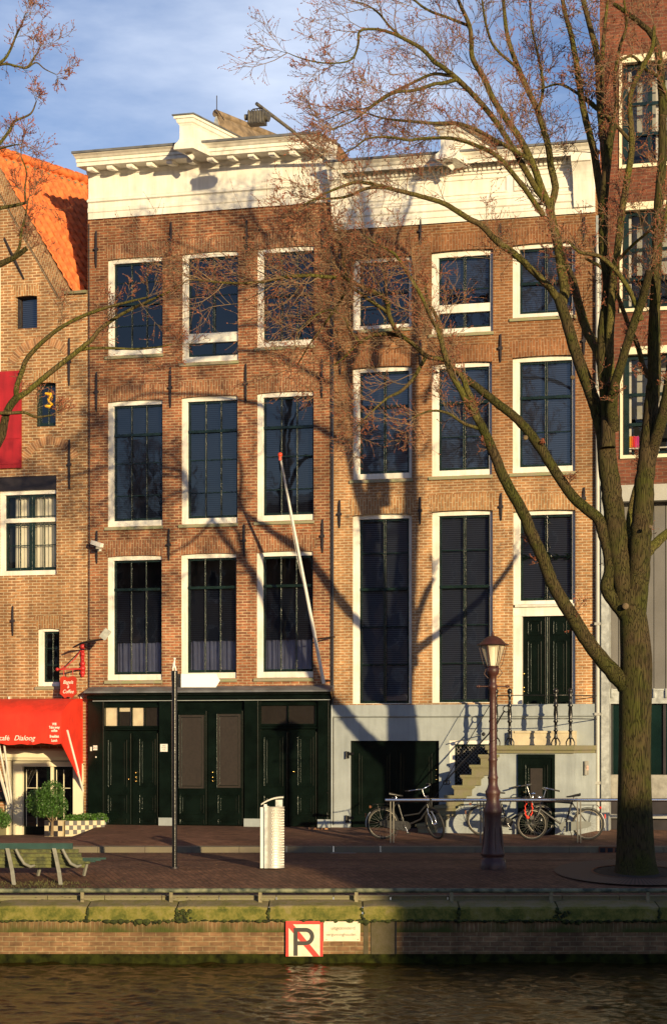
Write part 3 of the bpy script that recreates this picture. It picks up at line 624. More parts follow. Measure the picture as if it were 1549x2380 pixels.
# keep the bottom windows' feet just above the plinth top
for i in (6, 7): hol[i] = (hol[i][0], hol[i][1], max(hol[i][2], zplT+.0), hol[i][3])
cdh = rectZ(815.4, 1020.8, 1722, 1930); cwh = rectZ(1045, 1152, 1721, 1826)
wl = MB(); holes_wall(wl, XB0, XB1, -.3, zBt+.4, hol+[(cdh[0], cdh[1], -.25, cdh[3]), cwh], dep=.3)
wl.add([(XB1, 0, zBt+1.2), (XB1, 0, -.3), (XB1+12*BK, 12, -.3), (XB1+12*BK, 12, zBt+1.2)], [(0, 3, 2, 1)])
wl.box(XB0+.02, XB1-.02, .36, 12, zBt-.5, zBt+1.3)
wl.build('wall', BR['B'], hB)
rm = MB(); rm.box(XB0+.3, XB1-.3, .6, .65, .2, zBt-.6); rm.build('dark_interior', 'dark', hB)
kB = [
 [dict(cols=2, split=True, rows=(.27,), heavy=.52, glassm='glass_dark', ft=.10, fb=.10), dict(cols=2, split=True, rows=(.55,), heavy=None, tran=(.22, .335), blind=(.5, 1, 1), ft=.13, fb=.13), dict(cols=2, split=True, rows=(), heavy=.47, blind=(.0, 1, 1), ft=.10, fb=.10)],
 [dict(cols=2, split=True, rows=(.33,), heavy=.66, blind=(.0, 1, 2))]*3,
 [dict(cols=2, split=True, rows=(.21, .415, .815), heavy=.62, blind=(0, 1, 2), sill=False, fb=.012), dict(cols=2, split=True, rows=(.21, .415, .815), heavy=.62, blind=(0, 1, 2), sill=False, fb=.012), dict(cols=2, split=True, rows=(), heavy=None, blind=(0, 1, 2), sill=False, fb=.1, ft=.1)]]
for ri in range(3):
    for ci in range(3):
        X0, X1, Z0, Z1 = rectZ(*rowsB[ri][ci]); kw = dict(fl=.145, fr=.085, rec=.10, archh=.36, archm='aB', arch=1)
        if ri == 2 and ci < 2: Z0 = hol[6+ci][2]
        kw.update(kB[ri][ci]); wo = window(hB, X0, X1, Z0, Z1, **kw)
        if ri == 2 and ci == 2: fan = wo; fanr = (X0, X1, Z0, Z1)
# fanlight arrow tracery: a cross of two green arrows with a rosette
X0, X1, Z0, Z1 = fanr; cx_, cz_ = (X0+.16+X1-.1)/2+.02, (Z0+Z1)/2+.02; t = MB(); yy = .15
t.tube([(cx_, yy, Z0+.14), (cx_, yy, Z1-.12)], .022, 8); t.tube([(X0+.18, yy, cz_), (X1-.12, yy, cz_)], .018, 8); t.ball((cx_, yy-.02, cz_), .075, 10); t.ring((cx_, yy-.01, cz_), .10, .02, k=12)
for (ax_, az_, dx_, dz_) in ((cx_, Z1-.25, 0, 1), (cx_, Z0+.2, 0, 1), (X1-.2, cz_, 1, 0), (X0+.26, cz_, 1, 0), (cx_+.22, cz_, 1, 0), (cx_, cz_+.25, 0, 1), (cx_, cz_-.25, 0, 1)):
    for s_ in (-1, 1):
        px, pz = -dz_*s_, dx_*s_
        t.tube([(ax_+dx_*.09, yy-.01, az_+dz_*.09), (ax_+px*.05, yy-.01, az_+pz*.05), (ax_-dx_*.07+px*.07, yy-.01, az_-dz_*.07+pz*.07)], [.008, .022, .008], 6)
t.build('arrow_tracery', 'green', fan)
# door surround and leaves
X0, X1, Z0, Z1 = dq; xd0, xd1 = FX(1214, .12), FX(1319, .12); zd1 = FZ(1265, 1432, .1)
f = MB(); f.box(X0, xd0-.0, .06, .3, Z0+.003, zd1); f.box(X0, X1, .05, .3, zd1, Z1-.06); f.prism([(.06, Z1-.06), (-.02, Z1-.05), (-.03, Z1-.01), (.04, Z1+.02), (.3, Z1+.02)], X0+.05, X1-.03)
f.box(X1-.085, X1, .10, .3, Z0+.003, zd1); so_ = f.build('door_surround', 'white', hB)
dr_ = MB(); yd = .17; dr_.box(xd0, X1-.085, yd, yd+.05, Z0+.003, zd1-.001); xm = FX(1271, yd)
dzf = lambda y: FZ(1265, y, yd); dxf = lambda x: FX(x, yd)
for (a, b_) in ((1226, 1258), (1285, 1317)):
    panelled(dr_, dxf(a), dxf(b_), dzf(1476), dzf(1442), yd); panelled(dr_, dxf(a), dxf(b_), dzf(1615), dzf(1489), yd); panelled(dr_, dxf(a), dxf(b_), dzf(1679), dzf(1630), yd)
dr_.tube([(xm, yd-.02, Z0+.05), (xm, yd-.02, zd1-.02)], .026, 8, mi=1); dr_.tube([(xm+.045, yd-.01, Z0+.05), (xm+.045, yd-.01, zd1-.02)], .013, 6); dr_.tube([(xm-.045, yd-.01, Z0+.05), (xm-.045, yd-.01, zd1-.02)], .013, 6)
do = dr_.build('door', ['green', 'trim'], hB)
for ky_ in (1566, 1598, 1607): b = MB(); b.ball((dxf(1218), yd-.035, dzf(ky_)), .022, 10); b.build('door_knob', 'brass', do)
for x, a, b_ in ((792, 572, 640) and (790, 1163, 1227), (977, 1155, 1219), (1165, 1146, 1210), (1357.5, 1133, 1185), (1163.5, 777, 842), (1357, 760, 825), (978, 790, 855), (791.5, 800, 870), (978, 505, 570), (1163, 520, 575), (1357, 505, 560), (791, 570, 635)):
    anchor(hB, x, a, b_)
# plinth
cdq = rectZ(815.4, 1020.8, 1722, 1930); cwq = rectZ(1045, 1152, 1721, 1826)
pm = MB(); holes_wall(pm, XB0-.01, XB1, -.3, FZ(1000, 1668), [(cdq[0], cdq[1], -.06, cdq[3]), (cwq[0], cwq[1], cwq[2], cwq[3])], Y=-.05, dep=.3)
pm.box(XB0-.01, XB1, -.075, 0, FZ(1000, 1666), zplT); pm.prism([(-.05, FZ(1000, 1668.5)), (-.10, FZ(1000, 1665)), (-.10, FZ(1000, 1662)), (-.05, FZ(1000, 1662))], XB0-.01, XB1+.01)
pm.build('plinth', 'plinth', hB)
cd_ = MB(); a, b_, c_, d_ = cdq; c_ = -.055; xm = (a+b_)/2
cd_.box(a, b_, .06, .12, c_, d_); panelled(cd_, a+.18, xm-.12, c_+.35, d_-.28, .06); panelled(cd_, xm+.12, b_-.18, c_+.35, d_-.28, .06); cd_.box(xm-.03, xm+.03, .045, .06, c_, d_)
co = cd_.build('cellar_door', 'green', hB)
for x, y in ((1013.5, 1789), (1013.5, 1803), (1013.5, 1812)): q = P(x, y, .04); b = MB(); b.ball(q, .022, 10); b.build('door_knob', 'brass', co)
for y in (1755, 1904):
    q = P(808, y, -.08); b = MB(); b.box(q[0]-.035, q[0]+.035, -.10, -.052, q[2]-.08, q[2]+.08); b.box(q[0]+.02, q[0]+.15, -.11, -.08, q[2]+.0, q[2]+.06); b.tube([(q[0]-.03, -.11, q[2]-.09), (q[0]-.03, -.11, q[2]+.09)], .02, 6); b.build('hinge', 'black', co)
a, b_, c_, d_ = cwq; b = MB(); b.box(a, a+.12, -.03, .1, c_, d_-.09); b.box(a, b_, -.034, .1, d_-.09, d_); b.box(b_-.04, b_, -.03, .1, c_, d_-.09); cw = b.build('cellar_window', 'white', hB)
b = MB(); b.box(a+.12, b_-.04, .02, .05, c_, c_+.05); b.box(a+.12, a+.16, .02, .05, c_, d_-.09); b.box(a+.12, b_-.04, .021, .05, d_-.13, d_-.09); b.build('sash', 'green_sash', cw)
b = MB(); b.add([(a, .06, c_), (b_, .06, c_), (b_, .06, d_), (a, .06, d_)], [(0, 1, 2, 3)]); b.build('pane', 'glass_dark', cw)
b = MB(); st_ = .09
for sgn in (-1, 1):
    k_ = -2.0
    while k_ < 2.5:
        pts = []
        x0_, z0_ = (a+.16, c_+k_); x1_, z1_ = (b_-.04, c_+k_+sgn*(b_-a-.2))
        # clip to the opening
        def cl(t): return (x0_+(x1_-x0_)*t, z0_+(z1_-z0_)*t)
        ts = [t_ for t_ in np.linspace(0, 1, 41) if c_+.05 < cl(t_)[1] < d_-.13]
        if len(ts) > 1: p0, p1 = cl(ts[0]), cl(ts[-1]); b.tube([(p0[0], .005, p0[1]), (p1[0], .005, p1[1])], .005, 4)
        k_ += st_
b.build('lattice_grille', 'grey_paint', cw)
# cornice B
zq = lambda y, Y: FZ(790, y, Y)
pr = [(0, zq(534, 0)), (-.05, zq(534, -.05)), (-.05, zq(522, -.05)), (-.07, zq(520, -.07)), (-.07, zq(508, -.07)), (-.10, zq(504, -.1)), (-.10, zq(490, -.1)), (-.12, zq(488, -.12)), (-.12, zq(484, -.12)), (-.04, zq(481, -.04)),
      (-.04, zq(430, -.04)), (-.08, zq(427, -.08)), (-.08, zq(423, -.08)), (-.10, zq(422, -.1)), (-.10, zq(408, -.1)), (-.16, zq(407, -.16)), (-.16, zq(403, -.16)), (-.40, zq(402, -.4)), (-.40, zq(394, -.4)), (-.44, zq(391, -.44)), (-.48, zq(384, -.48)), (-.54, zq(378, -.54)), (-.56, zq(374, -.56)), (.3, zq(372, -.5))]
c = MB(); c.prism(pr, FX(772)+.06, XB1+.0, sk=BK*.9); cor = c.build('cornice', 'white', hB)
zt = zq(372, -.56); ld = MB(); ld.prism([(-.59, zt-.03), (.4, zt-.02), (.4, zt+.03), (-.59, zt+.02)], FX(771)+.05, XB1+.01, sk=BK*.9); ld.build('lead_capping', 'lead', cor)
z0_, z1_ = zq(421, -.1), zq(409, -.1)
xa, xb = FX(815), FX(1330); nd = 48; db = MB()
for i in range(nd):
    cx_ = xa+(xb-xa)*(i+.5)/nd; db.box(cx_-.033, cx_+.033, -.155, -.101, z0_, z1_)
db.build('dentil_course', 'white', cor)
for xl, xr in ((776, 806), (1336, 1381)):     # scrolled end consoles
    a, b_ = FX(xl), FX(xr); zc0, zc1 = zq(520, -.1), zq(403, -.3)
    pf = [(-.03, zc0)]; 
    for i in range(13): t = i/12; pf.append((-.12-.26*(t**1.8)-.03*math.sin(t*6.2), zc0+(zc1-zc0-.18)*t))
    pf += [(-.42, zc1-.16), (-.42, zc1), (-.03, zc1)]
    b = MB(); b.prism(pf, a, b_, sk=BK*.5); b.build('console', 'white', cor)
# sunk panels in the frieze
b = MB()
for (xl, xr) in ((820, 930), (945, 1180), (1195, 1325)):
    a, b_ = FX(xl), FX(xr); z0_, z1_ = zq(474, -.05), zq(437, -.05)
    for (p, q_, r_, s_) in ((a, b_, z0_, z0_+.03), (a, b_, z1_-.03, z1_), (a, a+.03, z0_+.03, z1_-.03), (b_-.03, b_, z0_+.03, z1_-.03)): b.box(p, q_, -.065, -.041, r_, s_)
b.build('frieze_moulding', 'white', cor)
hood(hB, 1010, 294, .78, -.95)
ridge(hB, 1078, 296, 3.0, 5, 2.0, 'oldtile', 'oldtile')
# drain pipe at the right side of house B
b = MB(); xx = FX(1378.5, -.08); b.tube([(xx, -.12, .0), (xx, -.12, FZ(1378, 1745))], .018, 6); b.build('cable_duct', 'plastic', hB)
b = MB(); q = P(770.8, 1760, -.06); b.tube([(q[0]+.01, -.10, .0), (q[0]+.01, -.10, zplT)], .022, 6); b.build('rain_pipe', 'plinth', hB)

# ================================================================== cafe (left)
XC1 = FX(203.5); XC0 = FX(-420)
hC = thing('canal_house', 'tan brick gabled house with orange pantile roof above a red cafe awning', 'house', (XC1, 0, 0), world=True)
bw = rectZ(-2, 131.5, 1139, 1337)
holC = [(bw[0], bw[1], bw[2], FZ(60, 1107)), rectZ(83, 130, 889, 991), rectZ(37, 86.8, 687, 763), rectZ(88, 138.6, 1461, 1595), rectZ(18, 174, 1741, 1943)]
doorC = holC[4]; holC[4] = (doorC[0], doorC[1], -.45, doorC[3])
zk = FZ(160, 680); wl = MB(); holes_wall(wl, XC0, XC1, -.5, zk, holC)
# gable top: straight raking edge up to the apex
apx_x, apx_z = FX(-32), FZ(-32, 345); kx_ = FX(158)
wl.add([(XC0, 0, zk), (kx_, 0, zk), (apx_x, 0, apx_z), (2*apx_x-kx_, 0, zk)], [(1, 2, 3)])
wl.add([(kx_, 0, zk), (kx_, .3, zk), (apx_x, .3, apx_z), (apx_x, 0, apx_z)], [(0, 1, 2, 3)])
wl.add([(XC1, 0, zk), (XC1, 0, -.5), (XC1, 8, -.5), (XC1, 8, zk)], [(0, 1, 2, 3)])
wl.add([(kx_-.1, 0, zk), (XC1, 0, zk), (XC1, .4, zk), (kx_-.1, .4, zk)], [(0, 1, 2, 3)])
wl.build('wall', BR['C'], hC)
wn_ = window
# raking brick band
e = np.array([kx_-apx_x, 0, zk-apx_z]); L_ = np.linalg.norm(e); e /= L_; nrm = np.array([-e[2], 0, e[0]]); nrm = -nrm if nrm[2] > 0 else nrm   # into the wall
def rake(t0, t1, n0, n1, y0, y1, mb):
    A = np.array([apx_x, 0, apx_z]); pts = [A+e*t0+nrm*n0, A+e*t1+nrm*n0, A+e*t1+nrm*n1, A+e*t0+nrm*n1]
    mb.add([p+[0, y0, 0] for p in pts]+[p+[0, y1, 0] for p in pts], [(0, 3, 2, 1), (4, 5, 6, 7), (0, 1, 5, 4), (1, 2, 6, 5), (2, 3, 7, 6), (3, 0, 4, 7)])
rb = MB(); rake(-.1, L_-.0, -.06, .24, -.045, .3, rb); ang = math.atan2(e[2], e[0])
rb.build('raking_band', brick('herringbone_gable_band', (.36, .18, .085), (.20, .095, .05), (.42, .33, .2), bw=.11, bh=.06, axis='XZ', rot=-ang+.8, stain=.25), hC)
rb = MB(); rake(-.1, L_-.02, .245, .285, -.02, .05, rb); rb.build('band_inner_course', 'oldtile', hC)  # thin darker course along the inner edge of the raking band
b = MB(); b.prism([(-.10, zk-.05), (.4, zk-.05), (.4, zk+.05), (-.10, zk+.02)], FX(152), XC1+.0); b.build('shoulder_slab', 'stone', hC)
# pantile roof: ridge runs back at a slant
rd = np.array([BK*2.0, 1, 0]); A = np.array([apx_x+.05, .1, apx_z-.02]); ee = np.array([kx_+.25-A[0], 0, zk-.25-A[2]]); LL = np.linalg.norm(ee); ee /= LL
nn = np.cross(ee, rd); nn /= np.linalg.norm(nn); nn = nn if nn[2] > 0 else -nn
rows_, cols_ = int(LL/.27), 44; vs = []; pc = .235; ncol = cols_*6; b = MB()
nr = rows_*4
lr = math.hypot(1, BK*2)
for i in range(nr+1):
    tr = i/4.; fr_ = (tr % 1.0); s_ = i*LL/nr
    for j in range(ncol+1):
        u_ = j*pc/6; w_ = .035*math.sin(2*math.pi*u_/pc)+.012*math.sin(4*math.pi*u_/pc+.6)
        st_ = .045*fr_ if i % 4 or i == 0 else .0
        vs.append(A+ee*s_+rd/lr*u_+nn*(w_+st_))
b.add(vs, [(i*(ncol+1)+j, (i+1)*(ncol+1)+j, (i+1)*(ncol+1)+j+1, i*(ncol+1)+j+1) for i in range(nr) for j in range(ncol)], False)
ro = b.build('roof', 'tile', hC)
b = MB(); A2 = A+nn*.02
for k_ in range(30):
    p0 = A2+rd/lr*(k_*.36); p1 = A2+rd/lr*(k_*.36+.38); b.tube([p0+[0, 0, .05], p0+[0, 0, .055]*1+(p1-p0)*.5, p1+[0, 0, .02]], [.13, .12, .105], 8)
b.build('ridge_tiles', 'tile', ro)
b = MB(); b.tube([A+nn*.0+ee*.16, A+ee*.16+rd/lr*10.5], .035, 6); b.build('mortar_line', 'stone', ro)
b = MB(); b.add([A+[0, 0, -.1], A+rd*10+[0, 0, -.1], A+rd*10+[-6, 0, -6], A+[-6, 0, -6]], [(0, 1, 2, 3)]); b.build('far_roof_slope', 'tile', ro)
# windows of the cafe house
window(hC, *bw, fl=.12, fr=.01, ft=.10, fb=.12, cols=4, rows=(.335, .60, .715), heavy=None, tran=(.635, .69), curtain=(.0, 1., .13, 1.0, 'wcurtain'), rec=.08, sill=False, glassm='clear', sw=.065, mid=.075)
b = MB(); b.box(bw[0], bw[1], .02, .2, bw[3]+.002, holC[0][3]); b.build('black_lintel', 'anchor', hC)
b = MB(); b.box(holC[1][0], holC[1][1], .2, .22, holC[1][2], holC[1][3]); 
window(hC, *holC[1], fl=.03, fr=.02, ft=.03, fb=.05, cols=2, rows=(), rec=.10, sill=False, frame='green_sash', arch=1, archm='aC', archh=.3, glassm='glass_dark')
window(hC, *holC[2], fl=.02, fr=.015, ft=.02, fb=.02, cols=1, rows=(), rec=.12, sill=False, frame='anchor', sash='anchor', sw=.012, blind=(0, 1), arch=1, archm='aC', archh=.25)
window(hC, *holC[3], fl=.12, fr=.01, ft=.07, fb=.10, cols=2, rows=(.34, .67), rec=.06, arch=1, archm='aC', archh=.30, sill=True)
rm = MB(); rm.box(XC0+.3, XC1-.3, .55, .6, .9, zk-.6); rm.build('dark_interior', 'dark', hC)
# relieving arches
def relarch(x0, yc, x1, ytop, th):
    a, b_ = FX(x0), FX(x1); z0_ = FZ((x0+x1)/2, yc); z1_ = FZ((x0+x1)/2, ytop); w_ = (b_-a)/2; h_ = z1_-z0_; Rr = (w_*w_+h_*h_)/(2*h_); cx_, cz_ = (a+b_)/2, z1_-Rr; an = math.asin(min(1, w_/Rr))
    n_ = int(2*an*Rr/.07); mb = MB()
    for i in range(n_):
        t0 = -an+2*an*(i+.08)/n_; t1 = -an+2*an*(i+.92)/n_
        mb.poly([(cx_+(Rr-th)*math.sin(t0), cz_+(Rr-th)*math.cos(t0)), (cx_+(Rr-th)*math.sin(t1), cz_+(Rr-th)*math.cos(t1)), (cx_+Rr*math.sin(t1), cz_+Rr*math.cos(t1)), (cx_+Rr*math.sin(t0), cz_+Rr*math.cos(t0))], -.012, .01, mi=(i % 3 == 0)*1)
    m2 = MB(); pts = [(cx_+Rr*math.sin(t), cz_+Rr*math.cos(t)) for t in np.linspace(-an, an, 25)]; pin = [(cx_+(Rr-th)*math.sin(t), cz_+(Rr-th)*math.cos(t)) for t in np.linspace(-an, an, 25)]
    vs = [(p[0], -.005, p[1]) for p in pts]+[(p[0], -.005, p[1]) for p in pin]; m2.add(vs, [(i, 25+i, 26+i, i+1) for i in range(24)])
    o = mb.build('relieving_arch', ['archbrick', 'archbrick2'], hC); m2.build('arch_mortar', 'mortar', o)
M['archbrick'] = mat('arch_brick_face', (.34, .17, .08), .85, var=.3, vs=5); M['archbrick2'] = mat('arch_brick_dark', (.22, .11, .055), .85, var=.3, vs=5); M['mortar'] = mat('lime_mortar', (.60, .49, .32), .9)
relarch(20, 835, 178, 783, .21); relarch(48, 1062, 184, 1014.6, .2)
for x, a, b_ in ((162.5, 786, 896), (163, 1022, 1138), (31.4, 1409, 1478)): anchor(hC, x, a, b_)
b = MB(); p0, p1 = P(12, 553), P(58, 649); b.tube([p0+[0, -.04, 0], (p0+p1)/2+[0, -.05, 0], p1+[0, -.04, 0]], [.02, .03, .016], 6, smooth=False); b.build('wall_anchor', 'anchor', hC)
b = MB(); a, b_, c_, d_ = rectZ(151, 166, 1513, 1529); b.box(a, b_, -.02, 0, c_, d_); b.build('vent_plate', 'archbrick2', hC)
# red shutters
a, b_, c_, d_ = rectZ(-60, 52, 865, 1090); sh = MB(); sh.box(a, b_, -.07, -.02, c_, d_)
for (t0, t1) in ((.04, .13), (.30, .47), (.55, .72)): sh.box(a+.02, b_-.015, -.085, -.071, c_+(d_-c_)*t0, c_+(d_-c_)*t1-.03)
sh.build('shutter', mat('crimson_shutter_paint', (.33, .012, .018), .5, var=.15, vs=3, streak=.2), hC)
b = MB(); a, b_, c_, d_ = rectZ(-8, 2, 612, 864); b.box(a, b_, -.03, .02, c_, d_); b.build('white_window_edge', 'white', hC)
# cafe door surround
a, b_, c_, d_ = holC[4]; s_ = MB()
fx = lambda x, Y=.0: FX(x, Y)
s_.prism([(.0, FZ(100, 1768)), (-.14, FZ(100, 1768)), (-.16, FZ(100, 1763)), (-.20, FZ(100, 1761)), (-.20, FZ(100, 1745)), (-.14, FZ(100, 1741)), (0, FZ(100, 1741))], fx(10, -.1), fx(176, -.1))
s_.box(fx(18), fx(30), -.10, .1, -.32, FZ(100, 1769)); s_.box(fx(172), fx(195), -.06, .02, -.2, FZ(100, 1775)); s_.box(fx(32), fx(54), -.04, .12, -.3, FZ(100, 1782)); s_.box(fx(32), fx(174), -.045, .12, FZ(100, 1782), FZ(100, 1770))
s_.box(fx(118), fx(124), .0, .12, -.3, FZ(100, 1782)); cs = s_.build('cafe_front', 'cream', hC)
for (x0_, x1_) in ((55, 117), (125, 172)):
    A0, A1 = fx(x0_, .06), fx(x1_, .06); zt_ = FZ(100, 1782); d = MB()
    d.box(A0, A0+.09, .06, .10, -.3, zt_); d.box(A1-.09, A1, .06, .10, -.3, zt_); d.box(A0+.09, A1-.09, .06, .10, -.3, FZ(90, 1922)); d.box(A0+.09, A1-.09, .061, .10, zt_-.08, zt_)
    o = d.build('cafe_door', 'green', cs)
    d = MB(); d.box((A0+A1)/2-.006, (A0+A1)/2+.006, .055, .09, FZ(90, 1922), zt_-.08); d.box(A0+.09, A1-.09, .056, .09, FZ(90, 1832)-.007, FZ(90, 1832)+.007); d.box(A0+.075, A0+.09, .05, .06, FZ(90, 1922), zt_-.08); d.build('glazing_bar', 'cream', o)
    d = MB(); d.add([(A0, .085, -.3), (A1, .085, -.3), (A1, .085, zt_), (A0, .085, zt_)], [(0, 1, 2, 3)]); d.build('pane', 'glass', o)
b = MB(); b.box(fx(10), fx(190), .5, .55, -.5, .9+.3); b.build('cafe_interior', 'dark', hC)
b = MB(); b.box(fx(-90), fx(19), -.5, 0, -.36, FZ(0, 1912)); b.build('stone_step', 'stone', hC)

M['roomgrey'] = mat('grey_office_wall', (.42, .42, .38), .8, var=.1)
# ================================================================== modern brick building (right)
XM0 = FX(1393, .1); XM1 = FX(2300, .1); YM = .12
hM = thing('brick_building', 'tall red brick modern building with white lintels above grey metal panels', 'building', (XM0, 0, 0), world=True)
wm_ = [rectZ(1445, 1740, 116, 373, YM), rectZ(1446, 1740, 462, 710, YM), rectZ(1447, 1740, 800, 1053, YM)]
zb = FZ(1470, 1127, YM); wl = MB(); holes_wall(wl, XM0, XM1, zb, zb+19, wm_, Y=YM, dep=.35)
wl.add([(XM0, YM, zb+19), (XM0, YM, -.3), (XM0+2, 12, -.3), (XM0+2, 12, zb+19)], [(0, 1, 2, 3)])
wl.build('wall', BR['D'], hM)
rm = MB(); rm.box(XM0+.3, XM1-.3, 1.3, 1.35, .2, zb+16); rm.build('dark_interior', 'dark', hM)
for i, (a, b_, c_, d_) in enumerate(wm_):
    f = MB(); f.box(a-.04, b_, YM-.03, YM+.25, d_-.17, d_); f.box(a-.06, a-.0, YM-.04, YM+.0, c_-.06, d_-.17); f.box(a-.06, b_, YM-.05, YM+.1, c_-.08, c_); wo = f.build('window', 'cream', hM)
    f = MB(); y_ = YM+.14; f.box(a, a+.13, y_, y_+.12, c_, d_-.17); f.box(a+.13, b_, y_+.001, y_+.12, c_, c_+.09); f.box(a+.13, b_, y_+.001, y_+.12, d_-.26, d_-.17)
    zt_ = d_-.26; zl_ = c_+.09
    for q in (.30, .62): z_ = zl_+(zt_-zl_)*q; f.box(a+.13, b_, y_-.01, y_+.06, z_-.045, z_+.03)
    z_ = zl_+(zt_-zl_)*.86; f.box(a+.13, b_, y_+.02, y_+.05, z_-.015, z_+.015)
    for xx in (1510, 1600, 1690): X = FX(xx, y_); f.box(X-.05, X+.05, y_+.01, y_+.08, zl_, zt_)
    f.build('sash', 'green_sash', wo)
    f = MB(); f.box(a+.1, b_, y_+.55, y_+.6, c_+(d_-c_)*.38, d_); f.build('blind', 'roomgrey', wo)  # pale room wall added behind the glass to look brighter, no real blind
    f = MB(); f.add([(a, y_+.05, c_), (b_, y_+.05, c_), (b_, y_+.05, d_), (a, y_+.05, d_)], [(0, 1, 2, 3)]); f.build('pane', 'clear', wo)
    f = MB(); X = FX(1462, y_+.2); f.box(X-.02, X+.05, y_+.14, y_+.2, c_, d_-.2); X = FX(1527, y_+.2); f.box(X-.03, X+.05, y_+.14, y_+.2, c_, d_-.2); f.build('window_reveal', 'white', wo)
# base: zinc band, recessed grey panels, glazed strips, concrete
YR = .45
b = MB(); b.box(XM0+.02, XM1, YM-.06, YM+.3, FZ(1480, 1165, YM), zb-.003); zo = b.build('zinc_band', 'zincp', hM)
pz0, pz1 = FZ(1480, 1603, YR), FZ(1480, 1165, YR)
xs = [1416, 1437, 1464, 1492, 1519, 1546, 1574, 1602, 1640, 1700]
for i in range(len(xs)-1):
    a, b_ = FX(xs[i], YR), FX(xs[i+1], YR); q = MB(); q.box(a+.008, b_-.008, YR, YR+.05, pz0, pz1); q.build('wall_panel', 'panel', hM)
b = MB(); b.box(FX(1397, YR), FX(1700, YR), YR+.06, YR+.2, -.3, pz1); b.build('backing_wall', 'anchor', hM)
b = MB(); b.box(FX(1417, YR), FX(1700, YR), YR-.14, YR+.02, FZ(1480, 1636, YR), FZ(1480, 1606, YR)); b.box(FX(1417, YR), FX(1700, YR), YR-.16, YR+.02, FZ(1480, 1606, YR)+.002, FZ(1480, 1602, YR))
for x in (1422, 1520, 1548): X = FX(x, YR-.2); b.box(X-.02, X+.02, YR-.2, YR-.141, FZ(x, 1622, YR), FZ(x, 1601, YR))
b.build('steel_lintel', 'zinc', hM)
b = MB(); b.add([(FX(1417, YR), YR+.01, FZ(1480, 1800, YR)), (FX(1700, YR), YR+.01, FZ(1480, 1800, YR)), (FX(1700, YR), YR+.01, FZ(1480, 1638, YR)), (FX(1417, YR), YR+.01, FZ(1480, 1638, YR))], [(0, 1, 2, 3)]); gw = b.build('ground_window', mat('teal_tinted_glass', (.006, .018, .017), .06, var=.3, vs=1), hM)
b = MB()
for x in (1419, 1544): X = FX(x, YR); b.box(X-.03, X+.03, YR-.04, YR+.009, FZ(1480, 1800, YR), FZ(1480, 1638, YR))
b.build('frame', 'anchor', gw)
b = MB(); b.box(FX(1417, YR), FX(1700, YR), YR-.03, YR+.05, FZ(1480, 1857, YR), FZ(1480, 1801, YR)); b.build('concrete_band', 'concrete', hM)
b = MB(); b.box(FX(1417, YR), FX(1700, YR), YR-.12, YR+.05, FZ(1480, 1902, YR), FZ(1480, 1893, YR)); b.build('threshold', 'zincp', hM)
# posts between the houses
b = MB(); b.box(FX(1397, -.02), FX(1415.5, -.02), -.05, .4, -.05, FZ(1405, 1128, 0)); b.build('steel_post', 'zinc', hM)
b = MB(); b.box(FX(1384.5), FX(1396), .0, .2, -.05, FZ(1390, 500, 0)); b.build('joint_cover', 'plinth', hM)
b = MB(); xx = FX(1388, -.1); b.tube([(xx, -.08, -.02), (xx, -.08, 3), (xx, -.08, FZ(1388, 540, -.1))], .048, 10)
for y in (1820, 1660, 1450, 1200, 900): z_ = FZ(1388, y, -.1); b.box(xx-.065, xx+.065, -.14, .0, z_-.03, z_+.03)
b.build('rain_pipe', 'zincp', hM)
# ================================================================== quay wall
qw = thing('quay_wall', 'low brick quay wall with mossy stone coping above the dark canal', 'quay wall', UD(0, 31.1, HC-421/135.-.0), TH)
def qx(x): return (x-CX)/135.
def qz(y): return (1720-y)/135.+HC-float(qw.location[2])
zc1, zc0 = qz(2106), qz(2141)
m_q = brick('mossy_quay_brick', (.25, .14, .07), (.17, .095, .05), (.29, .215, .115), bw=.23, bh=.085, ms=.009, stain=.5, green=(-.28, -.55, (.030, .045, .006)))
m_q2 = brick('mossy_quay_header', (.25, .14, .07), (.17, .095, .05), (.29, .215, .115), bw=.24, bh=.075, ms=.009, axis='ZX', stain=.5, off=.0, green=(.25, .05, (.05, .06, .012)))
zw = wz-float(qw.location[2])
b = MB(); b.box(-28, 28, .045, .6, zw-.8, zc0-.20); b.build('wall', m_q, qw)
b = MB(); b.box(-28, 28, .04, .6, zc0-.20, zc0-.0); b.build('header_course', m_q2, qw)
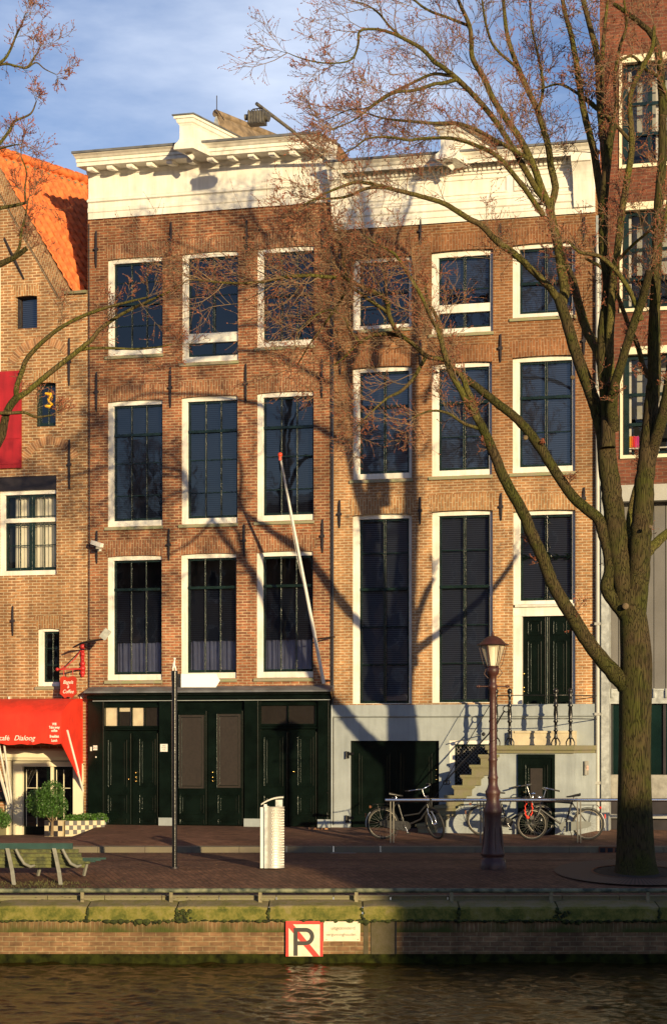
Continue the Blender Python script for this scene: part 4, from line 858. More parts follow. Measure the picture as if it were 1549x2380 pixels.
def mossmat():
    m, t, b = newmat('mossy_coping_stone'); n = t.nodes; l = t.links.new; b.inputs['Roughness'].default_value = .9
    tc = n.new('ShaderNodeTexCoord'); sp = n.new('ShaderNodeSeparateXYZ'); l(tc.outputs['Object'], sp.inputs[0])
    a = n.new('ShaderNodeTexNoise'); a.inputs['Scale'].default_value = 3.4; a.inputs['Detail'].default_value = 10; a.inputs['Roughness'].default_value = .78; l(tc.outputs['Object'], a.inputs[0])
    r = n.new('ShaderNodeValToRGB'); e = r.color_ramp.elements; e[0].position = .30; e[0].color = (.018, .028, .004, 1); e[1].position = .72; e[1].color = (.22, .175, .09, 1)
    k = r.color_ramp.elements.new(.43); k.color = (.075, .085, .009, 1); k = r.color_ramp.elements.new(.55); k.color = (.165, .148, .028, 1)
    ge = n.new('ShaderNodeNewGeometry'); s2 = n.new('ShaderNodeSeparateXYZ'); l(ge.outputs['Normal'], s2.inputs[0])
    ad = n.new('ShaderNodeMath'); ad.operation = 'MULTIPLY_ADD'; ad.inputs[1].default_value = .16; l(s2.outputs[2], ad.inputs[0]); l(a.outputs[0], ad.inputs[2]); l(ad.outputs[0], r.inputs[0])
    l(r.outputs[0], b.inputs['Base Color'])
    n2 = n.new('ShaderNodeTexNoise'); n2.inputs['Scale'].default_value = 22; n2.inputs['Detail'].default_value = 5; l(tc.outputs['Object'], n2.inputs[0])
    bp = n.new('ShaderNodeBump'); bp.inputs['Strength'].default_value = .6; bp.inputs['Distance'].default_value = .02; l(n2.outputs[0], bp.inputs['Height']); l(bp.outputs[0], b.inputs['Normal'])
    return m
M['moss'] = mossmat(); M['mossdark'] = mat('dark_moss', (.014, .022, .004), .95, var=.5, vs=14, c2=(.05, .065, .008), bump=.8, bs=30)
js = [-1400, -1180, -960, -740, -520, -300, -90, 0-0, 203, 411, 624, 843, 1067, 1296, 1532, 1760, 1990, 2220, 2450, 2680]
js = [j for j in js if j != 0]; js = sorted(js); js.insert(js.index(203), -8) if -8 not in js else None
js = sorted(set(js)); js.remove(-90)
for i in range(len(js)-1):
    a, b_ = qx(js[i])+.012, qx(js[i+1])-.012; dz_ = random.uniform(-.008, .008); q = MB()
    pf = [(.0, zc0), (.0, zc1-.05+dz_), (.012, zc1-.015+dz_), (.045, zc1+dz_), (.50, zc1+.06+dz_), (.50, zc0)]
    n = 10; vs = []
    for k_ in range(n+1):
        t = k_/n; x = a+(b_-a)*t; er = .0 if 0 < k_ < n else .018
        for (y, z) in pf: vs.append((x, y+(er if y < .1 else 0)+random.uniform(-.004, .004)*(y < .1), z-er*(z > zc0+.02)+random.uniform(-.003, .003)))
    m_ = len(pf); q.add(vs, [(k_*m_+j, k_*m_+(j+1) % m_, (k_+1)*m_+(j+1) % m_, (k_+1)*m_+j) for k_ in range(n) for j in range(m_)]+[tuple(range(m_))[::-1], tuple(range(n*m_, (n+1)*m_))])
    q.build('coping_stone', 'moss', qw)
# shaggy moss hanging from the joint under the coping and at the joints
b = MB(); x = -9.0; rn = random.Random(3)
while x < 9:
    w_ = rn.uniform(.05, .16); h_ = rn.uniform(.02, .055)*(1+1.2*max(0, math.sin(x*1.7+1))**4); zt_ = zc0+rn.uniform(.0, .02)
    b.lathe([(.001, -h_), (w_*.5, -h_*.5), (w_*.6, 0), (w_*.3, .018), (.001, .02)], (x, .035, zt_), 7, True); x += w_*.8
for j in js:
    if -80 < j < 1700:
        for k_ in range(6): b.ball((qx(j)+rn.uniform(-.02, .02), .0, zc0+.03+k_*.035), rn.uniform(.018, .035), 7)
for k_ in range(34): b.ball((qx(424)+rn.gauss(0, .09), .004, zc0+rn.uniform(.0, .18)), rn.uniform(.02, .04), 7, sz=.8)
for k_ in range(20): b.ball((qx(1310)+rn.gauss(0, .08), .004, zc0+rn.uniform(.0, .17)), rn.uniform(.02, .035), 7, sz=.8)
b.build('moss_fringe', 'mossdark', qw)
# rendered patch with a crack
b = MB(); b.box(qx(862), qx(917), .02, .05, zw+.12, zc0-.01); b.box(qx(917)+.01, qx(919)+.02, .025, .05, zw+.1, zc0-.01, mi=1); b.box(qx(845), qx(856), .03, .05, zw+.1, zc0-.02)
b.build('rendered_patch', [mat('stained_render', (.13, .105, .06), .9, var=.4, vs=9, c2=(.06, .05, .02), bump=.4), M['dark']], qw)
b = MB(); b.box(-28, 28, .015, .05, zw-.4, zw+.16); b.build('wet_band', mat('wet_slime', (.010, .012, .003), .9, var=.5, vs=6, c2=(.028, .032, .005), bump=.5, spec=.1), qw)
# low rail
qr = thing('quay_rail', 'low weathered green iron rail along the edge of the quay', 'rail', UD(0, 31.45, -.74), TH)
def rx(x): return (x-CX)/133.5
b = MB(); zr = (1720-2070)/133.5+HC+.74
b.tube([(-28, 0, zr)]+[(x, 0, zr+random.uniform(-.004, .004)) for x in np.linspace(-20, 20, 40)]+[(28, 0, zr)], .040, 8)
b.build('rail', mat('flaking_green_paint', (.06, .085, .06), .7, var=.5, vs=7, c2=(.20, .21, .13), bump=.4), qr)
for x in (-230, -20, 192, 398, 605, 828, 1049, 1280, 1505, 1730):
    b = MB(); b.box(rx(x)-.03, rx(x)+.03, -.02, .02, -.04, zr-.03); b.build('post', mat('rail_post', (.19, .165, .095), .8, var=.3, vs=9) if x == -230 else 'railpost', qr); 
    if x == -230: M['railpost'] = bpy.data.materials['rail_post']
# back kerb of the coping: small step of stone
b = MB()
for i in range(28): b.box(-28+i*2+.01, -26+i*2-.01, .72, .88, -.2, .075)
b.build('edging_stone', 'stone', tag(thing('edging', 'grey stone edging strip between the street and the quay coping', 'edging', UD(0, 31.1, -.74), TH))) if False else None
eb = MB()
for i in range(40):
    u0 = -20+i; eb.box(u0+.006, u0+.994, 0, .14, -.2, .0)
eo = eb.build('edging', 'stone'); eo.location = UD(0, 31.62, -.655); eo.rotation_euler = (0, 0, TH); tag(eo, kind='structure')
# scattered fallen leaves and crumbs
lf = MB(); rn = random.Random(5)
for i in range(260):
    u = rn.uniform(-6.5, 6.5); d = rn.choice([rn.uniform(31.2, 31.6), rn.uniform(31.3, 31.6), rn.uniform(32, 38), rn.uniform(38.6, 41)]); z = (-.80+(d-31.1)*.12+.07 if d < 31.6 else gz(d)+.008 if d < 38.3 else walk_z(u, d)+.008)
    s_ = rn.uniform(.012, .03); p = UD(u, d, z); a = rn.uniform(0, 6)
    lf.add([p+[s_*math.cos(a), s_*math.sin(a), 0], p+[-s_*math.sin(a), s_*math.cos(a), .006], p+[-s_*math.cos(a), -s_*math.sin(a), .002], p+[s_*math.sin(a)*.6, -s_*math.cos(a)*.6, .008]], [(0, 1, 2, 3)])
tag(lf.build('leaf_litter', mat('dry_leaf', (.28, .17, .09), .9, var=.4, vs=2)), kind='stuff')
# no mooring sign
def qp(x, y): return (x-CX)/135.3, (1720-y)/135.3+HC-float(qw.location[2])
sg = thing('mooring_sign', 'square red bordered no parking sign with black P on the quay wall', 'sign', (0, 0, 0), TH)
p = UD(qx(707.5), 31.12, 0); sg.location = (p[0], p[1], float(qw.location[2])+qz(2182))
W2, H2 = 86/135/2, 82/135/2
b = MB(); b.box(-W2, W2, -.045, -.012, -H2, H2); b.build('board', mat('weathered_white_enamel', (.68, .60, .44), .55, var=.10, vs=9, c2=(.74, .67, .50)), sg)
b = MB(); t = .055; mr_ = mat('sign_red', (.62, .03, .02), .5, var=.2, vs=5)
b.box(-W2, W2, -.049, -.0455, H2-t, H2); b.box(-W2, -W2+t*.9, -.049, -.0455, -H2, H2-t); b.box(W2-t*.9, W2, -.049, -.0455, -H2, H2-t)
b.build('red_border', mr_, sg)
b = MB(); b.poly([(-W2+t*.9, H2-t-.06), (-W2+t*.9+.0, H2-t), (-W2+t*.9+.075, H2-t), (W2-t*.9-.004, -H2), (W2-t*.9-.12, -H2)], -.0488, -.0456); b.build('red_diagonal', mr_, sg)
b = MB(); xs_, tt = -.185, .07; b.box(xs_, xs_+tt, -.052, -.0489, -H2+.01, H2-.115)
n = 20; R0 = .150; zc_ = H2-.115-R0; xc_ = .02
b.box(xs_+tt, xc_, -.052, -.0489, zc_+R0-tt, zc_+R0); b.box(xs_+tt, xc_, -.052, -.0489, zc_-R0, zc_-R0+tt)
for i in range(n):
    a0, a1 = math.pi/2-math.pi*i/n, math.pi/2-math.pi*(i+1)/n
    b.poly([(xc_+(R0-tt)*math.cos(a0), zc_+(R0-tt)*math.sin(a0)), (xc_+R0*math.cos(a0), zc_+R0*math.sin(a0)), (xc_+R0*math.cos(a1), zc_+R0*math.sin(a1)), (xc_+(R0-tt)*math.cos(a1), zc_+(R0-tt)*math.sin(a1))], -.052, -.0489)
b.build('letter_P', 'btext', sg)
s2 = thing('text_sign', 'small weathered white lettered sign beside the red bordered sign', 'sign', (0, 0, 0), TH)
p = UD(qx(794.5), 31.12, 0); s2.location = (p[0], p[1], float(qw.location[2])+qz(2165)); W3, H3 = 85/135/2, 46/135/2
b = MB(); b.box(-W3, W3, -.035, -.012, -H3, H3); b.build('board', bpy.data.materials['weathered_white_enamel'], s2)
text('lettering', 'uitgezonderd', .078, 'btext', s2, up_at(.02, -.0355, .055), .001); text('lettering', 'vergunninghouder.', .070, 'btext', s2, up_at(-.01, -.0355, -.055), .001)
b = MB(); [b.ball((x, -.036, z), .008, 6) for x in (-W3+.05, W3-.04) for z in (-H3+.03, H3-.025)]; b.build('screws', 'rust', s2)

# ================================================================== signpost
sp_ = street('signpost', 'black signpost with a blank white arrow board and tiny metal figure on top', 'signpost', 406, 2019, 34.4)
u_ = 1/122.
b = MB(); b.tube([(0, 0, 0), (0, 0, 1.8), (0, 0, (2019-1581)*u_)], .048, 14); b.tube([(0, 0, (2019-1616)*u_), (0, 0, (2019-1581)*u_)], .055, 14); b.build('pole', 'black', sp_)
b = MB(); b.tube([(0, 0, -.02), (0, 0, .03)], .08, 12); b.build('base_collar', 'anchor', sp_)
z0_, z1_ = (2019-1598)*u_, (2019-1567)*u_
b = MB(); b.tube([(0, 0, z0_+.12), (0, 0, z1_+.06)], .062, 14); b.box(.05, .125, -.012, .012, z0_+.0, z1_-.0); b.build('clamp', 'black', sp_)
b = MB(); zm = (z0_+z1_)/2; b.poly([(.125, z0_), (.125+.66, z0_), (.125+.74, zm), (.125+.67, z1_), (.125, z1_)], -.02, .015); b.build('arrow_board', mat('blank_white_board', (.88, .87, .82), .35, var=.01), sp_)
b = MB(); zt_ = (2019-1561)*u_+.0
b.tube([(0, 0, zt_-.09), (0, 0, zt_-.02)], .05, 12); z_ = zt_-.02
b.tube([(-.028, 0, z_), (-.032, 0, z_+.08), (-.012, 0, z_+.14), (.0, 0, z_+.21), (0, 0, z_+.235)], [.012, .016, .022, .017, .008], 8)
b.tube([(.035, 0, z_), (.018, 0, z_+.08), (-.006, 0, z_+.14)], [.011, .015, .02], 8)
b.tube([(-.008, 0, z_+.21), (-.034, .01, z_+.16), (-.02, .01, z_+.12)], [.009, .009, .008], 6); b.ball((0, 0, z_+.258), .024, 10)
b.build('finial_figure', 'plastic', sp_)
b = MB(); [b.ball((.105, -.016, z), .010, 6) for z in (z0_+.10, z0_+.16)]; b.build('bolts', 'chrome', sp_)

# ================================================================== litter bin
bn = street('litter_bin', 'tall perforated steel litter bin with curved lid standing on the street', 'litter bin', 633.5, 2017, 34.4)
hh = 142/122.
def oval(k, rx_, ry_, z): return [(rx_*math.cos(2*math.pi*i/k), ry_*math.sin(2*math.pi*i/k), z) for i in range(k)]
b = MB(); k = 28; vs = []
for z in (.0, .03, hh-.03, hh): vs += oval(k, .20+(.01 if z in (.0, hh) else 0), .20+(.01 if z in (.0, hh) else 0), z)
b.add(vs, [(i*k+j, i*k+(j+1) % k, (i+1)*k+(j+1) % k, (i+1)*k+j) for i in range(3) for j in range(k)], True); b.add(oval(k, .2, .2, hh-.05), [tuple(range(k))], mi=0)
b.v = [(x+.02, y, z) for x, y, z in b.v]; body = b.build('body', 'steel', bn)
b = MB(); mm_ = 0
for i in range(22):
    for j in range(14):
        a = math.pi*1.18+j*math.pi*.72/13; a += (i % 2)*.05
        x, y = .02+.202*math.cos(a), .202*math.sin(a)
        if math.cos(a) < -.25: continue
        b.ball((x, y, .06+i*(hh-.12)/21), .013, 5)
b.build('studs', 'studs', body)
b = MB(); b.box(-.225, -.150, -.16, .1, .0, hh-.01); b.build('door_strip', 'plastic', bn)
b = MB(); b.box(-.150, -.085, -.205, -.1, .0, hh+.02); b.build('hinge_post', 'zinc', bn)
b = MB(); pf = []; n = 10
for i in range(n+1): t = i/n; pf.append((-.21+.42*t, hh+.03+.135*(1-(1-t)**2.2)))
top = [(x, z+.028) for x, z in pf]
b.poly(pf+top[::-1], -.17, .17); ld_ = b.build('lid', 'steel', bn)
b = MB(); b.box(.06, .19, -.10, .12, hh, hh+.13); b.build('lid_support', 'zinc', bn)
b = MB(); b.box(-.155, -.10, -.22, -.206, hh-.0, hh+.05); b.build('emblem_plate', 'plastic', bn)

# ================================================================== street lamp
lp = street('street_lamp', 'maroon cast iron street lamp with glazed lantern between the bicycles', 'street lamp', 1145, 2020, 34.4)
def lz(y): return (2020-y)/122.
def lr(px): return px/2/122.
b = MB()
prof = [(lr(64), 0), (lr(64), .06), (lr(60), .17), (lr(50), .20), (lr(50), .24), (lr(57), .27), (lr(54), .31), (lr(46), .5), (lr(41), .75), (lr(38), lz(1900)), (lr(42), lz(1890)), (lr(44), lz(1883)), (lr(38), lz(1876)), (lr(33), lz(1868)), (lr(29), lz(1857)), (lr(34), lz(1846)), (lr(36), lz(1840)), (lr(28), lz(1834)), (lr(22), lz(1824)), (lr(22), lz(1812)), (lr(25), lz(1808)), (lr(21), lz(1803)), (lr(19), lz(1790)), (lr(19), lz(1770)), (lr(23), lz(1766)), (lr(18), lz(1762)), (lr(17), lz(1700)), (lr(16), lz(1640)), (lr(16), lz(1604)), (lr(21), lz(1600)), (lr(21), lz(1593)), (lr(16), lz(1590)), (lr(17), lz(1572)), (lr(26), lz(1567)), (lr(30), lz(1560)), (lr(28), lz(1552)), (lr(22), lz(1550))]
b.lathe(prof, (0, 0, 0), 20)
b.build('column', 'plum', lp)
b = MB()
for i in range(8):
    a = i*math.pi/4+.2; b.tube([(lr(52)*math.cos(a), lr(52)*math.sin(a), .30), (lr(41)*math.cos(a), lr(41)*math.sin(a), .80)], .012, 5)
for i in range(34):
    a = i*.9; z = lz(1795)+(i/34)*(lz(1668)-lz(1795)); b.tube([(lr(18)*math.cos(a+q), lr(18)*math.sin(a+q), z+q*.05) for q in (0, .5, 1.)], .007, 4)
b.build('relief_ornament', 'plum', lp)
b = MB(); z_ = lz(1596); b.tube([(-.30, 0, z_), (0, 0, z_), (.29, 0, z_)], .012, 8)
for s_ in (-1, 1): b.ball((s_*.27, 0, z_), .028, 8); b.ball((s_*.30, 0, z_), .022, 8); b.ball((s_*.24, 0, z_), .018, 8)
b.build('ladder_bar', 'plum', lp)
# lantern: hexagonal tapering glass, dome roof, finial
za, zb2 = lz(1550), lz(1500)
b = MB(); k = 6; ra, rb_ = lr(26), lr(56)
b.add([(ra*math.cos(math.pi*i/3), ra*math.sin(math.pi*i/3), za) for i in range(6)]+[(rb_*math.cos(math.pi*i/3), rb_*math.sin(math.pi*i/3), zb2) for i in range(6)], [(i, (i+1) % 6, 6+(i+1) % 6, 6+i) for i in range(6)])
gl_ = b.build('lantern_glass', 'lampglass', lp)
b = MB()
for i in range(6):
    c_, s_ = math.cos(math.pi*i/3), math.sin(math.pi*i/3); b.tube([(ra*c_, ra*s_, za), (rb_*c_, rb_*s_, zb2)], .008, 5)
    b.tube([(ra*1.25*c_, ra*1.25*s_, za-.02), ((ra*1.7)*c_, (ra*1.7)*s_, za+.05), (rb_*1.17*c_, rb_*1.17*s_, zb2)], .006, 5)
b.ring((0, 0, zb2), rb_, .012, (0, 0, 1), 12, 5); b.ring((0, 0, za), ra, .012, (0, 0, 1), 12, 5)
b.tube([(-lr(30), 0, za-.03), (-lr(40), 0, za-.14), (-lr(22), 0, za-.22)], .009, 5); b.tube([(lr(30), 0, za-.03), (lr(44), 0, za-.12), (lr(22), 0, za-.22)], .009, 5)
b.build('lantern_frame', 'plum', lp)
b = MB(); b.lathe([(lr(76), zb2), (lr(74), zb2+.015), (lr(60), zb2+.03), (lr(50), zb2+.075), (lr(38), zb2+.125), (lr(20), zb2+.165), (lr(6), zb2+.18), (lr(5), zb2+.20), (lr(8), zb2+.21), (lr(5), zb2+.225), (.004, zb2+.275)], (0, 0, 0), 24); b.build('lantern_roof', 'plum', lp)
b = MB(); b.tube([(0, 0, za+.02), (0, 0, zb2-.04)], .075, 14); b.build('mantle', mat('frosted_lamp_tube', (.85, .80, .62), .4, var=.05), lp)

# ================================================================== stoop of house B
yF = -1.15
XR = FX(1335, yF); zL = FZ(1240, 1733, yF); zLb = FZ(1240, 1751, yF)
st = thing('stoop', 'high stone stoop with iron balusters rising to the dark green front door', 'stoop', (FX(1240, yF), yF, 0), world=True)
steps = [(1111.6, 1754), (1090.6, 1778), (1069.5, 1801.6), (1050, 1825.7), (1031.5, 1849), (1009.4, 1873), (988, 1898), (966, 1916)]
XL = FX(1133, yF)
q = MB(); pts = [(XL-.02, zLb)]
for i, (x, y) in enumerate(steps):
    X, Z = FX(x, yF), FZ(x, y, yF); nx = XL-.02 if i == 0 else FX(steps[i-1][0], yF)+.05
    b = MB(); n = MB()
    zbk = Z-.235 if i < 7 else -.1
    x1_ = nx+.28
    b.prism([(yF, Z-.10), (yF-.0, Z-.10)], X, X) if False else None
    # block with a moulded nosing
    b.box(X+.05, x1_-.07, yF+.0, -.12, max(zbk, -.2), Z-.085); b.box(X+.025, x1_-.04, yF-.02, -.12, Z-.085, Z-.055); b.box(X, x1_-.0, yF-.04, -.12, Z-.055, Z)
    b.build('step', 'stone', st)
# painted side wall under the steps
spts = [(FX(1336, yF)-.0, -.12), (FX(1336, yF)-.0, zLb-.003), (XL+.1, zLb-.003)]
for i, (x, y) in enumerate(steps):
    X, Z = FX(x, yF), FZ(x, y, yF); spts.append((X+.30, Z-.24)); 
    if i < 7: spts.append((X+.30-.19, Z-.24)) 
spts += [(FX(966, yF)+.3, -.12)]
w_ = MB(); w_.poly(spts, yF+.06, yF+.2)
cdx0, cdx1, cdz0, cdz1 = FX(1203, yF), FX(1289, yF), -.1, zLb-.02
w_.build('side_wall', 'plinth', st)
w_ = MB(); w_.add([(FX(1336, yF), yF+.06, -.12), (FX(1336, yF)+.38, -.06, -.12), (FX(1336, yF)+.38, -.06, zLb-.003), (FX(1336, yF), yF+.06, zLb-.003)], [(0, 1, 2, 3)]); w_.build('end_wall', 'plinth', st)
# cellar door under the landing
w_ = MB(); w_.box(cdx0, cdx1, yF+.035, yF+.058, cdz0, cdz1); w_.box(cdx0, cdx0+.07, yF+.0, yF+.035, cdz0, cdz1); w_.box(cdx1-.07, cdx1, yF+.0, yF+.035, cdz0, cdz1); w_.box(cdx0+.07, cdx1-.07, yF, yF+.035, cdz1-.09, cdz1)
panelled(w_, cdx0+.16, cdx1-.16, cdz0+.15, cdz1-.22, yF+.035)
co = w_.build('cellar_door', ['green', 'trim'], st)
w_ = MB(); w_.box(cdx0+.28, cdx1-.28, yF+.018, yF+.022, cdz0+.75, cdz1-.32); w_.build('pane', 'bronze', co)
b = MB(); b.ball((cdx0+.14, yF-.02, cdz0+1.0), .02, 8); b.build('door_knob', 'brass', co)
# landing slab, chamfered to the right
b = MB(); P_ = [(XL-.05, yF-.05), (XR+.0, yF-.05), (XR+.42, -.04), (XL-.05, -.04)]
P2 = [(XL, yF-.0), (XR-.02, yF-.0), (XR+.38, -.04), (XL, -.04)]
lay = [(P2, zLb), (P2, zLb+.06), (P_, zLb+.075), (P_, zL-.01), ([(a, c) for a, c in P_], zL)]
vs = [(p[0], p[1], z) for pp, z in lay for p in pp]
b.add(vs, [(i*4+j, i*4+(j+1) % 4, (i+1)*4+(j+1) % 4, (i+1)*4+j) for i in range(4) for j in range(4)]+[(3, 2, 1, 0), (16, 17, 18, 19)]); b.build('landing_slab', 'stone', st)
b = MB(); b.box(FX(1190, -.3), FX(1337, -.3), -.32, .1, zL+.003, dq[2]); b.box(FX(1196, -.3), FX(1332, -.3), -.35, -.32, dq[2]-.05, dq[2]-.005); b.build('threshold', mat('worn_limestone', (.50, .43, .30), .8, var=.12, vs=4, bump=.2), st)
# balusters
def baluster(X, Y, name='baluster'):
    h = 1.28; b = MB()
    pr_ = [(.012, .14), (.03, .16), (.022, .20), (.018, .30), (.03, .33), (.02, .36), (.018, .50), (.034, .54), (.02, .58), (.030, .70), (.022, .86), (.036, .90), (.02, .94), (.017, 1.08), (.028, 1.12), (.018, 1.15), (.032, 1.20), (.034, 1.24), (.02, 1.275), (.003, 1.29)]
    b.lathe([(r*1.75, z) for r, z in pr_], (X, Y, zL), 10)
    for a in (0, 1.57, 3.14, 4.71): b.tube([(X, Y, zL+.17), (X+.055*math.cos(a), Y+.055*math.sin(a), zL+.15), (X+.095*math.cos(a), Y+.095*math.sin(a), zL+.07), (X+.09*math.cos(a), Y+.09*math.sin(a), zL+.0)], .015, 6)
    b.build(name, 'black', st)
    return (X, Y)
bp_ = []
for x, Y in ((1152, yF+.05), (1184, yF+.05), (1291, yF+.05), (1325, yF+.12)):
    bp_.append(baluster(FX(x, Y), Y))
for dzr in (1.13, .60):
    z = zL+dzr; b = MB(); b.tube([(bp_[0][0], bp_[0][1], z), (bp_[1][0], bp_[1][1], z), (bp_[2][0], bp_[2][1], z), (bp_[3][0], bp_[3][1], z), (XR+.42, -.06, z+.0)], .011, 6); b.build('rail', 'black', st)
# sloping rails down the steps
xb_, yb_ = bp_[0]; S2 = steps[6]; X2, Z2 = FX(1013, yF), FZ(1013, 1868, yF)
b = MB(); b.tube([(xb_, yF, zL+1.13), (X2-.1, yF, Z2+.0)], .009, 6); b.build('rail', 'black', st)
q0 = P(1152, 1688, yF); q1 = P(1034, 1817, yF); b = MB(); b.tube([P(1172, 1652, yF), P(1160, 1672, yF), q0, (q0+q1)/2, q1], .017, 8)
cc = P(1034, 1817, yF); [b.ring((cc[0]+dx_, yF, cc[2]-.02), .045, .012, (0, 1, 0), 12, 5) for dx_ in (0, .07)]
cc = P(1176, 1648, yF); b.ring((cc[0], yF, cc[2]), .07, .014, (0, 1, 0), 14, 5); b.build('handrail', 'black', st)
b = MB(); cc = P(1116, 1710, -.02); b.tube([(cc[0]+.1, yF, cc[2]+.02), (cc[0], -.1, cc[2])], .012, 6); b.ball((cc[0]+.25, yF+.03, cc[2]+.03), .045, 8); b.build('handrail_stay', 'black', st)
# intercom on the angled wall
ip = thing('intercom', 'small steel intercom panel with pink button on the angled stoop wall', 'intercom', tuple(np.array([XR+.22, -.72, FZ(1360, 1785, -.6)])), math.atan2(1.0, .36)-.0)
ip.rotation_euler = (0, 0, math.atan2(1.09, .38)); 
b = MB(); b.box(-.085, .085, -.012, .01, -.16, .16); b.build('panel', 'grey_paint', ip)
b = MB(); b.box(-.02, .05, -.02, -.0125, -.05, .05); b.build('button', mat('pink_button', (.75, .4, .32), .5), ip)
b = MB(); b.tube([(-.05, -.03, .0), (.0, -.03, .0)], .01, 6); b.build('key', 'chrome', ip)

# ================================================================== bicycles
def bicycle(name, label, x, y, d, face=1, turn=0., steer=0., wb=1.12, man=True, lean=0., lock=None, case='black', fram='anchor', mud='black', drop=False):
    t = street(name, label, 'bicycle', x, y, d, group='bicycles parked along the steel rail', turn=turn)
    R = .345; f = face
    def pt(a, z, w_=0): return (f*a, w_, z)
    rw, fw = (-wb/2, R), (wb/2, R)
    hd0, hd1 = (wb/2-.17, .68), (wb/2-.25, .93)     # head tube bottom and top
    bb = (-.10, .29); st0 = (-.27, .86)
    fr = MB()
    fr.tube([pt(*bb), pt(*st0)], .022, 8)
    if drop: fr.tube([pt(*hd0), pt(hd0[0]-.16, .44), pt(bb[0]+.16, bb[1]+.06), pt(*bb)], .022, 8); fr.tube([pt(hd0[0]-.03, .76), pt(hd0[0]-.2, .56), pt(bb[0]-.02, bb[1]+.22)], .019, 8)
    else: fr.tube([pt(*hd0), pt(*bb)], .023, 8); fr.tube([pt(hd1[0]+.03, hd1[1]-.07), pt(st0[0]+.02, st0[1]-.05)], .021, 8)
    fr.tube([pt(*hd0), pt(*hd1)], .026, 8)
    for s_ in (-.05, .05): fr.tube([pt(bb[0], bb[1], s_*.6), pt(rw[0], rw[1], s_)], .014, 6); fr.tube([pt(st0[0], st0[1]-.06, s_*.4), pt(rw[0], rw[1], s_)], .012, 6)
    fr.build('frame', fram, t)
    # steering assembly is rotated about the head tube foot
    piv = Vector(pt(*hd0)); ax = (Vector(pt(*hd1))-piv).normalized(); SM = Matrix.Translation(piv) @ Matrix.Rotation(steer*f, 4, ax) @ Matrix.Translation(-piv)
    def wheel(c, rot=None):
        ty = MB(); ty.ring(pt(c[0], c[1]), R-.018, .024, (0, 1, 0), 40, 8)
        ri = MB(); ri.ring(pt(c[0], c[1]), R-.045, .009, (0, 1, 0), 40, 6); 
        sp = MB()
        for i in range(28):
            a = 2*math.pi*i/28; a2 = a+(.5 if i % 2 else -.5); s_ = .03 if i % 4 < 2 else -.03
            sp.tube([pt(c[0]+.03*math.cos(a2), c[1]+.03*math.sin(a2), s_), pt(c[0]+(R-.05)*math.cos(a), c[1]+(R-.05)*math.sin(a), 0)], .0018, 3, cap=False)
        hu = MB(); hu.tube([pt(c[0], c[1], -.05), pt(c[0], c[1], .05)], .028, 10)
        ms_ = [ty, ri, sp, hu]
        if rot is not None: [q_.xf(rot) for q_ in ms_]
        w = ty.build('wheel', mat_rubber, t); ri.build('rim', 'rim', w); sp.build('spokes', 'spoke', w); hu.build('hub', 'chrome', w)
    wheel(rw); wheel(fw, SM)
    fk = MB()
    for s_ in (-.05, .05): fk.tube([pt(hd0[0], hd0[1], s_*.5), pt(hd0[0]+.05, hd0[1]-.12, s_), pt(fw[0]-.035, fw[1]+.12, s_), pt(fw[0], fw[1], s_)], [.018, .018, .014, .011], 6)
    fk.xf(SM).build('fork', fram if man else 'chrome', t)
    # stem and swept handlebar
    hb = MB(); top = (hd1[0]-.05, hd1[1]+.16); hb.tube([pt(*hd1), pt(*top)], .012, 8)
    for s_ in (-1, 1): hb.tube([pt(top[0], top[1], 0), pt(top[0]+.05, top[1]+.03, s_*.08), pt(top[0]+.04, top[1]+.05, s_*.2), pt(top[0]-.08, top[1]+.03, s_*.27), pt(top[0]-.22, top[1]-.0, s_*.28)], .011, 8)
    hb.xf(SM); ho = hb.build('handlebar', 'chrome', t)
    gp = MB()
    for s_ in (-1, 1): gp.tube([pt(top[0]-.11, top[1]+.022, s_*.275), pt(top[0]-.24, top[1]-.005, s_*.28)], .018, 8)
    gp.xf(SM).build('grip', mat_rubber, ho)
    la = MB(); la.lathe([(.02, -.05), (.036, -.02), (.042, .03), (.040, .035)], (0, 0, 0), 12); la.xf(SM @ Matrix.Translation(pt(hd1[0]+.09, hd1[1]+.0)) @ Matrix.Rotation(f*math.pi/2, 4, 'Y')); la.tube([SM @ Vector(pt(hd0[0], hd0[1]+.06)), SM @ Vector(pt(hd1[0]+.08, hd1[1]-.02))], .006, 5); la.build('headlight', 'chrome', t)
    # saddle
    sd = MB(); vs = []; n_ = 8
    for i in range(n_+1):
        q_ = i/n_; wid = .085*(1-q_)**.6+.018; zc_ = .965+.02*math.cos(q_*3.1)+(.012 if i == 0 else 0); hz = .035*(1-.55*q_)
        for j in range(8): a = 2*math.pi*j/8; vs.append(pt(st0[0]-.17+.30*q_, zc_+hz*math.sin(a), wid*math.cos(a)))
    sd.add(vs, [(i*8+j, i*8+(j+1) % 8, (i+1)*8+(j+1) % 8, (i+1)*8+j) for i in range(n_) for j in range(8)], True); sd.add(vs, [tuple(range(8)), tuple(range(n_*8, n_*8+8))]); sd.build('saddle', mat_leather, t)
    sp = MB(); sp.tube([pt(*st0), pt(st0[0]-.035, .95)], .012, 8); sp.ring(pt(st0[0]-.09, .915, .04), .018, .005, (0, 0, 1), 8, 4); sp.ring(pt(st0[0]-.09, .915, -.04), .018, .005, (0, 0, 1), 8, 4); sp.build('seat_post', 'chrome', t)
    # mudguards, chain case, rack, cranks
    mg = MB()
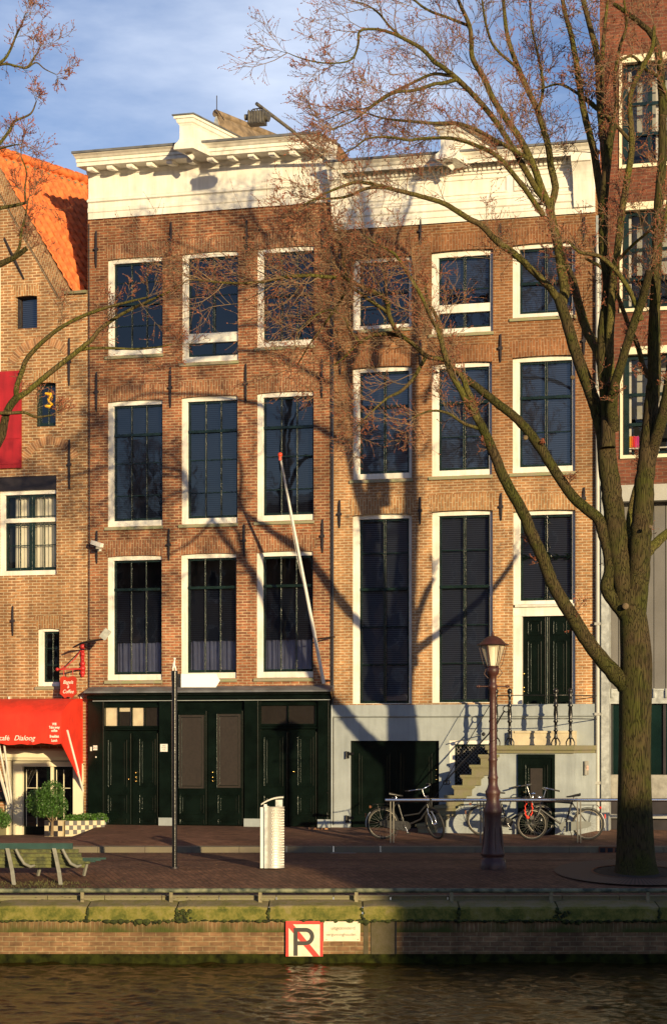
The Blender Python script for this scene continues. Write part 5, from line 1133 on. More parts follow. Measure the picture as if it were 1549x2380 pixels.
    def guard(c, a0, a1, w_=.028):
        m_ = MB(); n_ = 16; vs = []
        for i in range(n_+1):
            a = a0+(a1-a0)*i/n_
            for (rr_, s_) in ((R+.015, -w_), (R+.028, -w_*.5), (R+.028, w_*.5), (R+.015, w_)): vs.append(pt(c[0]+rr_*math.cos(a), c[1]+rr_*math.sin(a), s_))
        m_.add(vs, [(i*4+j, i*4+j+1, (i+1)*4+j+1, (i+1)*4+j) for i in range(n_) for j in range(3)], True); return m_
    guard(rw, .7, 2.4).build('mudguard', 'black', t); guard(rw, 2.4, 3.35).build('mudguard_tail', mud, t); guard(fw, .95, 3.0).xf(SM).build('mudguard', 'black', t)
    cc_ = MB(); c0, c1 = bb, (rw[0], rw[1]); cc_.poly([(f*(c0[0]+.13*math.cos(a)), c0[1]+.11*math.sin(a)) for a in np.linspace(1.6, -1.6, 9)]+[(f*(c1[0]+.03), c1[1]-.075), (f*(c1[0]-.06), c1[1]-.03), (f*(c1[0]-.06), c1[1]+.04), (f*(c1[0]+.03), c1[1]+.07)], -.075, -.045) if f > 0 else cc_.poly([(f*(c0[0]+.13*math.cos(a)), c0[1]+.11*math.sin(a)) for a in np.linspace(-1.6, 1.6, 9)]+[(f*(c1[0]+.03), c1[1]+.07), (f*(c1[0]-.06), c1[1]+.04), (f*(c1[0]-.06), c1[1]-.03), (f*(c1[0]+.03), c1[1]-.075)], -.075, -.045)
    cc_.build('chain_case', case, t)
    cr_ = MB(); cr_.tube([pt(bb[0], bb[1], -.10), pt(bb[0], bb[1], .09)], .018, 8); cr_.tube([pt(bb[0], bb[1], -.09), pt(bb[0]+.07, bb[1]-.15, -.1)], .010, 6); cr_.tube([pt(bb[0], bb[1], .08), pt(bb[0]-.07, bb[1]+.15, .09)], .010, 6); co_ = cr_.build('crank', 'chrome', t)
    pe = MB(); pe.box(*sorted((f*(bb[0]+.03), f*(bb[0]+.12))), -.19, -.11, bb[1]-.165, bb[1]-.14); pe.box(*sorted((f*(bb[0]-.12), f*(bb[0]-.03))), .10, .18, bb[1]+.14, bb[1]+.165); pe.build('pedal', mat_rubber, co_)
    rk = MB(); zr_ = 2*R+.075
    for s_ in (-.06, .06, 0): rk.tube([pt(rw[0]+.18, zr_, s_), pt(rw[0]-.2, zr_, s_), pt(rw[0]-.24, zr_-.05, s_)], .006, 5)
    for a in (.14, .0, -.18): rk.tube([pt(rw[0]+a, zr_, -.06), pt(rw[0]+a, zr_, .06)], .005, 5)
    for s_ in (-.065, .065): rk.tube([pt(rw[0]-.12, zr_, s_), pt(rw[0], rw[1], s_)], .006, 5)
    rk.build('rack', 'black', t)
    rl = MB(); rl.lathe([(.012, -.03), (.03, -.01), (.032, .02)], (0, 0, 0), 10); rl.xf(Matrix.Translation(pt(rw[0]-.27, zr_-.06)) @ Matrix.Rotation(-f*math.pi/2, 4, 'Y')); rl.box(*sorted((f*(rw[0]-.385), f*(rw[0]-.36))), -.02, .02, R+.13, R+.22)
    rl.build('rear_light', mat_redglass if f < 0 else 'rust', t)
    ks = MB(); ks.tube([pt(bb[0]-.1, bb[1], .06), pt(bb[0]-.2, .02, .16)], .009, 6); ks.build('kick_stand', 'chrome', t)
    return t, pt, hd0, fw
mat_rubber = mat('black_rubber', (.018, .017, .016), .7, var=.2); mat_leather = mat('black_saddle', (.015, .014, .013), .35, var=.2); mat_redglass = mat('red_reflector', (.55, .015, .01), .25)
M['spoke'] = mat('steel_spoke', (.2, .2, .19), .5, metal=.6)
M['rim'] = mat('dull_rim', (.22, .205, .18), .4, metal=.6); M['greycase'] = mat('grey_chain_case', (.12, .135, .13), .4)
M['greyframe'] = mat('grey_frame_paint', (.022, .022, .025), .3)
M['whitemud'] = mat('white_mudguard', (.75, .74, .70), .4)
k1 = bicycle('bicycle', 'dark step-through bicycle left of the lamp, its front wheel turned towards the canal', 951, 1951, 39.4, face=1, steer=-1.05, wb=1.16, man=False, mud='whitemud', drop=True, fram='black')
lk = thing('bicycle_lock', 'thick black cable lock looped over the steel rail on the left bicycle', 'bicycle lock', Dp(1000, 1860, 38.95), TH)
b = MB(); b.ring((0, 0, -.08), .10, .018, (1, .2, 0), 20, 7); b.build('cable', mat_rubber, lk)
k2 = bicycle('bicycle', 'black bicycle half hidden behind the street lamp', 1188, 1942, 40.4, face=1, steer=.25, wb=1.30, fram='black')
k3 = bicycle('bicycle', 'grey bicycle facing left next to the tree, with white mudguard tip', 1301, 1953, 39.45, face=-1, steer=-.12, wb=1.22, case='greycase', fram='greyframe', mud='whitemud')
ch = thing('chain_lock', 'bright red sleeved chain lock hanging in the front wheel of the grey bicycle', 'chain lock', Dp(1228, 1862, 39.3), TH)
b = MB(); b.ring((0, 0, -.18), .19, .032, (0, 1, .2), 26, 8, sx=.42); b.v = [(x+.012*math.sin(z*70), y+.012*math.cos(z*60), z) for x, y, z in b.v]; b.build('chain', mat('red_lock_sleeve', (.75, .05, .025), .7, var=.2, vs=20), ch)
b = MB(); b.box(.03, .11, -.03, .03, -.40, -.32); b.build('padlock', 'chrome', ch)
# steel rail
mat_post = mat('dull_steel_post', (.13, .12, .10), .6, var=.2)
br_ = thing('bicycle_rail', 'long horizontal steel tube rail on posts behind which bicycles lean', 'rail', Dp(895, 1957, 39.0), TH)
ppm = F_/39.0
b = MB(); h = (1957-1860)/ppm; Lr = (1900-895)/ppm; b.tube([(0, 0, h), (Lr/2, 0, h), (Lr, 0, h)], .038, 12); b.build('tube', 'chrome', br_)
for x in (911, 1120, 1345, 1560, 1780):
    X = (x-895)/ppm; b = MB(); b.box(X-.045, X-.02, -.03, .03, -.05, h-.03); b.box(X+.02, X+.045, -.03, .03, -.05, h-.03); b.build('post', mat_post, br_)

# ================================================================== iron fan guards
def fan_guard(label, x, y, Yw, sgn, Rb, parent=None):
    p = P(x, y, Yw); t = thing('fan_guard', label, 'fan guard', tuple(p), math.radians(-38 if sgn < 0 else 38), group='iron fans fixed in the corners of the shopfronts')
    b = MB()
    for r in (Rb, Rb*.62): b.tube([(sgn*r*math.cos(a)*.92, 0, r*math.sin(a)) for a in np.linspace(0, math.pi/2, 14)], .014, 6)
    b.build('arc', 'black', t)
    for a in np.linspace(.12, 1.48, 9): q = MB(); q.tube([(0, 0, .02), (sgn*Rb*1.08*math.cos(a)*.92, 0, Rb*1.08*math.sin(a))], .008, 5); q.build('rod', 'black', t)
    return t
fan_guard('quarter fan of iron rods in the dark right corner of the green shopfront', 762, 1921, -.15, -1, 1.28)
fan_guard('quarter fan of iron rods above the chequered planter by the cafe door', 196, 1905, -.05, -1, 1.35)
fan_guard('quarter fan of iron rods at the left edge below the menu board', -5, 1925, -.05, 1, 1.25)
b = MB(); rn = random.Random(2)
for i in range(6): q = P(722+i*7.5, 1930, -.62); b.box(q[0]-.035, q[0]+.035, q[1]-.06, q[1]+.05, q[2]-.04, q[2]+rn.uniform(.03, .06))
tag(b.build('brick_edging', 'archbrick'), 'row of loose edging bricks under the iron fan by the grey plinth', 'edging')

# ================================================================== wall equipment
def box_lamp(): pass
fl = thing('floodlight', 'ribbed grey floodlight on a long pole slanting up from the roof between the houses', 'floodlight', tuple(P(759, 372, -.25)), world=True)
a0 = P(762, 376, -.15); a1 = P(596, 240, -2.7)
b = MB(); b.tube([a0, a0+(a1-a0)*.5+[0, 0, .05], a1], .040, 8); b.build('pole', 'lamp_grey', fl)
hc_ = P(598, 272, -2.6)
b = MB(); s_ = .22; b.box(hc_[0]-.19, hc_[0]+.19, hc_[1]-.13, hc_[1]+.13, hc_[2]-.17, hc_[2]+.11)
for i in range(6): xx = hc_[0]-.17+i*.066; b.box(xx, xx+.03, hc_[1]-.155, hc_[1]-.131, hc_[2]-.16, hc_[2]+.13)
b.tube([(hc_[0]-.20, hc_[1], hc_[2]+.02), (hc_[0]-.29, hc_[1], hc_[2]+.02)], .07, 10); b.tube([(hc_[0]+.20, hc_[1], hc_[2]), (hc_[0]+.28, hc_[1], hc_[2]-.02)], .11, 10)
b.build('lamp_housing', 'lamp_grey', fl)
b = MB(); b.tube([(hc_[0]-.15, hc_[1], hc_[2]+.11), (hc_[0]-.10, hc_[1], hc_[2]+.19), (hc_[0]+.12, hc_[1], hc_[2]+.20), (hc_[0]+.18, hc_[1], hc_[2]+.11)], .015, 6); b.build('yoke', 'anchor', fl)
# security camera
sc = thing('security_camera', 'white tube security camera on a bracket beside the bottom left window', 'camera', tuple(P(232, 1270, 0)))
b = MB(); d_ = Vector((.9, -.62, -.22)).normalized(); b.box(-.09, .23, -.06, .06, -.045, .05); b.xf(Matrix.Translation((-.02, -.26, .05)) @ Matrix.Rotation(math.radians(-20), 4, 'Z') @ Matrix.Rotation(math.radians(17), 4, 'Y')); b.build('housing', 'plastic', sc)
b = MB(); b.tube([(.0, 0, -.04), (.0, -.16, -.06), (.02, -.26, .0)], .025, 8); b.box(-.05, .05, -.03, 0, -.12, .04); b.build('bracket', 'plastic', sc)
b = MB(); b.box(.04, .16, -.36, -.28, -.10, -.04); b.build('junction_box', 'grey_paint', sc)
# small floodlight on an arm over the cafe corner
sf_ = thing('arm_lamp', 'slim black lamp arm with tilted panel lamp over the cafe corner', 'lamp', tuple(P(172, 1503, -.0)), world=True)
b = MB(); b.tube([P(203, 1490, 0), P(205, 1489, -.3), P(238, 1486, -.9)], .02, 6); b.tube([P(170, 1505, -.7), P(190, 1495, -.8), P(240, 1486, -.9)], [.02, .03, .015], 6); b.build('arm', 'black', sf_)
b = MB(); q = P(245, 1474, -.95); b.box(-.13, .13, -.012, .012, -.09, .09); b.xf(Matrix.Translation(q) @ Matrix.Rotation(math.radians(-50), 4, 'Y') @ Matrix.Rotation(math.radians(30), 4, 'X')); b.build('lamp_panel', 'zinc', sf_)
# flagpole
fp = thing('flagpole', 'slanting white flagpole with a red knob fixed above the shopfront', 'flagpole', tuple(P(752, 1586, -.1)), world=True)
a0 = P(752.5, 1588, -.14); a1 = P(651, 1060, -2.1)
b = MB(); b.tube([a0+(a1-a0)*t for t in (0, .25, .5, .75, 1)], [.042, .042, .036, .03, .024], 10); b.build('pole', 'plastic', fp)
b = MB(); b.ball(a1+[0, 0, .03], .055, 10); b.tube([a1+[0, 0, -.1], a1+[0, 0, .0]], .035, 8); b.build('knob', mat('red_knob', (.75, .06, .02), .4), fp)
mid = a0+(a1-a0)*.20; b = MB(); b.tube([mid, (FX(778), 0, mid[2]+.08)], .018, 6); b.tube([a0+[0, -.02, .06], a0+[.12, .14, .06]], .02, 6); b.build('bracket', 'black', fp)
b = MB(); b.tube([a0+(a1-a0)*.98, a0+(a1-a0)*.6+[-.05, .04, -.12], a0+(a1-a0)*.2], .005, 4); b.build('halyard', 'plastic', fp)

# ================================================================== cafe front things
aw = thing('awning', 'red cafe awning with white lettering and curved corner over the door', 'awning', tuple(P(193, 1700, 0)), world=True)
X1 = FX(193); X0 = FX(-400); zt_ = FZ(193, 1625); py = -1.35
Xf = FX(139, py); zf0, zf1 = FZ(139, 1730, py), FZ(126, 1663, py)
prof_ = [(0, zt_), (-.35, zt_+.0), (-.75, zt_-.06), (-1.05, zt_-.18), (-1.25, (zt_+zf1)/2-.08), (py, zf1-.0), (py-.01, FZ(139, 1706, py)), (py+.0, zf0)]
b = MB(); n = 40; vs = []
inset = [0, .0, .0, .02, .03, .0, 0, 0]
for i in range(n+1):
    t = i/n; x = X0+(X1-X0)*t
    for j, (y, z) in enumerate(prof_):
        zz_ = z+(.02*math.sin(i*1.9)+(.012*math.sin(i*.7)) if j == len(prof_)-1 else 0)-.02*math.sin(i*.45+j)*(0 < j < 6)*.5
        vs.append((min(x, X1)+(Xf+.0-X1)*0, y, zz_))
m_ = len(prof_)
b.add(vs, [(i*m_+j, (i+1)*m_+j, (i+1)*m_+j+1, i*m_+j+1) for i in range(n) for j in range(m_-1)], True)
ao = b.build('canopy', 'red', aw)
b = MB(); cheek = [(0, FZ(193, 1829)), (0, zt_)]+prof_[1:]
b.add([(X1+.001, y, z) for y, z in cheek], [tuple(range(len(cheek)))]); b.add([(X1-.006, y, z) for y, z in cheek], [tuple(range(len(cheek)))[::-1]]); b.build('side_cheek', 'red', aw)
b = MB()
def arm(p0, p1, r=.03): b.tube([p0, p1], r, 6)
b.tube([(X1+.02, -1.05, FZ(150, 1698, -1.05)), (X1+.02, -.35, FZ(178, 1795, -.35))], .028, 6); b.build('arm', 'white', aw); b = MB(); b.tube([(X1+.02, -.37, FZ(178, 1795, -.35)), (X1+.02, -.03, FZ(192, 1840, 0))], .028, 6)
b.build('arm', 'white', aw)
for xx in (-6, -2, 12, 24): b = MB(); b.tube([P(xx-14, 1732, -1.2), P(24+(xx)*.25, 1882, -.05)], .028, 6); b.build('arm', 'white', aw)
for xx, yy in ((22, 1623), (190, 1622)): q = P(xx, yy, -.03); b = MB(); b.box(q[0]-.02, q[0]+.02, -.06, 0, q[2]-.03, q[2]+.04); b.build('bolt', 'white', aw)
b = MB(); b.box(X0, X1, -.1, -.003, zt_-.05, zt_+.01); b.build('cassette', 'redpaint', aw)
awx, awy, awz = aw['off']
zv = (zf0+FZ(139, 1706, py))/2
text('lettering', 'Lunchcafé', .17, 'wtext', aw, up_at(FX(23.5, py)-awx, py-.014-awy, zv+.02-awz), .002, align='RIGHT')
text('lettering', 'Dialoog', .17, 'wtext', aw, up_at(FX(33, py)-awx, py-.014-awy, zv+.02-awz), .002, shear=.35, align='LEFT')
zt2 = [1683.5, 1691, 1698.5, 1712, 1721.5]
for s_, yy in zip(('Wifi', 'Take away', 'coffee', 'Breakfast', 'Lunch'), zt2):
    text('lettering', s_, .088, 'wtext', aw, up_at(FX(127.5, py)-awx, py-.022-awy, FZ(127, yy, py)-awz), .002, sx=.72, bold=.002)
# hanging sign with bracket
hs_ = thing('hanging_sign', 'red shield shaped cafe sign hanging from an ornate red bracket', 'sign', tuple(P(192, 1570, 0)), world=True)
Yh = -.12
g_ = lambda x, y, Y=-.45: P(x, y, Y)
b = MB(); b.tube([g_(134, 1556), g_(165, 1555.5), (FX(192), -.04, FZ(192, 1555))], .022, 8); b.tube([g_(150, 1553), g_(172, 1534), (FX(190), -.04, FZ(190, 1512))], .014, 6)
b.ball(g_(133.5, 1556), .045, 8); b.ring(g_(146, 1551), .03, .012, (0, 1, 0), 10, 5)
for x in (148.5, 169.5): b.tube([g_(x, 1556), g_(x, 1569)], .012, 6)
for (y, r) in ((1503, .07), (1512, .05), (1521, .06), (1533, .04), (1543, .07), (1554, .08), (1564, .07), (1570, .05)): q = P(192.5, y, -.02); b.ball(q, r, 8)
q0, q1 = P(192.5, 1501, -.03), P(192.5, 1572, -.03); b.box(q0[0]-.035, q0[0]+.035, -.05, 0, q1[2], q0[2]); b.build('bracket', 'redpaint', hs_)
ctr = P(159.5, 1597, -.45); s1 = 94/1e4; k_ = 1/99.
out_ = [(-18, 24), (-12, 27), (-5, 24.5), (0, 22), (5, 24.5), (12, 27), (18, 24), (21.5, 18), (20, 8), (20, -6), (21.5, -16), (15, -21), (9, -27), (3, -24), (-3, -24), (-9, -27), (-15, -21), (-21.5, -16), (-20, -6), (-20, 8), (-21.5, 18)]
out_ = [(x*k_, z*k_) for x, z in out_][::-1]
b = MB(); b.poly([(ctr[0]+x, ctr[2]+z) for x, z in out_], -.475, -.435); so2 = b.build('sign_board', 'redsign', hs_)
ox, oy, oz = hs_['off']
for s_, dz_, sz_ in (('Bagels', .115, .125), ('&', .0, .10), ('Coffee', -.115, .125)): text('lettering', s_, sz_, 'wtext', so2, up_at(ctr[0]-ox, -.4755-oy, ctr[2]+dz_-oz), .002, shear=.3, sx=.85)
# menu board
mb_ = thing('menu_board', 'dark green menu box on the brick wall left of the cafe door', 'menu board', tuple(P(0, 1840, 0)))
b = MB(); b.box(-.5, .20, -.09, 0, -.24, .24); b.build('case', 'green', mb_); b = MB(); b.box(-.45, .15, -.096, -.091, -.19, .19); b.build('door_glass', 'bronze', mb_)
b = MB(); b.box(.02, .10, -.10, -.097, .0, .02); b.box(.0, .06, -.10, -.097, .08, .09); b.build('orange_mark', mat('orange_mark', (.7, .15, .03), .6), mb_)
# leaves helper
def foliage(par, blobs, n, size, m, seed=1, name='leaves'):
    rn = np.random.RandomState(seed); tot = sum(r[0]*r[1]*r[2] for _, r in blobs); V = []; Fc = []
    for c_, r_ in blobs:
        k_ = int(n*r_[0]*r_[1]*r_[2]/tot)
        d_ = rn.normal(size=(k_, 3)); d_ /= np.linalg.norm(d_, axis=1)[:, None]; rad = rn.uniform(.45, 1.05, (k_, 1))**.6; pos = np.array(c_)+d_*rad*np.array(r_)
        a = rn.normal(size=(k_, 3)); a /= np.linalg.norm(a, axis=1)[:, None]; b_ = np.cross(a, rn.normal(size=(k_, 3))); b_ /= np.linalg.norm(b_, axis=1)[:, None]; s_ = size*rn.uniform(.6, 1.3, (k_, 1))
        o_ = len(V); q_ = np.stack([pos-a*s_, pos-b_*s_*.5, pos+a*s_, pos+b_*s_*.5], 1).reshape(-1, 3); V += q_.tolist()
        Fc += [[o_+4*i, o_+4*i+1, o_+4*i+2, o_+4*i+3] for i in range(k_)]
    mb = MB(); mb.v = [tuple(v) for v in V]; mb.f = Fc; mb.sm = [False]*len(Fc); mb.mi = [0]*len(Fc); return mb.build(name, m, par)
def shrub(label, x, y, Y, blobs, n=4200, m='leaf', stem=True, seed=1, cat='shrub', size=.022):
    p = P(x, y, Y); t = thing('shrub', label, cat, tuple(p)); foliage(t, blobs, n, size, m, seed, 'crown')
    if stem:
        b = MB(); b.tube([(0, 0, 0), (.01, 0, .25), (0, 0, .55)], [.045, .035, .03], 8)
        for a in range(5): b.tube([(0, 0, .3), (.1*math.cos(a*1.3), .1*math.sin(a*1.3), .42), (.2*math.cos(a*1.3), .2*math.sin(a*1.3), .6)], [.02, .014, .008], 5)
        b.build('stem', mat('shrub_stem', (.16, .11, .06), .9, var=.3), t)
    return t
shrub('round clipped box shrub on a short stem in front of the cafe door', 121, 1942, -1.3, [((-.28, 0, .78), (.36, .34, .36)), ((.0, .02, 1.02), (.30, .3, .30)), ((.12, 0, .70), (.28, .3, .28)), ((-.1, -.05, .62), (.3, .3, .2))], 9000, seed=2)
pt_ = thing('planter', 'long planter box with black and cream chequered sides by the cafe door', 'planter', tuple(P(152, 1940, -1.25)), math.radians(0))
Lp = .95; pang = math.radians(32); pt_.rotation_euler = (0, 0, pang); Hh = .32
b = MB(); b.box(0, Lp, 0, .3, -.1, Hh); b.build('box', 'checkcream', pt_)
def checks(nx, nz, x0, x1, y, z0, z1, side=0):
    c_ = MB()
    for i in range(nx):
        for j in range(nz):
            if (i+j) % 2: continue
            a, b2 = x0+(x1-x0)*i/nx, x0+(x1-x0)*(i+1)/nx; z_, z2 = z0+(z1-z0)*j/nz, z0+(z1-z0)*(j+1)/nz
            if side: c_.add([(y, a, z_), (y, b2, z_), (y, b2, z2), (y, a, z2)], [(0, 1, 2, 3)])
            else: c_.add([(a, y, z_), (b2, y, z_), (b2, y, z2), (a, y, z2)], [(0, 1, 2, 3)])
    return c_
checks(10, 3, 0, Lp, -.004, -.0, Hh).build('black_checks', 'anchor', pt_)
p2 = thing('planter', 'short end planter box with chequered front left of the long chequered planter', 'planter', tuple(P(104, 1944, -1.25)), 0)
b = MB(); b.box(0, .46, 0, .3, -.1, .38); b.build('box', 'checkcream', p2); checks(4, 3, 0, .46, -.004, -.0, .38).build('black_checks', 'anchor', p2)
sh_ = thing('planter_plants', 'bright green leafy plants growing in the chequered planter', 'plants', tuple(P(152, 1908, -1.1)), pang); foliage(sh_, [((.2, .1, .02), (.28, .14, .13)), ((.5, .1, .04), (.28, .14, .13)), ((.85, .1, .05), (.22, .14, .12))], 2600, .024, 'leaf2', 5, 'leaves')
sh_ = thing('shrub', 'small leafy shrub behind the iron fan at the left edge', 'shrub', tuple(P(5, 1918, -.4))); foliage(sh_, [((-.2, 0, .22), (.28, .2, .25)), ((.06, 0, .12), (.18, .2, .2))], 2500, .024, 'leaf', 6, 'leaves')

# ================================================================== bench
bn = street('bench', 'green slatted street bench with pale grey metal legs seen from behind', 'bench', 60, 2062, 32.7)
kk = 1/128.
def bx(x): return (x-60)*kk
def bz(y): return (2062-y)*kk
M['bgreen'] = mat('mossy_bench_slat', (.05, .06, .02), .7, var=.4, vs=9, c2=(.11, .12, .03), bump=.4); M['btop'] = mat('bench_top_slat', (.02, .055, .05), .35, var=.2); M['bleg'] = mat('pale_grey_cast_leg', (.19, .19, .16), .6, var=.15, vs=12)
xl, xr = bx(-150), bx(169)
b = MB(); b.box(xl, xr, -.035, .035, bz(1974), bz(1960)); b.build('top_slat', 'btop', bn)
zs_ = [1975, 1985, 1994, 2003, 2011]
for i, yy in enumerate(zs_):
    y_ = .03+.045*i; xx = xr+.10+.015*i; b = MB(); b.box(xl, xx+.03*(i > 0), y_, y_+.035, bz(yy+8.2), bz(yy)); b.build('back_slat', 'bgreen', bn)
for i in range(5):
    y_ = .30+.10*i; z_ = bz(2011)-.02+(.018*i); b = MB(); b.box(xl, xr+.17+.085*i, y_, y_+.085, z_, z_+.035); b.build('seat_slat', 'btop' if i > 1 else 'bgreen', bn)
for x in (-100, 30, 138):
    X = bx(x)
    b = MB()
    pts_ = [(X-.09, -.05, bz(1972)), (X-.05, -.045, bz(1995)), (X+.0, -.05, bz(2025)), (X+.05, -.12, bz(2062))]
    for k_ in range(len(pts_)-1):
        p, q = pts_[k_], pts_[k_+1]; b.add([(p[0]-.035, p[1], p[2]), (p[0]+.035, p[1], p[2]), (p[0]+.035, p[1]+.03, p[2]), (p[0]-.035, p[1]+.03, p[2]), (q[0]-.035, q[1], q[2]), (q[0]+.035, q[1], q[2]), (q[0]+.035, q[1]+.03, q[2]), (q[0]-.035, q[1]+.03, q[2])], [(0, 1, 5, 4), (1, 2, 6, 5), (2, 3, 7, 6), (3, 0, 4, 7), (0, 3, 2, 1), (4, 5, 6, 7)])
    b.build('leg', 'bleg', bn)
    b = MB(); b.tube([(X+.06, -.03, bz(1974)), (X+.12, -.02, bz(1990)), (X+.2, .02, bz(2008)), (X+.30, .1, bz(2016)), (X+.36, .2, bz(2014))], [.03, .03, .03, .03, .025], 6); b.build('bracket', 'bleg', bn)
    b = MB(); b.tube([(X+.42, .55, bz(2012)), (X+.36, .60, bz(2044)+.02)], [.035, .03], 4, smooth=False); b.build('leg', 'bleg', bn)
# grass tufts at the bench feet
gr_ = MB(); rn = random.Random(9)
for i in range(900):
    u = rn.gauss(-5.3, .6) if i % 3 else rn.uniform(-7.5, -4.6); d = rn.uniform(32.2, 32.9); p = UD(u, d, gz(d)); h_ = rn.uniform(.01, .04)*(2.2 if abs(u+5.2) < .25 and rn.random() < .3 else 1); a = rn.uniform(0, 6); l_ = rn.uniform(-.03, .03)
    gr_.add([p+[.006*math.cos(a), .006*math.sin(a), 0], p-[.006*math.cos(a), .006*math.sin(a), 0], p+[l_, l_*.5, h_]], [(0, 1, 2)])
tag(gr_.build('grass', mat('short_yellowish_grass', (.07, .085, .02), .9, var=.3, vs=2, c2=(.13, .12, .04))), kind='stuff')
# tree grate
tg = thing('tree_grate', 'round cast iron grate around the foot of the big tree', 'tree grate', (0, 0, 0))
Cg = Dp(1478, 2028, 33.9); tg.location = Cg; tg.rotation_euler = (math.atan(.085), 0, TH)
k_ = 1/124.
def grate():
    m, t, b = newmat('slotted_grate'); n = t.nodes; l = t.links.new; b.inputs['Roughness'].default_value = .8
    tc = n.new('ShaderNodeTexCoord'); sp = n.new('ShaderNodeSeparateXYZ'); l(tc.outputs['Object'], sp.inputs[0]); at = n.new('ShaderNodeMath'); at.operation = 'ARCTAN2'; l(sp.outputs[1], at.inputs[0]); l(sp.outputs[0], at.inputs[1])
    mu = n.new('ShaderNodeMath'); mu.operation = 'MULTIPLY'; mu.inputs[1].default_value = 110; l(at.outputs[0], mu.inputs[0]); si = n.new('ShaderNodeMath'); si.operation = 'SINE'; l(mu.outputs[0], si.inputs[0])
    gt = n.new('ShaderNodeMath'); gt.operation = 'GREATER_THAN'; gt.inputs[1].default_value = .1; l(si.outputs[0], gt.inputs[0]); r = n.new('ShaderNodeMixRGB'); r.inputs[1].default_value = (.10, .062, .045, 1); r.inputs[2].default_value = (.045, .03, .02, 1); l(gt.outputs[0], r.inputs[0]); l(r.outputs[0], b.inputs['Base Color']); return m
M['grate'] = grate()
def annulus(r0, r1, z, m, name, n=48):
    b = MB(); b.add([(r*math.cos(2*math.pi*i/n), r*math.sin(2*math.pi*i/n), z) for r in (r0, r1) for i in range(n)], [(i, (i+1) % n, n+(i+1) % n, n+i) for i in range(n)][::-1]); return b.build(name, m, tg)
annulus(.84, 1.10, .012, 'grate', 'outer_ring'); annulus(1.12, 1.50, .012, 'grate', 'outermost_ring'); annulus(1.50, 1.53, .013, 'grate', 'rim'); annulus(1.10, 1.12, .013, 'grate', 'rim'); annulus(.80, .84, .02, 'rust', 'inner_rim'); annulus(.05, .80, .006, mat('dark_tree_soil', (.02, .015, .01), .95, var=.5, vs=12, bump=.8), 'soil')
# things on window ledges
b = thing('ornament', 'yellow curly figure standing in the small dark cafe house window', 'ornament', tuple(P(114.5, 943, .16)))
q = MB(); q.tube([(-.10, 0, .0), (.02, 0, -.02), (.09, 0, .03), (.0, 0, .1), (-.02, 0, .16), (.06, 0, .22), (.04, 0, .28), (-.1, 0, .31)], [.03, .045, .03, .03, .035, .045, .05, .03], 8); q.build('body', 'yellow', b)
bk = [(.55, .65, .05), (.85, .35, .02), (.8, .12, .02), (.75, .02, .05), (.8, .05, .2), (.6, .05, .3)]
for i, c_ in enumerate(bk):
    nm = ['pale yellow', 'orange', 'red', 'crimson', 'pink', 'purple'][i]; q = P(1461.5+i*4.2, 1041, YM+.32); t = thing('book', nm+' book standing in the lowest window of the modern building', 'book', tuple(q), group='row of upright books')
    s_ = MB(); s_.box(-.017, .017, -.08, .08, 0, .25+.01*(i % 2)); s_.build('cover', mat(nm.replace(' ', '_')+'_book', c_, .5, var=.03), t); s_ = MB(); s_.box(-.013, .013, -.075, .083, .004, .25+.01*(i % 2)+.003); s_.build('pages', 'wcurtain', t)
b = MB(); q = P(1490, 1041, YM+.3); b.box(FX(1452, YM+.3), FX(1700, YM+.3), YM+.22, YM+.6, q[2]-.03, q[2]-.003); b.v = [(x-hM['off'][0], y-hM['off'][1], z) for x, y, z in b.v]; b.build('window_board', 'white', None); wbo = bpy.data.objects['window_board']; wbo.parent = hM

# ================================================================== across the canal (behind the camera): houses that shade the quay and stand in the window reflections
def plain_house(label, u0, u1, d0, depth, h, m, cols, rows, gable=False):
    t = thing('canal_house', label, 'house', UD(u0, d0, -.05), TH, group='houses on the near bank'); W = u1-u0; b = MB()
    b.box(0, W, -depth, 0, 0, h); 
    if gable: b.poly([(0, h), (W, h), (W/2, h+2.6)], -depth, 0)
    b.build('wall', m, t); b = MB(); b.box(-.15, W+.15, .0, .35, h-.5, h) if not gable else b.box(W*.3, W*.7, 0, .2, h-.3, h); b.build('cornice', 'white', t)
    for i in range(cols):
        for j in range(rows):
            x = W*(i+.5)/cols; z = .9+(h-1.6)*(j)/rows; q = MB(); q.box(x-.55, x+.55, .002, .06, z, z+1.7); wo = q.build('window', 'white', t); q = MB(); q.box(x-.45, x+.45, .061, .07, z+.1, z+1.6); q.build('pane', 'dark', wo)
    return t
hx = [(-52, -45.2, 13), (-45, -38.2, 15), (-38, -31.4, 14), (-31.2, -24.6, 16), (-24.4, -17.8, 14.5), (-17.6, -11.2, 15.5), (-11, -4.6, 14)]
for i, (a, b_, h_) in enumerate(hx):
    plain_house('narrow brick house on the near bank, number %s from the left end of its row' % ['one', 'two', 'three', 'four', 'five', 'six', 'seven'][i], a, b_, -8, 9, h_, BR['A'] if i % 2 else BR['C'], 3, 4)
SHU, SHT = 21.5, 8.25  # left edge and height of the house added to shadow the right quay
plain_house('low wide brick house added unseen on the near bank to shade the quay', SHU, SHU+26, -8, 4, SHT, BR['A'], 8, 2)
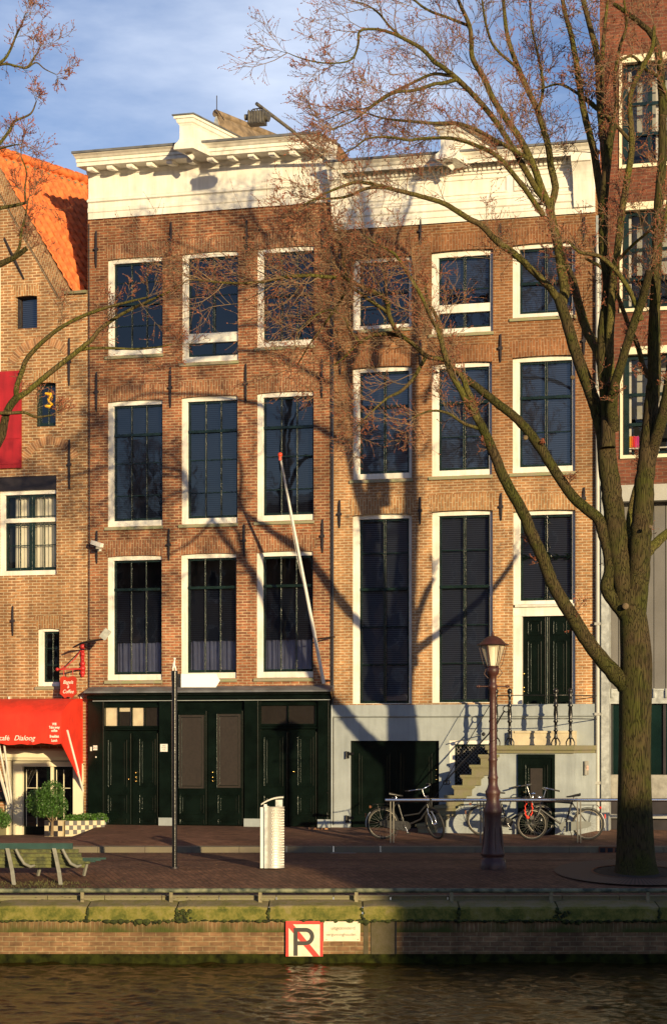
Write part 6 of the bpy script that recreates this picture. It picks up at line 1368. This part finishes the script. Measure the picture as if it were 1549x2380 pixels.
# ================================================================== trees
def barkmat(name, base, moss, sc):
    m, t, b = newmat(name); n = t.nodes; l = t.links.new; b.inputs['Roughness'].default_value = .9; b.inputs['Specular IOR Level'].default_value = .2
    tc = n.new('ShaderNodeTexCoord'); a = n.new('ShaderNodeTexNoise'); a.inputs['Scale'].default_value = 1.7; a.inputs['Detail'].default_value = 8; a.inputs['Roughness'].default_value = .65; l(tc.outputs['Object'], a.inputs[0])
    mp = n.new('ShaderNodeMapping'); mp.inputs['Scale'].default_value = (1, 1, .07); l(tc.outputs['Object'], mp.inputs[0])
    v = n.new('ShaderNodeTexVoronoi'); v.feature = 'DISTANCE_TO_EDGE'; v.inputs['Scale'].default_value = sc; nn = n.new('ShaderNodeTexNoise'); nn.inputs['Scale'].default_value = 6; l(mp.outputs[0], nn.inputs[0])
    mx_ = n.new('ShaderNodeMixRGB'); mx_.inputs[0].default_value = .12; l(mp.outputs[0], mx_.inputs[1]); l(nn.outputs['Color'], mx_.inputs[2]); l(mx_.outputs[0], v.inputs[0])
    mr = n.new('ShaderNodeMapRange'); mr.inputs[1].default_value = .0; mr.inputs[2].default_value = .12; l(v.outputs[0], mr.inputs[0])
    r = n.new('ShaderNodeMapRange'); r.inputs[1].default_value = .40; r.inputs[2].default_value = .60; l(a.outputs[0], r.inputs[0])
    c = n.new('ShaderNodeMixRGB'); c.inputs[1].default_value = rgb(base); c.inputs[2].default_value = rgb(moss); l(r.outputs[0], c.inputs[0])
    c2 = n.new('ShaderNodeMixRGB'); c2.blend_type = 'MULTIPLY'; c2.inputs[0].default_value = .6; l(c.outputs[0], c2.inputs[1]); l(mr.outputs[0], c2.inputs[2]); l(c2.outputs[0], b.inputs['Base Color'])
    bp = n.new('ShaderNodeBump'); bp.inputs['Strength'].default_value = .9; bp.inputs['Distance'].default_value = .03; l(mr.outputs[0], bp.inputs['Height']); l(bp.outputs[0], b.inputs['Normal'])
    return m
M['bark'] = barkmat('mossy_elm_bark', (.078, .055, .026), (.058, .060, .012), 55)
M['limb'] = barkmat('smooth_limb_bark', (.14, .10, .045), (.135, .13, .028), 80)
M['scar'] = mat('sawn_wood', (.13, .09, .045), .8, var=.25, vs=12)
M['twig'] = mat('twig_bark', (.19, .125, .07), .8, var=.3, vs=3)
M['bud'] = mat('red_elm_buds', (.25, .055, .03), .7, var=.35, vs=5, c2=(.32, .10, .045))
rs = np.random.RandomState(11)
def smooth(p, k=6):          # Catmull-Rom through the traced points
    p = np.array(p, float); q = np.vstack([2*p[0]-p[1], p, 2*p[-1]-p[-2]]); o = []
    for i in range(1, len(q)-2):
        for j in range(k):
            t = j/k; o.append(.5*((2*q[i])+(-q[i-1]+q[i+1])*t+(2*q[i-1]-5*q[i]+4*q[i+1]-q[i+2])*t*t+(-q[i-1]+3*q[i]-3*q[i+1]+q[i+2])*t**3))
    o.append(q[-2]); return np.array(o)
def tubes(Pn, Rn, k):        # Pn (N,S,3), Rn (N,S) -> verts, quads
    N_, S_, _ = Pn.shape; T = np.gradient(Pn, axis=1); T /= np.linalg.norm(T, axis=2, keepdims=True)+1e-9
    ref = np.where(np.abs(T[:, :1, 2:3]) < .8, np.array([[[0, 0, 1.]]]), np.array([[[1., 0, 0]]])); a = np.cross(T, np.broadcast_to(ref, T.shape)); a /= np.linalg.norm(a, axis=2, keepdims=True)+1e-9; b = np.cross(T, a)
    th = 2*np.pi*np.arange(k)/k
    V = Pn[:, :, None]+Rn[:, :, None, None]*(np.cos(th)[None, None, :, None]*a[:, :, None]+np.sin(th)[None, None, :, None]*b[:, :, None])
    V = V.reshape(-1, 3); base = (np.arange(N_)*S_*k)[:, None, None]+(np.arange(S_-1)*k)[None, :, None]; j = np.arange(k)[None, None]; j2 = (j+1) % k
    Q = np.stack([base+j, base+j2, base+k+j2, base+k+j], -1).reshape(-1, 4); return V, Q
def grow(st, dr, ln, S_, wob, trop):
    N_ = len(st); Pn = np.zeros((N_, S_+1, 3)); Pn[:, 0] = st; d = dr/np.linalg.norm(dr, axis=1, keepdims=True)
    for i in range(S_):
        d = d+rs.normal(size=(N_, 3))*wob+np.array([0, 0, 1])*trop; d /= np.linalg.norm(d, axis=1, keepdims=True); Pn[:, i+1] = Pn[:, i]+d*(ln/S_)[:, None]
    return Pn
def kids(Pn, per, tmin, amin, amax):
    N_, S1, _ = Pn.shape; idx = np.repeat(np.arange(N_), per); t = tmin+(1-tmin)*rs.uniform(size=len(idx)); f = t*(S1-1); i = np.minimum(f.astype(int), S1-2); fr = (f-i)[:, None]
    p = Pn[idx, i]*(1-fr)+Pn[idx, i+1]*fr; T = Pn[idx, i+1]-Pn[idx, i]; T /= np.linalg.norm(T, axis=1, keepdims=True)+1e-9
    return p, turned(T, amin, amax), t, idx
def turned(T, amin, amax):
    r = rs.normal(size=T.shape); r -= T*(r*T).sum(1, keepdims=True); r /= np.linalg.norm(r, axis=1, keepdims=True)+1e-9; a = rs.uniform(amin, amax, (len(T), 1)); return T*np.cos(a)+r*np.sin(a)
def buds(p, T, s):
    T = T/np.linalg.norm(T, axis=1, keepdims=True); r = rs.normal(size=T.shape); r -= T*(r*T).sum(1, keepdims=True); r /= np.linalg.norm(r, axis=1, keepdims=True); ax = T+r*rs.uniform(.2, 1.1, (len(T), 1)); ax /= np.linalg.norm(ax, axis=1, keepdims=True)
    c = p+r*.006; u = np.cross(ax, r); u /= np.linalg.norm(u, axis=1, keepdims=True)+1e-9; v = np.cross(ax, u); s = s[:, None]; L_ = []
    L_.append(c-ax*s*.9)
    for j in range(3): a = 2*np.pi*j/3; L_.append(c+(u*np.cos(a)+v*np.sin(a))*s*.62)
    L_.append(c+ax*s*1.5); V = np.stack(L_, 1).reshape(-1, 3); o = (np.arange(len(p))*5)[:, None]
    F = np.concatenate([np.stack([o[:, 0]+a, o[:, 0]+b, o[:, 0]+c_], 1) for a, b, c_ in ((0, 2, 1), (0, 3, 2), (0, 1, 3), (4, 1, 2), (4, 2, 3), (4, 3, 1))]); return V, F
def rawmesh(name, parts, mats, parent, kind=None):
    V = []; loops = []; starts = []; tot = []; mi = []; sm = []; vo = 0; lo = 0
    for v, f, m, s in parts:
        V.append(v); k = f.shape[1]; loops.append((f+vo).ravel()); starts.append(lo+np.arange(len(f))*k); tot.append(np.full(len(f), k)); mi.append(np.full(len(f), m)); sm.append(np.full(len(f), s)); vo += len(v); lo += f.size
    V = np.concatenate(V).astype(np.float32); loops = np.concatenate(loops).astype(np.int32); starts = np.concatenate(starts).astype(np.int32); tot = np.concatenate(tot).astype(np.int32)
    me = bpy.data.meshes.new(name); me.vertices.add(len(V)); me.vertices.foreach_set('co', V.ravel()); me.loops.add(len(loops)); me.loops.foreach_set('vertex_index', loops); me.polygons.add(len(starts)); me.polygons.foreach_set('loop_start', starts); me.polygons.foreach_set('loop_total', tot)
    me.polygons.foreach_set('material_index', np.concatenate(mi).astype(np.int32)); me.polygons.foreach_set('use_smooth', np.concatenate(sm).astype(bool))
    for m in mats: me.materials.append(M[m])
    me.update(calc_edges=True); o = bpy.data.objects.new(name, me); COL.objects.link(o); o.parent = parent; return o
def tree(label, base, limbs, group=None, trunkbits=()):
    """limbs: (points (x,y,half width px), depth start, depth end, density, (len min,len max), up, is_trunk)"""
    t = thing('elm_tree', label, 'tree', tuple(base)); tb = MB(); lb = []; st, dr, ln = [], [], []
    for pts, d0, d1, den, lr_, trop, trunk in limbs:
        sp = smooth(pts, 6); n = len(sp); ds = np.linspace(d0, d1, n) if not trunk else np.full(n, d0)
        W = np.array([Dp(a[0], a[1], d) for a, d in zip(sp, ds)]); R = np.maximum(sp[:, 2], .6)*ds/F_
        amp = R*.035; W = W+rs.normal(size=W.shape)*amp[:, None]*(0 if trunk else 1)
        W -= np.array(base)
        k = 16 if sp[0, 2] > 20 else 10 if sp[0, 2] > 8 else 6
        if trunk:
            R2 = R; tb.tube(W, R2, 22, cap=False)
        else: lb.append((W, R, k))
        if den > 0:
            seg = np.linalg.norm(np.diff(W, axis=0), axis=1); cum = np.concatenate([[0], np.cumsum(seg)]); Ltot = cum[-1]
            m_ = max(1, int(Ltot*den*3.9)); u = rs.uniform(.12, 1, m_)*Ltot; 
            ii = np.clip(np.searchsorted(cum, u)-1, 0, n-2)
            for i, uu in zip(ii, u):
                if R[i] > .14: continue
                fr = (uu-cum[i])/(seg[i]+1e-9); p = W[i]+(W[i+1]-W[i])*fr; T = (W[i+1]-W[i])/(seg[i]+1e-9)
                st.append(p); dr.append(T); ln.append(rs.uniform(*lr_)*(1-.35*uu/Ltot)*(1.0 if R[i] < .08 else .7)); 
            # leading twigs from the tip
            for _ in range(3): st.append(W[-1]); dr.append((W[-1]-W[-3])); ln.append(rs.uniform(*lr_)*.8)
    tb.build('trunk', 'bark', t)
    for W, R, k in lb: b = MB(); b.tube(W, list(R), k, cap=True); b.build('limb', 'bark' if R[0] > .12 else 'limb', t)
    st, dr, ln = np.array(st), np.array(dr), np.array(ln); nd = turned(dr/np.linalg.norm(dr, axis=1, keepdims=True), .45, 1.05)
    A = grow(st, nd, ln, 7, .13, .055); N1 = len(A)
    RA = (.0095*(ln/1.2))[:, None]*np.linspace(1, .35, 8)[None]
    per2 = 8; p2, d2, t2, i2 = kids(A, per2, .12, .5, 1.0); l2 = ln[i2]*rs.uniform(.34, .72, len(i2))*(1.15-.55*t2); B = grow(p2, d2, l2, 5, .15, .06); RB = (.0055*np.ones(len(l2)))[:, None]*np.linspace(1, .5, 6)[None]
    per3 = 3; p3, d3, t3, i3 = kids(B, per3, .2, .4, .95); l3 = l2[i3]*rs.uniform(.35, .75, len(i3)); C = grow(p3, d3, l3, 3, .14, .05); RC = (.0034*np.ones(len(l3)))[:, None]*np.linspace(1, .7, 4)[None]
    va, qa = tubes(A, RA, 4); vb, qb = tubes(B, RB, 3); vc, qc = tubes(C, RC, 3)
    o = rawmesh('crown', [(va, qa, 0, True), (vb, qb, 0, True), (vc, qc, 0, True)], ['twig'], t)
    pb, tb_, _, _ = kids(C, 4, .1, 0, .01); pb2, tb2, _, _ = kids(B, 3, .35, 0, .01)
    pb = np.vstack([pb, pb2, C[:, -1], B[:, -1]]); tb_ = np.vstack([tb_, tb2, C[:, -1]-C[:, -2], B[:, -1]-B[:, -2]])
    v, f = buds(pb, tb_, rs.uniform(.008, .0165, len(pb))); rawmesh('buds', [(v, f, 0, False)], ['bud'], o)
    print('tree', label, N1, len(B), len(C), len(pb))
    return t
D = 33.9
def lim(pts, d1=0., den=1., lr=(.6, 1.5), trop=0, d0=0.): return (pts, D+d0, D+d1, den, lr, trop, False)
tl = [
 ([(1478, 2040, 60), (1478, 2026, 52), (1477, 2005, 47), (1476, 1970, 44), (1475, 1900, 41), (1474, 1800, 38), (1475, 1700, 37), (1476, 1620, 38), (1478, 1540, 37), (1474, 1470, 34), (1470, 1420, 30), (1468, 1370, 24)], D, D, 0, (1, 1), 0, True),
 # lowest left limb
 lim([(1466, 1600, 26), (1430, 1568, 20), (1400, 1535, 18), (1358, 1480, 17), (1325, 1425, 16), (1285, 1360, 15), (1262, 1300, 14.5), (1235, 1240, 14), (1212, 1185, 13.5), (1175, 1120, 12.5), (1150, 1060, 12), (1128, 1010, 11), (1112, 975, 10)], -.5, .25, (.3, .7)),
 lim([(1112, 978, 9), (1085, 935, 8), (1070, 905, 7.5), (1045, 860, 7), (1018, 770, 5.5), (1000, 735, 5), (980, 690, 4.5), (950, 640, 4), (925, 600, 3.2), (910, 585, 3), (872, 564, 2.2), (845, 545, 1.5)], -1.0, 1.0, (.6, 1.3), d0=-.5),
 lim([(1112, 980, 8), (1098, 935, 8), (1085, 905, 7), (1075, 878, 6), (1050, 850, 4)], -.3, .8, (.5, 1.0), d0=-.5),
 # second left limb
 lim([(1462, 1430, 22), (1430, 1400, 17), (1410, 1366, 16), (1418, 1323, 15), (1411, 1270, 14), (1400, 1234, 14), (1390, 1206, 13.5), (1365, 1185, 13), (1329, 1152, 12.5), (1297, 1106, 12), (1268, 1060, 12), (1243, 1024, 11.5), (1218, 992, 11), (1190, 964, 10.5), (1158, 939, 10), (1122, 910, 9), (1090, 885, 8), (1057, 860, 7)], .3, .22, (.3, .7)),
 lim([(1057, 860, 7), (1035, 838, 6), (991, 827, 5.5), (956, 796, 5), (921, 778, 5), (872, 778, 4.5), (836, 796, 3.5), (800, 830, 2.5), (775, 850, 1.6)], .5, 1.35, (.6, 1.5), d0=.3),
 lim([(1040, 845, 6), (1028, 807, 6), (1023, 767, 5), (1012, 732, 4.5), (995, 700, 3.5), (985, 650, 2.5)], 1.0, 1.3, (.5, 1.3), d0=.3),
 lim([(955, 797, 5), (917, 764, 5), (907, 736, 4.5), (886, 715, 4.5), (857, 697, 4), (833, 678, 4), (812, 662, 3.5), (800, 620, 2.2), (790, 570, 1.6)], -.6, 1.3, (.6, 1.6), d0=.4),
 lim([(925, 778, 5.5), (905, 735, 5.5), (900, 702, 6), (879, 683, 6), (833, 662, 5.5), (798, 646, 5.2), (756, 643, 4.8), (725, 640, 4.6), (692, 641, 4.4), (656, 645, 4.2), (605, 655, 3.8), (560, 658, 3.4), (515, 656, 3), (475, 652, 2.4), (445, 649, 1.8)], -1.2, 2.1, (.8, 2.1), d0=.2),
 lim([(835, 795, 3.5), (812, 765, 3), (800, 740, 2.6), (770, 720, 2.2), (730, 735, 1.6), (690, 770, 1.2)], -.5, 1.7, (.6, 1.7), d0=.3),
 lim([(812, 662, 3.5), (790, 700, 3), (760, 745, 2.5), (720, 800, 2), (690, 850, 1.5)], .8, 1.6, (.6, 1.7), d0=0),
 lim([(990, 828, 5), (960, 880, 4.5), (930, 910, 4), (900, 925, 3), (860, 960, 2.2), (830, 990, 1.5)], -.8, 1.0, (.5, 1.3), d0=.2),
 lim([(1130, 1000, 5), (1080, 985, 4), (1040, 960, 3.2), (1000, 955, 2.5), (960, 970, 1.6)], -1.2, .9, (.5, 1.2), d0=-.4),
 # central stem S1 and its forks
 lim([(1466, 1440, 26), (1448, 1350, 26), (1434, 1260, 25), (1424, 1170, 24), (1414, 1090, 23), (1405, 1010, 20)], .2, 0),
 lim([(1405, 1020, 18), (1385, 950, 15.5), (1362, 885, 14.5), (1338, 820, 13.5), (1322, 765, 13), (1305, 712, 12.5), (1297, 690, 11.5)], .6, .15, (.4, .9), d0=.2),
 lim([(1300, 700, 10), (1277, 669, 8.5), (1236, 628, 8), (1216, 608, 8), (1189, 585, 7.8), (1155, 561, 7.5), (1119, 524, 7), (1088, 507, 6.8), (1061, 490, 6.5), (1028, 471, 6), (967, 453, 5.5), (900, 436, 5), (854, 425, 4.5), (823, 424, 4), (792, 434, 3.3), (754, 450, 2.6), (720, 468, 2)], -.9, .9, (.5, 1.5), d0=.6),
 lim([(895, 436, 4), (854, 437, 3.8), (810, 455, 3.2), (773, 461, 2.8), (735, 463, 2.2), (700, 480, 1.6), (685, 510, 1.2)], -1.5, 1.3, (.5, 1.4), d0=-.7),
 lim([(1303, 715, 12), (1312, 680, 12), (1306, 635, 11.5), (1300, 595, 11), (1292, 551, 10.5), (1283, 517, 10.5), (1277, 478, 10)], .9, .4, (.4, 1.0), d0=.6),
 lim([(1277, 480, 9), (1262, 447, 8.5), (1250, 414, 8.5), (1236, 377, 8), (1209, 323, 7.8), (1176, 276, 7.2), (1142, 222, 7), (1125, 182, 6.5), (1098, 135, 6), (1095, 94, 5.5), (1090, 57, 5), (1065, 0, 4), (1050, -50, 3)], .4, .9, (.5, 1.4), d0=.9),
 lim([(1262, 460, 8), (1243, 434, 7.5), (1216, 387, 7.5), (1183, 330, 7), (1145, 272, 7), (1095, 215, 6.5), (1061, 182, 6.5), (1028, 155, 6), (1011, 144, 5.5), (979, 112, 5), (942, 91, 4.5), (907, 75, 4), (870, 67, 3.5), (836, 72, 3), (832, 103, 2.8), (820, 134, 2.5), (792, 145, 2.2), (745, 145, 1.9), (698, 134, 1.5), (668, 122, 1)], -.6, 1.25, (.5, 1.5), d0=.9),
 lim([(1279, 480, 9), (1290, 437, 8.5), (1280, 387, 8), (1273, 336, 7.5), (1260, 293, 7), (1246, 249, 6.8), (1226, 209, 6.5), (1203, 155, 6), (1189, 118, 5.5), (1176, 67, 4.8), (1169, 0, 4), (1160, -60, 3)], 1.5, .9, (.5, 1.3), d0=.9),
 lim([(1232, 372, 6), (1196, 350, 5.5), (1142, 320, 5.2), (1102, 299, 5), (1061, 286, 4.8), (1011, 286, 4.2), (960, 282, 3.5), (895, 275, 2.6), (850, 262, 1.8)], -.4, 1.2, (.5, 1.4), d0=.6),
 lim([(1262, 500, 7), (1240, 468, 6.5), (1216, 434, 6.2), (1186, 397, 6), (1156, 363, 5.8), (1112, 340, 5.2), (1061, 323, 5), (1023, 320, 4.4), (973, 322, 4), (948, 325, 3.6), (901, 318, 3), (854, 322, 2.5), (823, 343, 2), (790, 360, 1.3)], -1.4, 1.2, (.5, 1.4), d0=.4),
 lim([(1061, 184, 5), (1028, 193, 4.6), (1011, 194, 4.2), (964, 209, 3.8), (917, 215, 3.2), (870, 243, 2.5), (820, 280, 1.8), (770, 300, 1.2)], -1.2, 1.4, (.5, 1.5), d0=.3),
 lim([(1050, 176, 4), (1004, 172, 3.8), (948, 197, 3.4), (895, 222, 3), (854, 250, 2.4), (810, 255, 1.8), (765, 275, 1.2)], 1.4, 1.3, (.5, 1.5), d0=.4),
 lim([(940, 92, 3.5), (905, 60, 3), (880, 30, 2.6), (850, 10, 2), (810, 0, 1.4)], 0, 1.3, (.5, 1.5), d0=.5),
 lim([(1092, 60, 4), (1040, 40, 3.4), (990, 20, 3), (940, -20, 2)], .8, 1.2, (.5, 1.5), d0=.6),
 lim([(1205, 160, 4), (1150, 110, 3.4), (1130, 60, 3), (1120, 0, 2.4)], .2, 1.2, (.5, 1.4), d0=.9),
 lim([(1250, 260, 4), (1262, 200, 3.6), (1250, 130, 3), (1235, 60, 2.5), (1230, -10, 2)], 1.8, 1.2, (.5, 1.4), d0=1.),
 lim([(1405, 870, 12), (1388, 813, 12), (1364, 770, 11), (1344, 706, 10), (1331, 652, 8.5), (1317, 618, 7), (1308, 590, 5)], 1.6, .3, (.4, 1.0), d0=.4),
 lim([(1412, 1040, 18), (1412, 960, 15), (1402, 870, 14), (1401, 770, 13), (1409, 702, 12.5), (1412, 645, 12), (1402, 585, 11.5), (1401, 517, 11), (1402, 470, 10.5), (1408, 404, 10), (1415, 336, 9.5), (1425, 289, 9)], .0, .2, (.4, 1.0)),
 lim([(1400, 480, 9), (1390, 420, 9), (1380, 353, 8.5), (1364, 289, 8), (1352, 235, 7.5), (1341, 161, 7), (1327, 81, 6), (1312, 27, 5.2), (1300, -50, 4)], .9, .9, (.5, 1.4), d0=.2),
 lim([(1424, 290, 7.5), (1410, 268, 7), (1384, 249, 6.5), (1365, 233, 6), (1340, 215, 4), (1300, 195, 3), (1260, 205, 2)], 1.0, .9, (.5, 1.2), d0=.2),
 lim([(1408, 400, 9), (1402, 330, 9), (1397, 280, 8.5), (1393, 235, 8), (1388, 135, 7.5), (1372, 67, 6.5), (1355, 0, 5.5), (1345, -50, 4)], .4, .8, (.5, 1.3), d0=.2),
 lim([(1400, 300, 5), (1398, 220, 5), (1400, 120, 5), (1406, 50, 4), (1415, -30, 3)], 1.4, .6, (.5, 1.3), d0=.4),
 lim([(1425, 1000, 15), (1421, 955, 14), (1428, 897, 12), (1442, 850, 11), (1465, 773, 10.5), (1489, 706, 10.5), (1500, 665, 10), (1509, 628, 9)], -1.2, .3, (.4, 1.0), d0=0),
 lim([(1421, 950, 11), (1418, 880, 10.5), (1416, 800, 10), (1420, 720, 9.5), (1425, 650, 9), (1436, 570, 8.5), (1443, 504, 8), (1455, 430, 8), (1465, 370, 7.5), (1468, 320, 7), (1463, 235, 6), (1475, 190, 6), (1495, 150, 6), (1515, 111, 5), (1520, 60, 4)], -1.3, .6, (.5, 1.2), d0=.1),
 lim([(1500, 855, 9), (1478, 890, 8), (1450, 850, 0.8)], -.8, 0, d0=-.4) if False else lim([(1490, 745, 7), (1470, 690, 6), (1440, 640, 5.5), (1400, 600, 5), (1370, 590, 4.4), (1345, 585, 3.4), (1320, 560, 2)], -.8, .9, (.5, 1.1), d0=-.8),
 # right main stem
 lim([(1472, 1450, 26), (1482, 1360, 26), (1487, 1280, 25), (1492, 1200, 24.5), (1500, 1100, 22), (1508, 1010, 19), (1515, 930, 17), (1520, 870, 15.5), (1519, 800, 15), (1521, 720, 13), (1523, 650, 12.5), (1527, 560, 12), (1530, 484, 11.5), (1535, 420, 11), (1539, 336, 10), (1538, 219, 9.5), (1529, 118, 8.5), (1510, 75, 7), (1479, 47, 6.2), (1450, 25, 5.4), (1425, 8, 4)], -.5, .35, (.5, 1.1)),
 lim([(1500, 1105, 15), (1518, 1040, 14), (1534, 985, 14), (1548, 930, 13), (1560, 850, 12), (1575, 700, 10), (1570, 500, 8)], -1.2, .3, (.5, 1.1)),
 lim([(1492, 1300, 12), (1515, 1272, 12), (1540, 1248, 11), (1575, 1220, 10), (1650, 1150, 8), (1720, 1040, 6)], .6, .3, (.5, 1.2)),
 lim([(1470, 1340, 10), (1462, 1270, 9), (1463, 1210, 8.5), (1474, 1150, 8), (1492, 1100, 7.5)], .9, .1, (.3, .8), d0=.5),
 lim([(1517, 880, 8), (1498, 862, 7.5), (1480, 800, 6.5), (1462, 760, 6), (1440, 700, 5.5), (1420, 650, 5), (1395, 620, 4), (1360, 600, 3)], .9, .5, (.5, 1.1), d0=.0),
 lim([(1466, 330, 5), (1440, 300, 4.5), (1425, 280, 4.5), (1433, 240, 4.5), (1428, 180, 4), (1440, 110, 3.6), (1455, 60, 3), (1450, 0, 2.4)], -.8, .8, (.5, 1.3), d0=.4),
 lim([(1538, 300, 6), (1549, 230, 5), (1530, 180, 4.5), (1500, 160, 4), (1470, 130, 3.4), (1440, 140, 2.6)], -1.2, .8, (.5, 1.2), d0=-.2),
 lim([(1535, 560, 6), (1552, 470, 5), (1560, 400, 4)], .3, .6, (.5, 1.1)),
 lim([(1410, 640, 4), (1440, 600, 4), (1480, 560, 3.5), (1530, 520, 3)], -1.5, .8, (.5, 1.1), d0=0),
]
_n = 0
tA = tree('big leaning elm with mossy forked trunk and red buds, standing in the round grate', Dp(1478, 2028, D), tl)
for x_, y_, dd_, r_ in ((1453, 1409, -.27, .06), (1221, 1017, -.06, .045), (1330, 877, .1, .04), (1510, 1224, -.55, .035)):
    q_ = Dp(x_, y_, D+dd_)-np.array(tA.location); b = MB(); b.lathe([(r_, -.03), (r_*1.05, 0), (r_*.8, .012), (.001, .008)], (0, 0, 0), 12); b.xf(Matrix.Translation(q_) @ Matrix.Rotation(math.pi/2, 4, 'X')); b.build('pruning_scar', 'scar', tA)
D = 33.2
def liml(pts, d1=0., den=1., lr=(.5, 1.2), d0=0.): return (pts, D+d0, D+d1, den*.5, lr, 0, False)
t2 = [
 ([(-175, 2060, 48), (-172, 1980, 40), (-165, 1800, 34), (-150, 1600, 32), (-135, 1450, 30), (-120, 1300, 28)], D, D, 0, (1, 1), 0, True),
 liml([(-122, 1310, 24), (-80, 1180, 17), (-40, 1090, 13), (0, 1022, 10), (9, 990, 9.5), (15, 962, 9), (28, 938, 9), (41, 922, 8.5)], .3, .12, (.3, .7)),
 liml([(41, 925, 6.5), (38, 905, 6.2), (51, 865, 6), (61, 837, 5.6), (84, 809, 5.3), (109, 786, 5), (145, 759, 4.6), (201, 731, 4.2), (253, 713, 3.6), (304, 700, 2.8), (345, 690, 2)], -.4, .8, (.5, 1.3), d0=.3),
 liml([(41, 925, 7), (66, 908, 6.6), (112, 870, 6.4), (147, 842, 6), (183, 814, 5.6), (216, 786, 5.2), (234, 764, 4.8), (281, 731, 4), (337, 703, 3.4), (398, 675, 2.4), (430, 655, 1.8)], .6, 1.0, (.5, 1.4), d0=.3),
 liml([(185, 813, 4), (215, 809, 3.6), (262, 809, 3.2), (318, 811, 2.6), (370, 806, 1.8), (400, 800, 1.2)], .9, .7, (.4, 1.0), d0=.5),
 liml([(0, 960, 4), (25, 960, 4), (58, 959, 3.5), (84, 969, 2.8), (120, 965, 1.8)], .4, .6, (.4, .9)),
 liml([(-122, 1200, 18), (-110, 1000, 15), (-90, 800, 12), (-60, 680, 10), (-20, 625, 8), (0, 614, 7.5), (35, 597, 6.5), (63, 576, 5.5)], -.4, .4, (.4, 1.0)),
 liml([(30, 598, 4), (45, 575, 3.2), (50, 540, 3), (60, 500, 2.4), (66, 460, 1.8)], -.7, .8, (.4, 1.0), d0=-.3),
 liml([(-90, 780, 10), (-70, 650, 8), (-50, 540, 6), (-20, 495, 5), (0, 484, 4.6), (30, 478, 4.2), (63, 470, 3.6)], .5, .6, (.4, 1.0)),
 liml([(60, 470, 3), (58, 440, 2.6), (62, 400, 2), (50, 365, 1.5)], .5, .9, (.4, .9), d0=.5),
 liml([(-112, 1000, 13), (-100, 700, 11), (-80, 500, 9), (-50, 400, 7), (-20, 355, 5), (0, 333, 4), (23, 302, 3.4), (33, 282, 3), (71, 264, 2.2), (85, 235, 1.4)], .3, .8, (.4, 1.0)),
 liml([(-80, 480, 7), (-80, 330, 6), (-50, 220, 5), (-20, 165, 4.4), (0, 146, 4), (15, 132, 3.6), (28, 107, 3.2), (36, 86, 2.8), (51, 56, 2), (60, 30, 1.3)], 0, .8, (.4, 1.0)),
 liml([(-10, 152, 3.6), (15, 148, 3), (43, 154, 2.6), (64, 156, 2.4), (84, 127, 1.8), (95, 105, 1.2)], .4, .9, (.4, .9), d0=0),
 liml([(66, 156, 2), (85, 145, 1.8), (105, 160, 1.5), (130, 172, 1)], .4, .9, (.3, .7), d0=.2),
 liml([(-60, 380, 4), (-20, 350, 3), (0, 345, 2.4), (25, 338, 2), (45, 335, 1.2)], -.6, .8, (.4, .9)),
]
tree('elm reaching in from the left edge, its trunk outside the picture', Dp(-175, 2050, D), t2)

# the same kind of tree on the near bank, seen only in the window reflections
for u_t, rz in ((-20, 1.9), (-31, .6)):
    c_ = copy_thing(tA); c_.location = UD(u_t, 2.0, -.05); c_.rotation_euler = (0, 0, rz); c_['label'] = 'bare elm on the near bank %s the row of houses' % ('at the gap beside' if u_t == -20 else 'in front of'); c_['group'] = 'elms on the near bank'
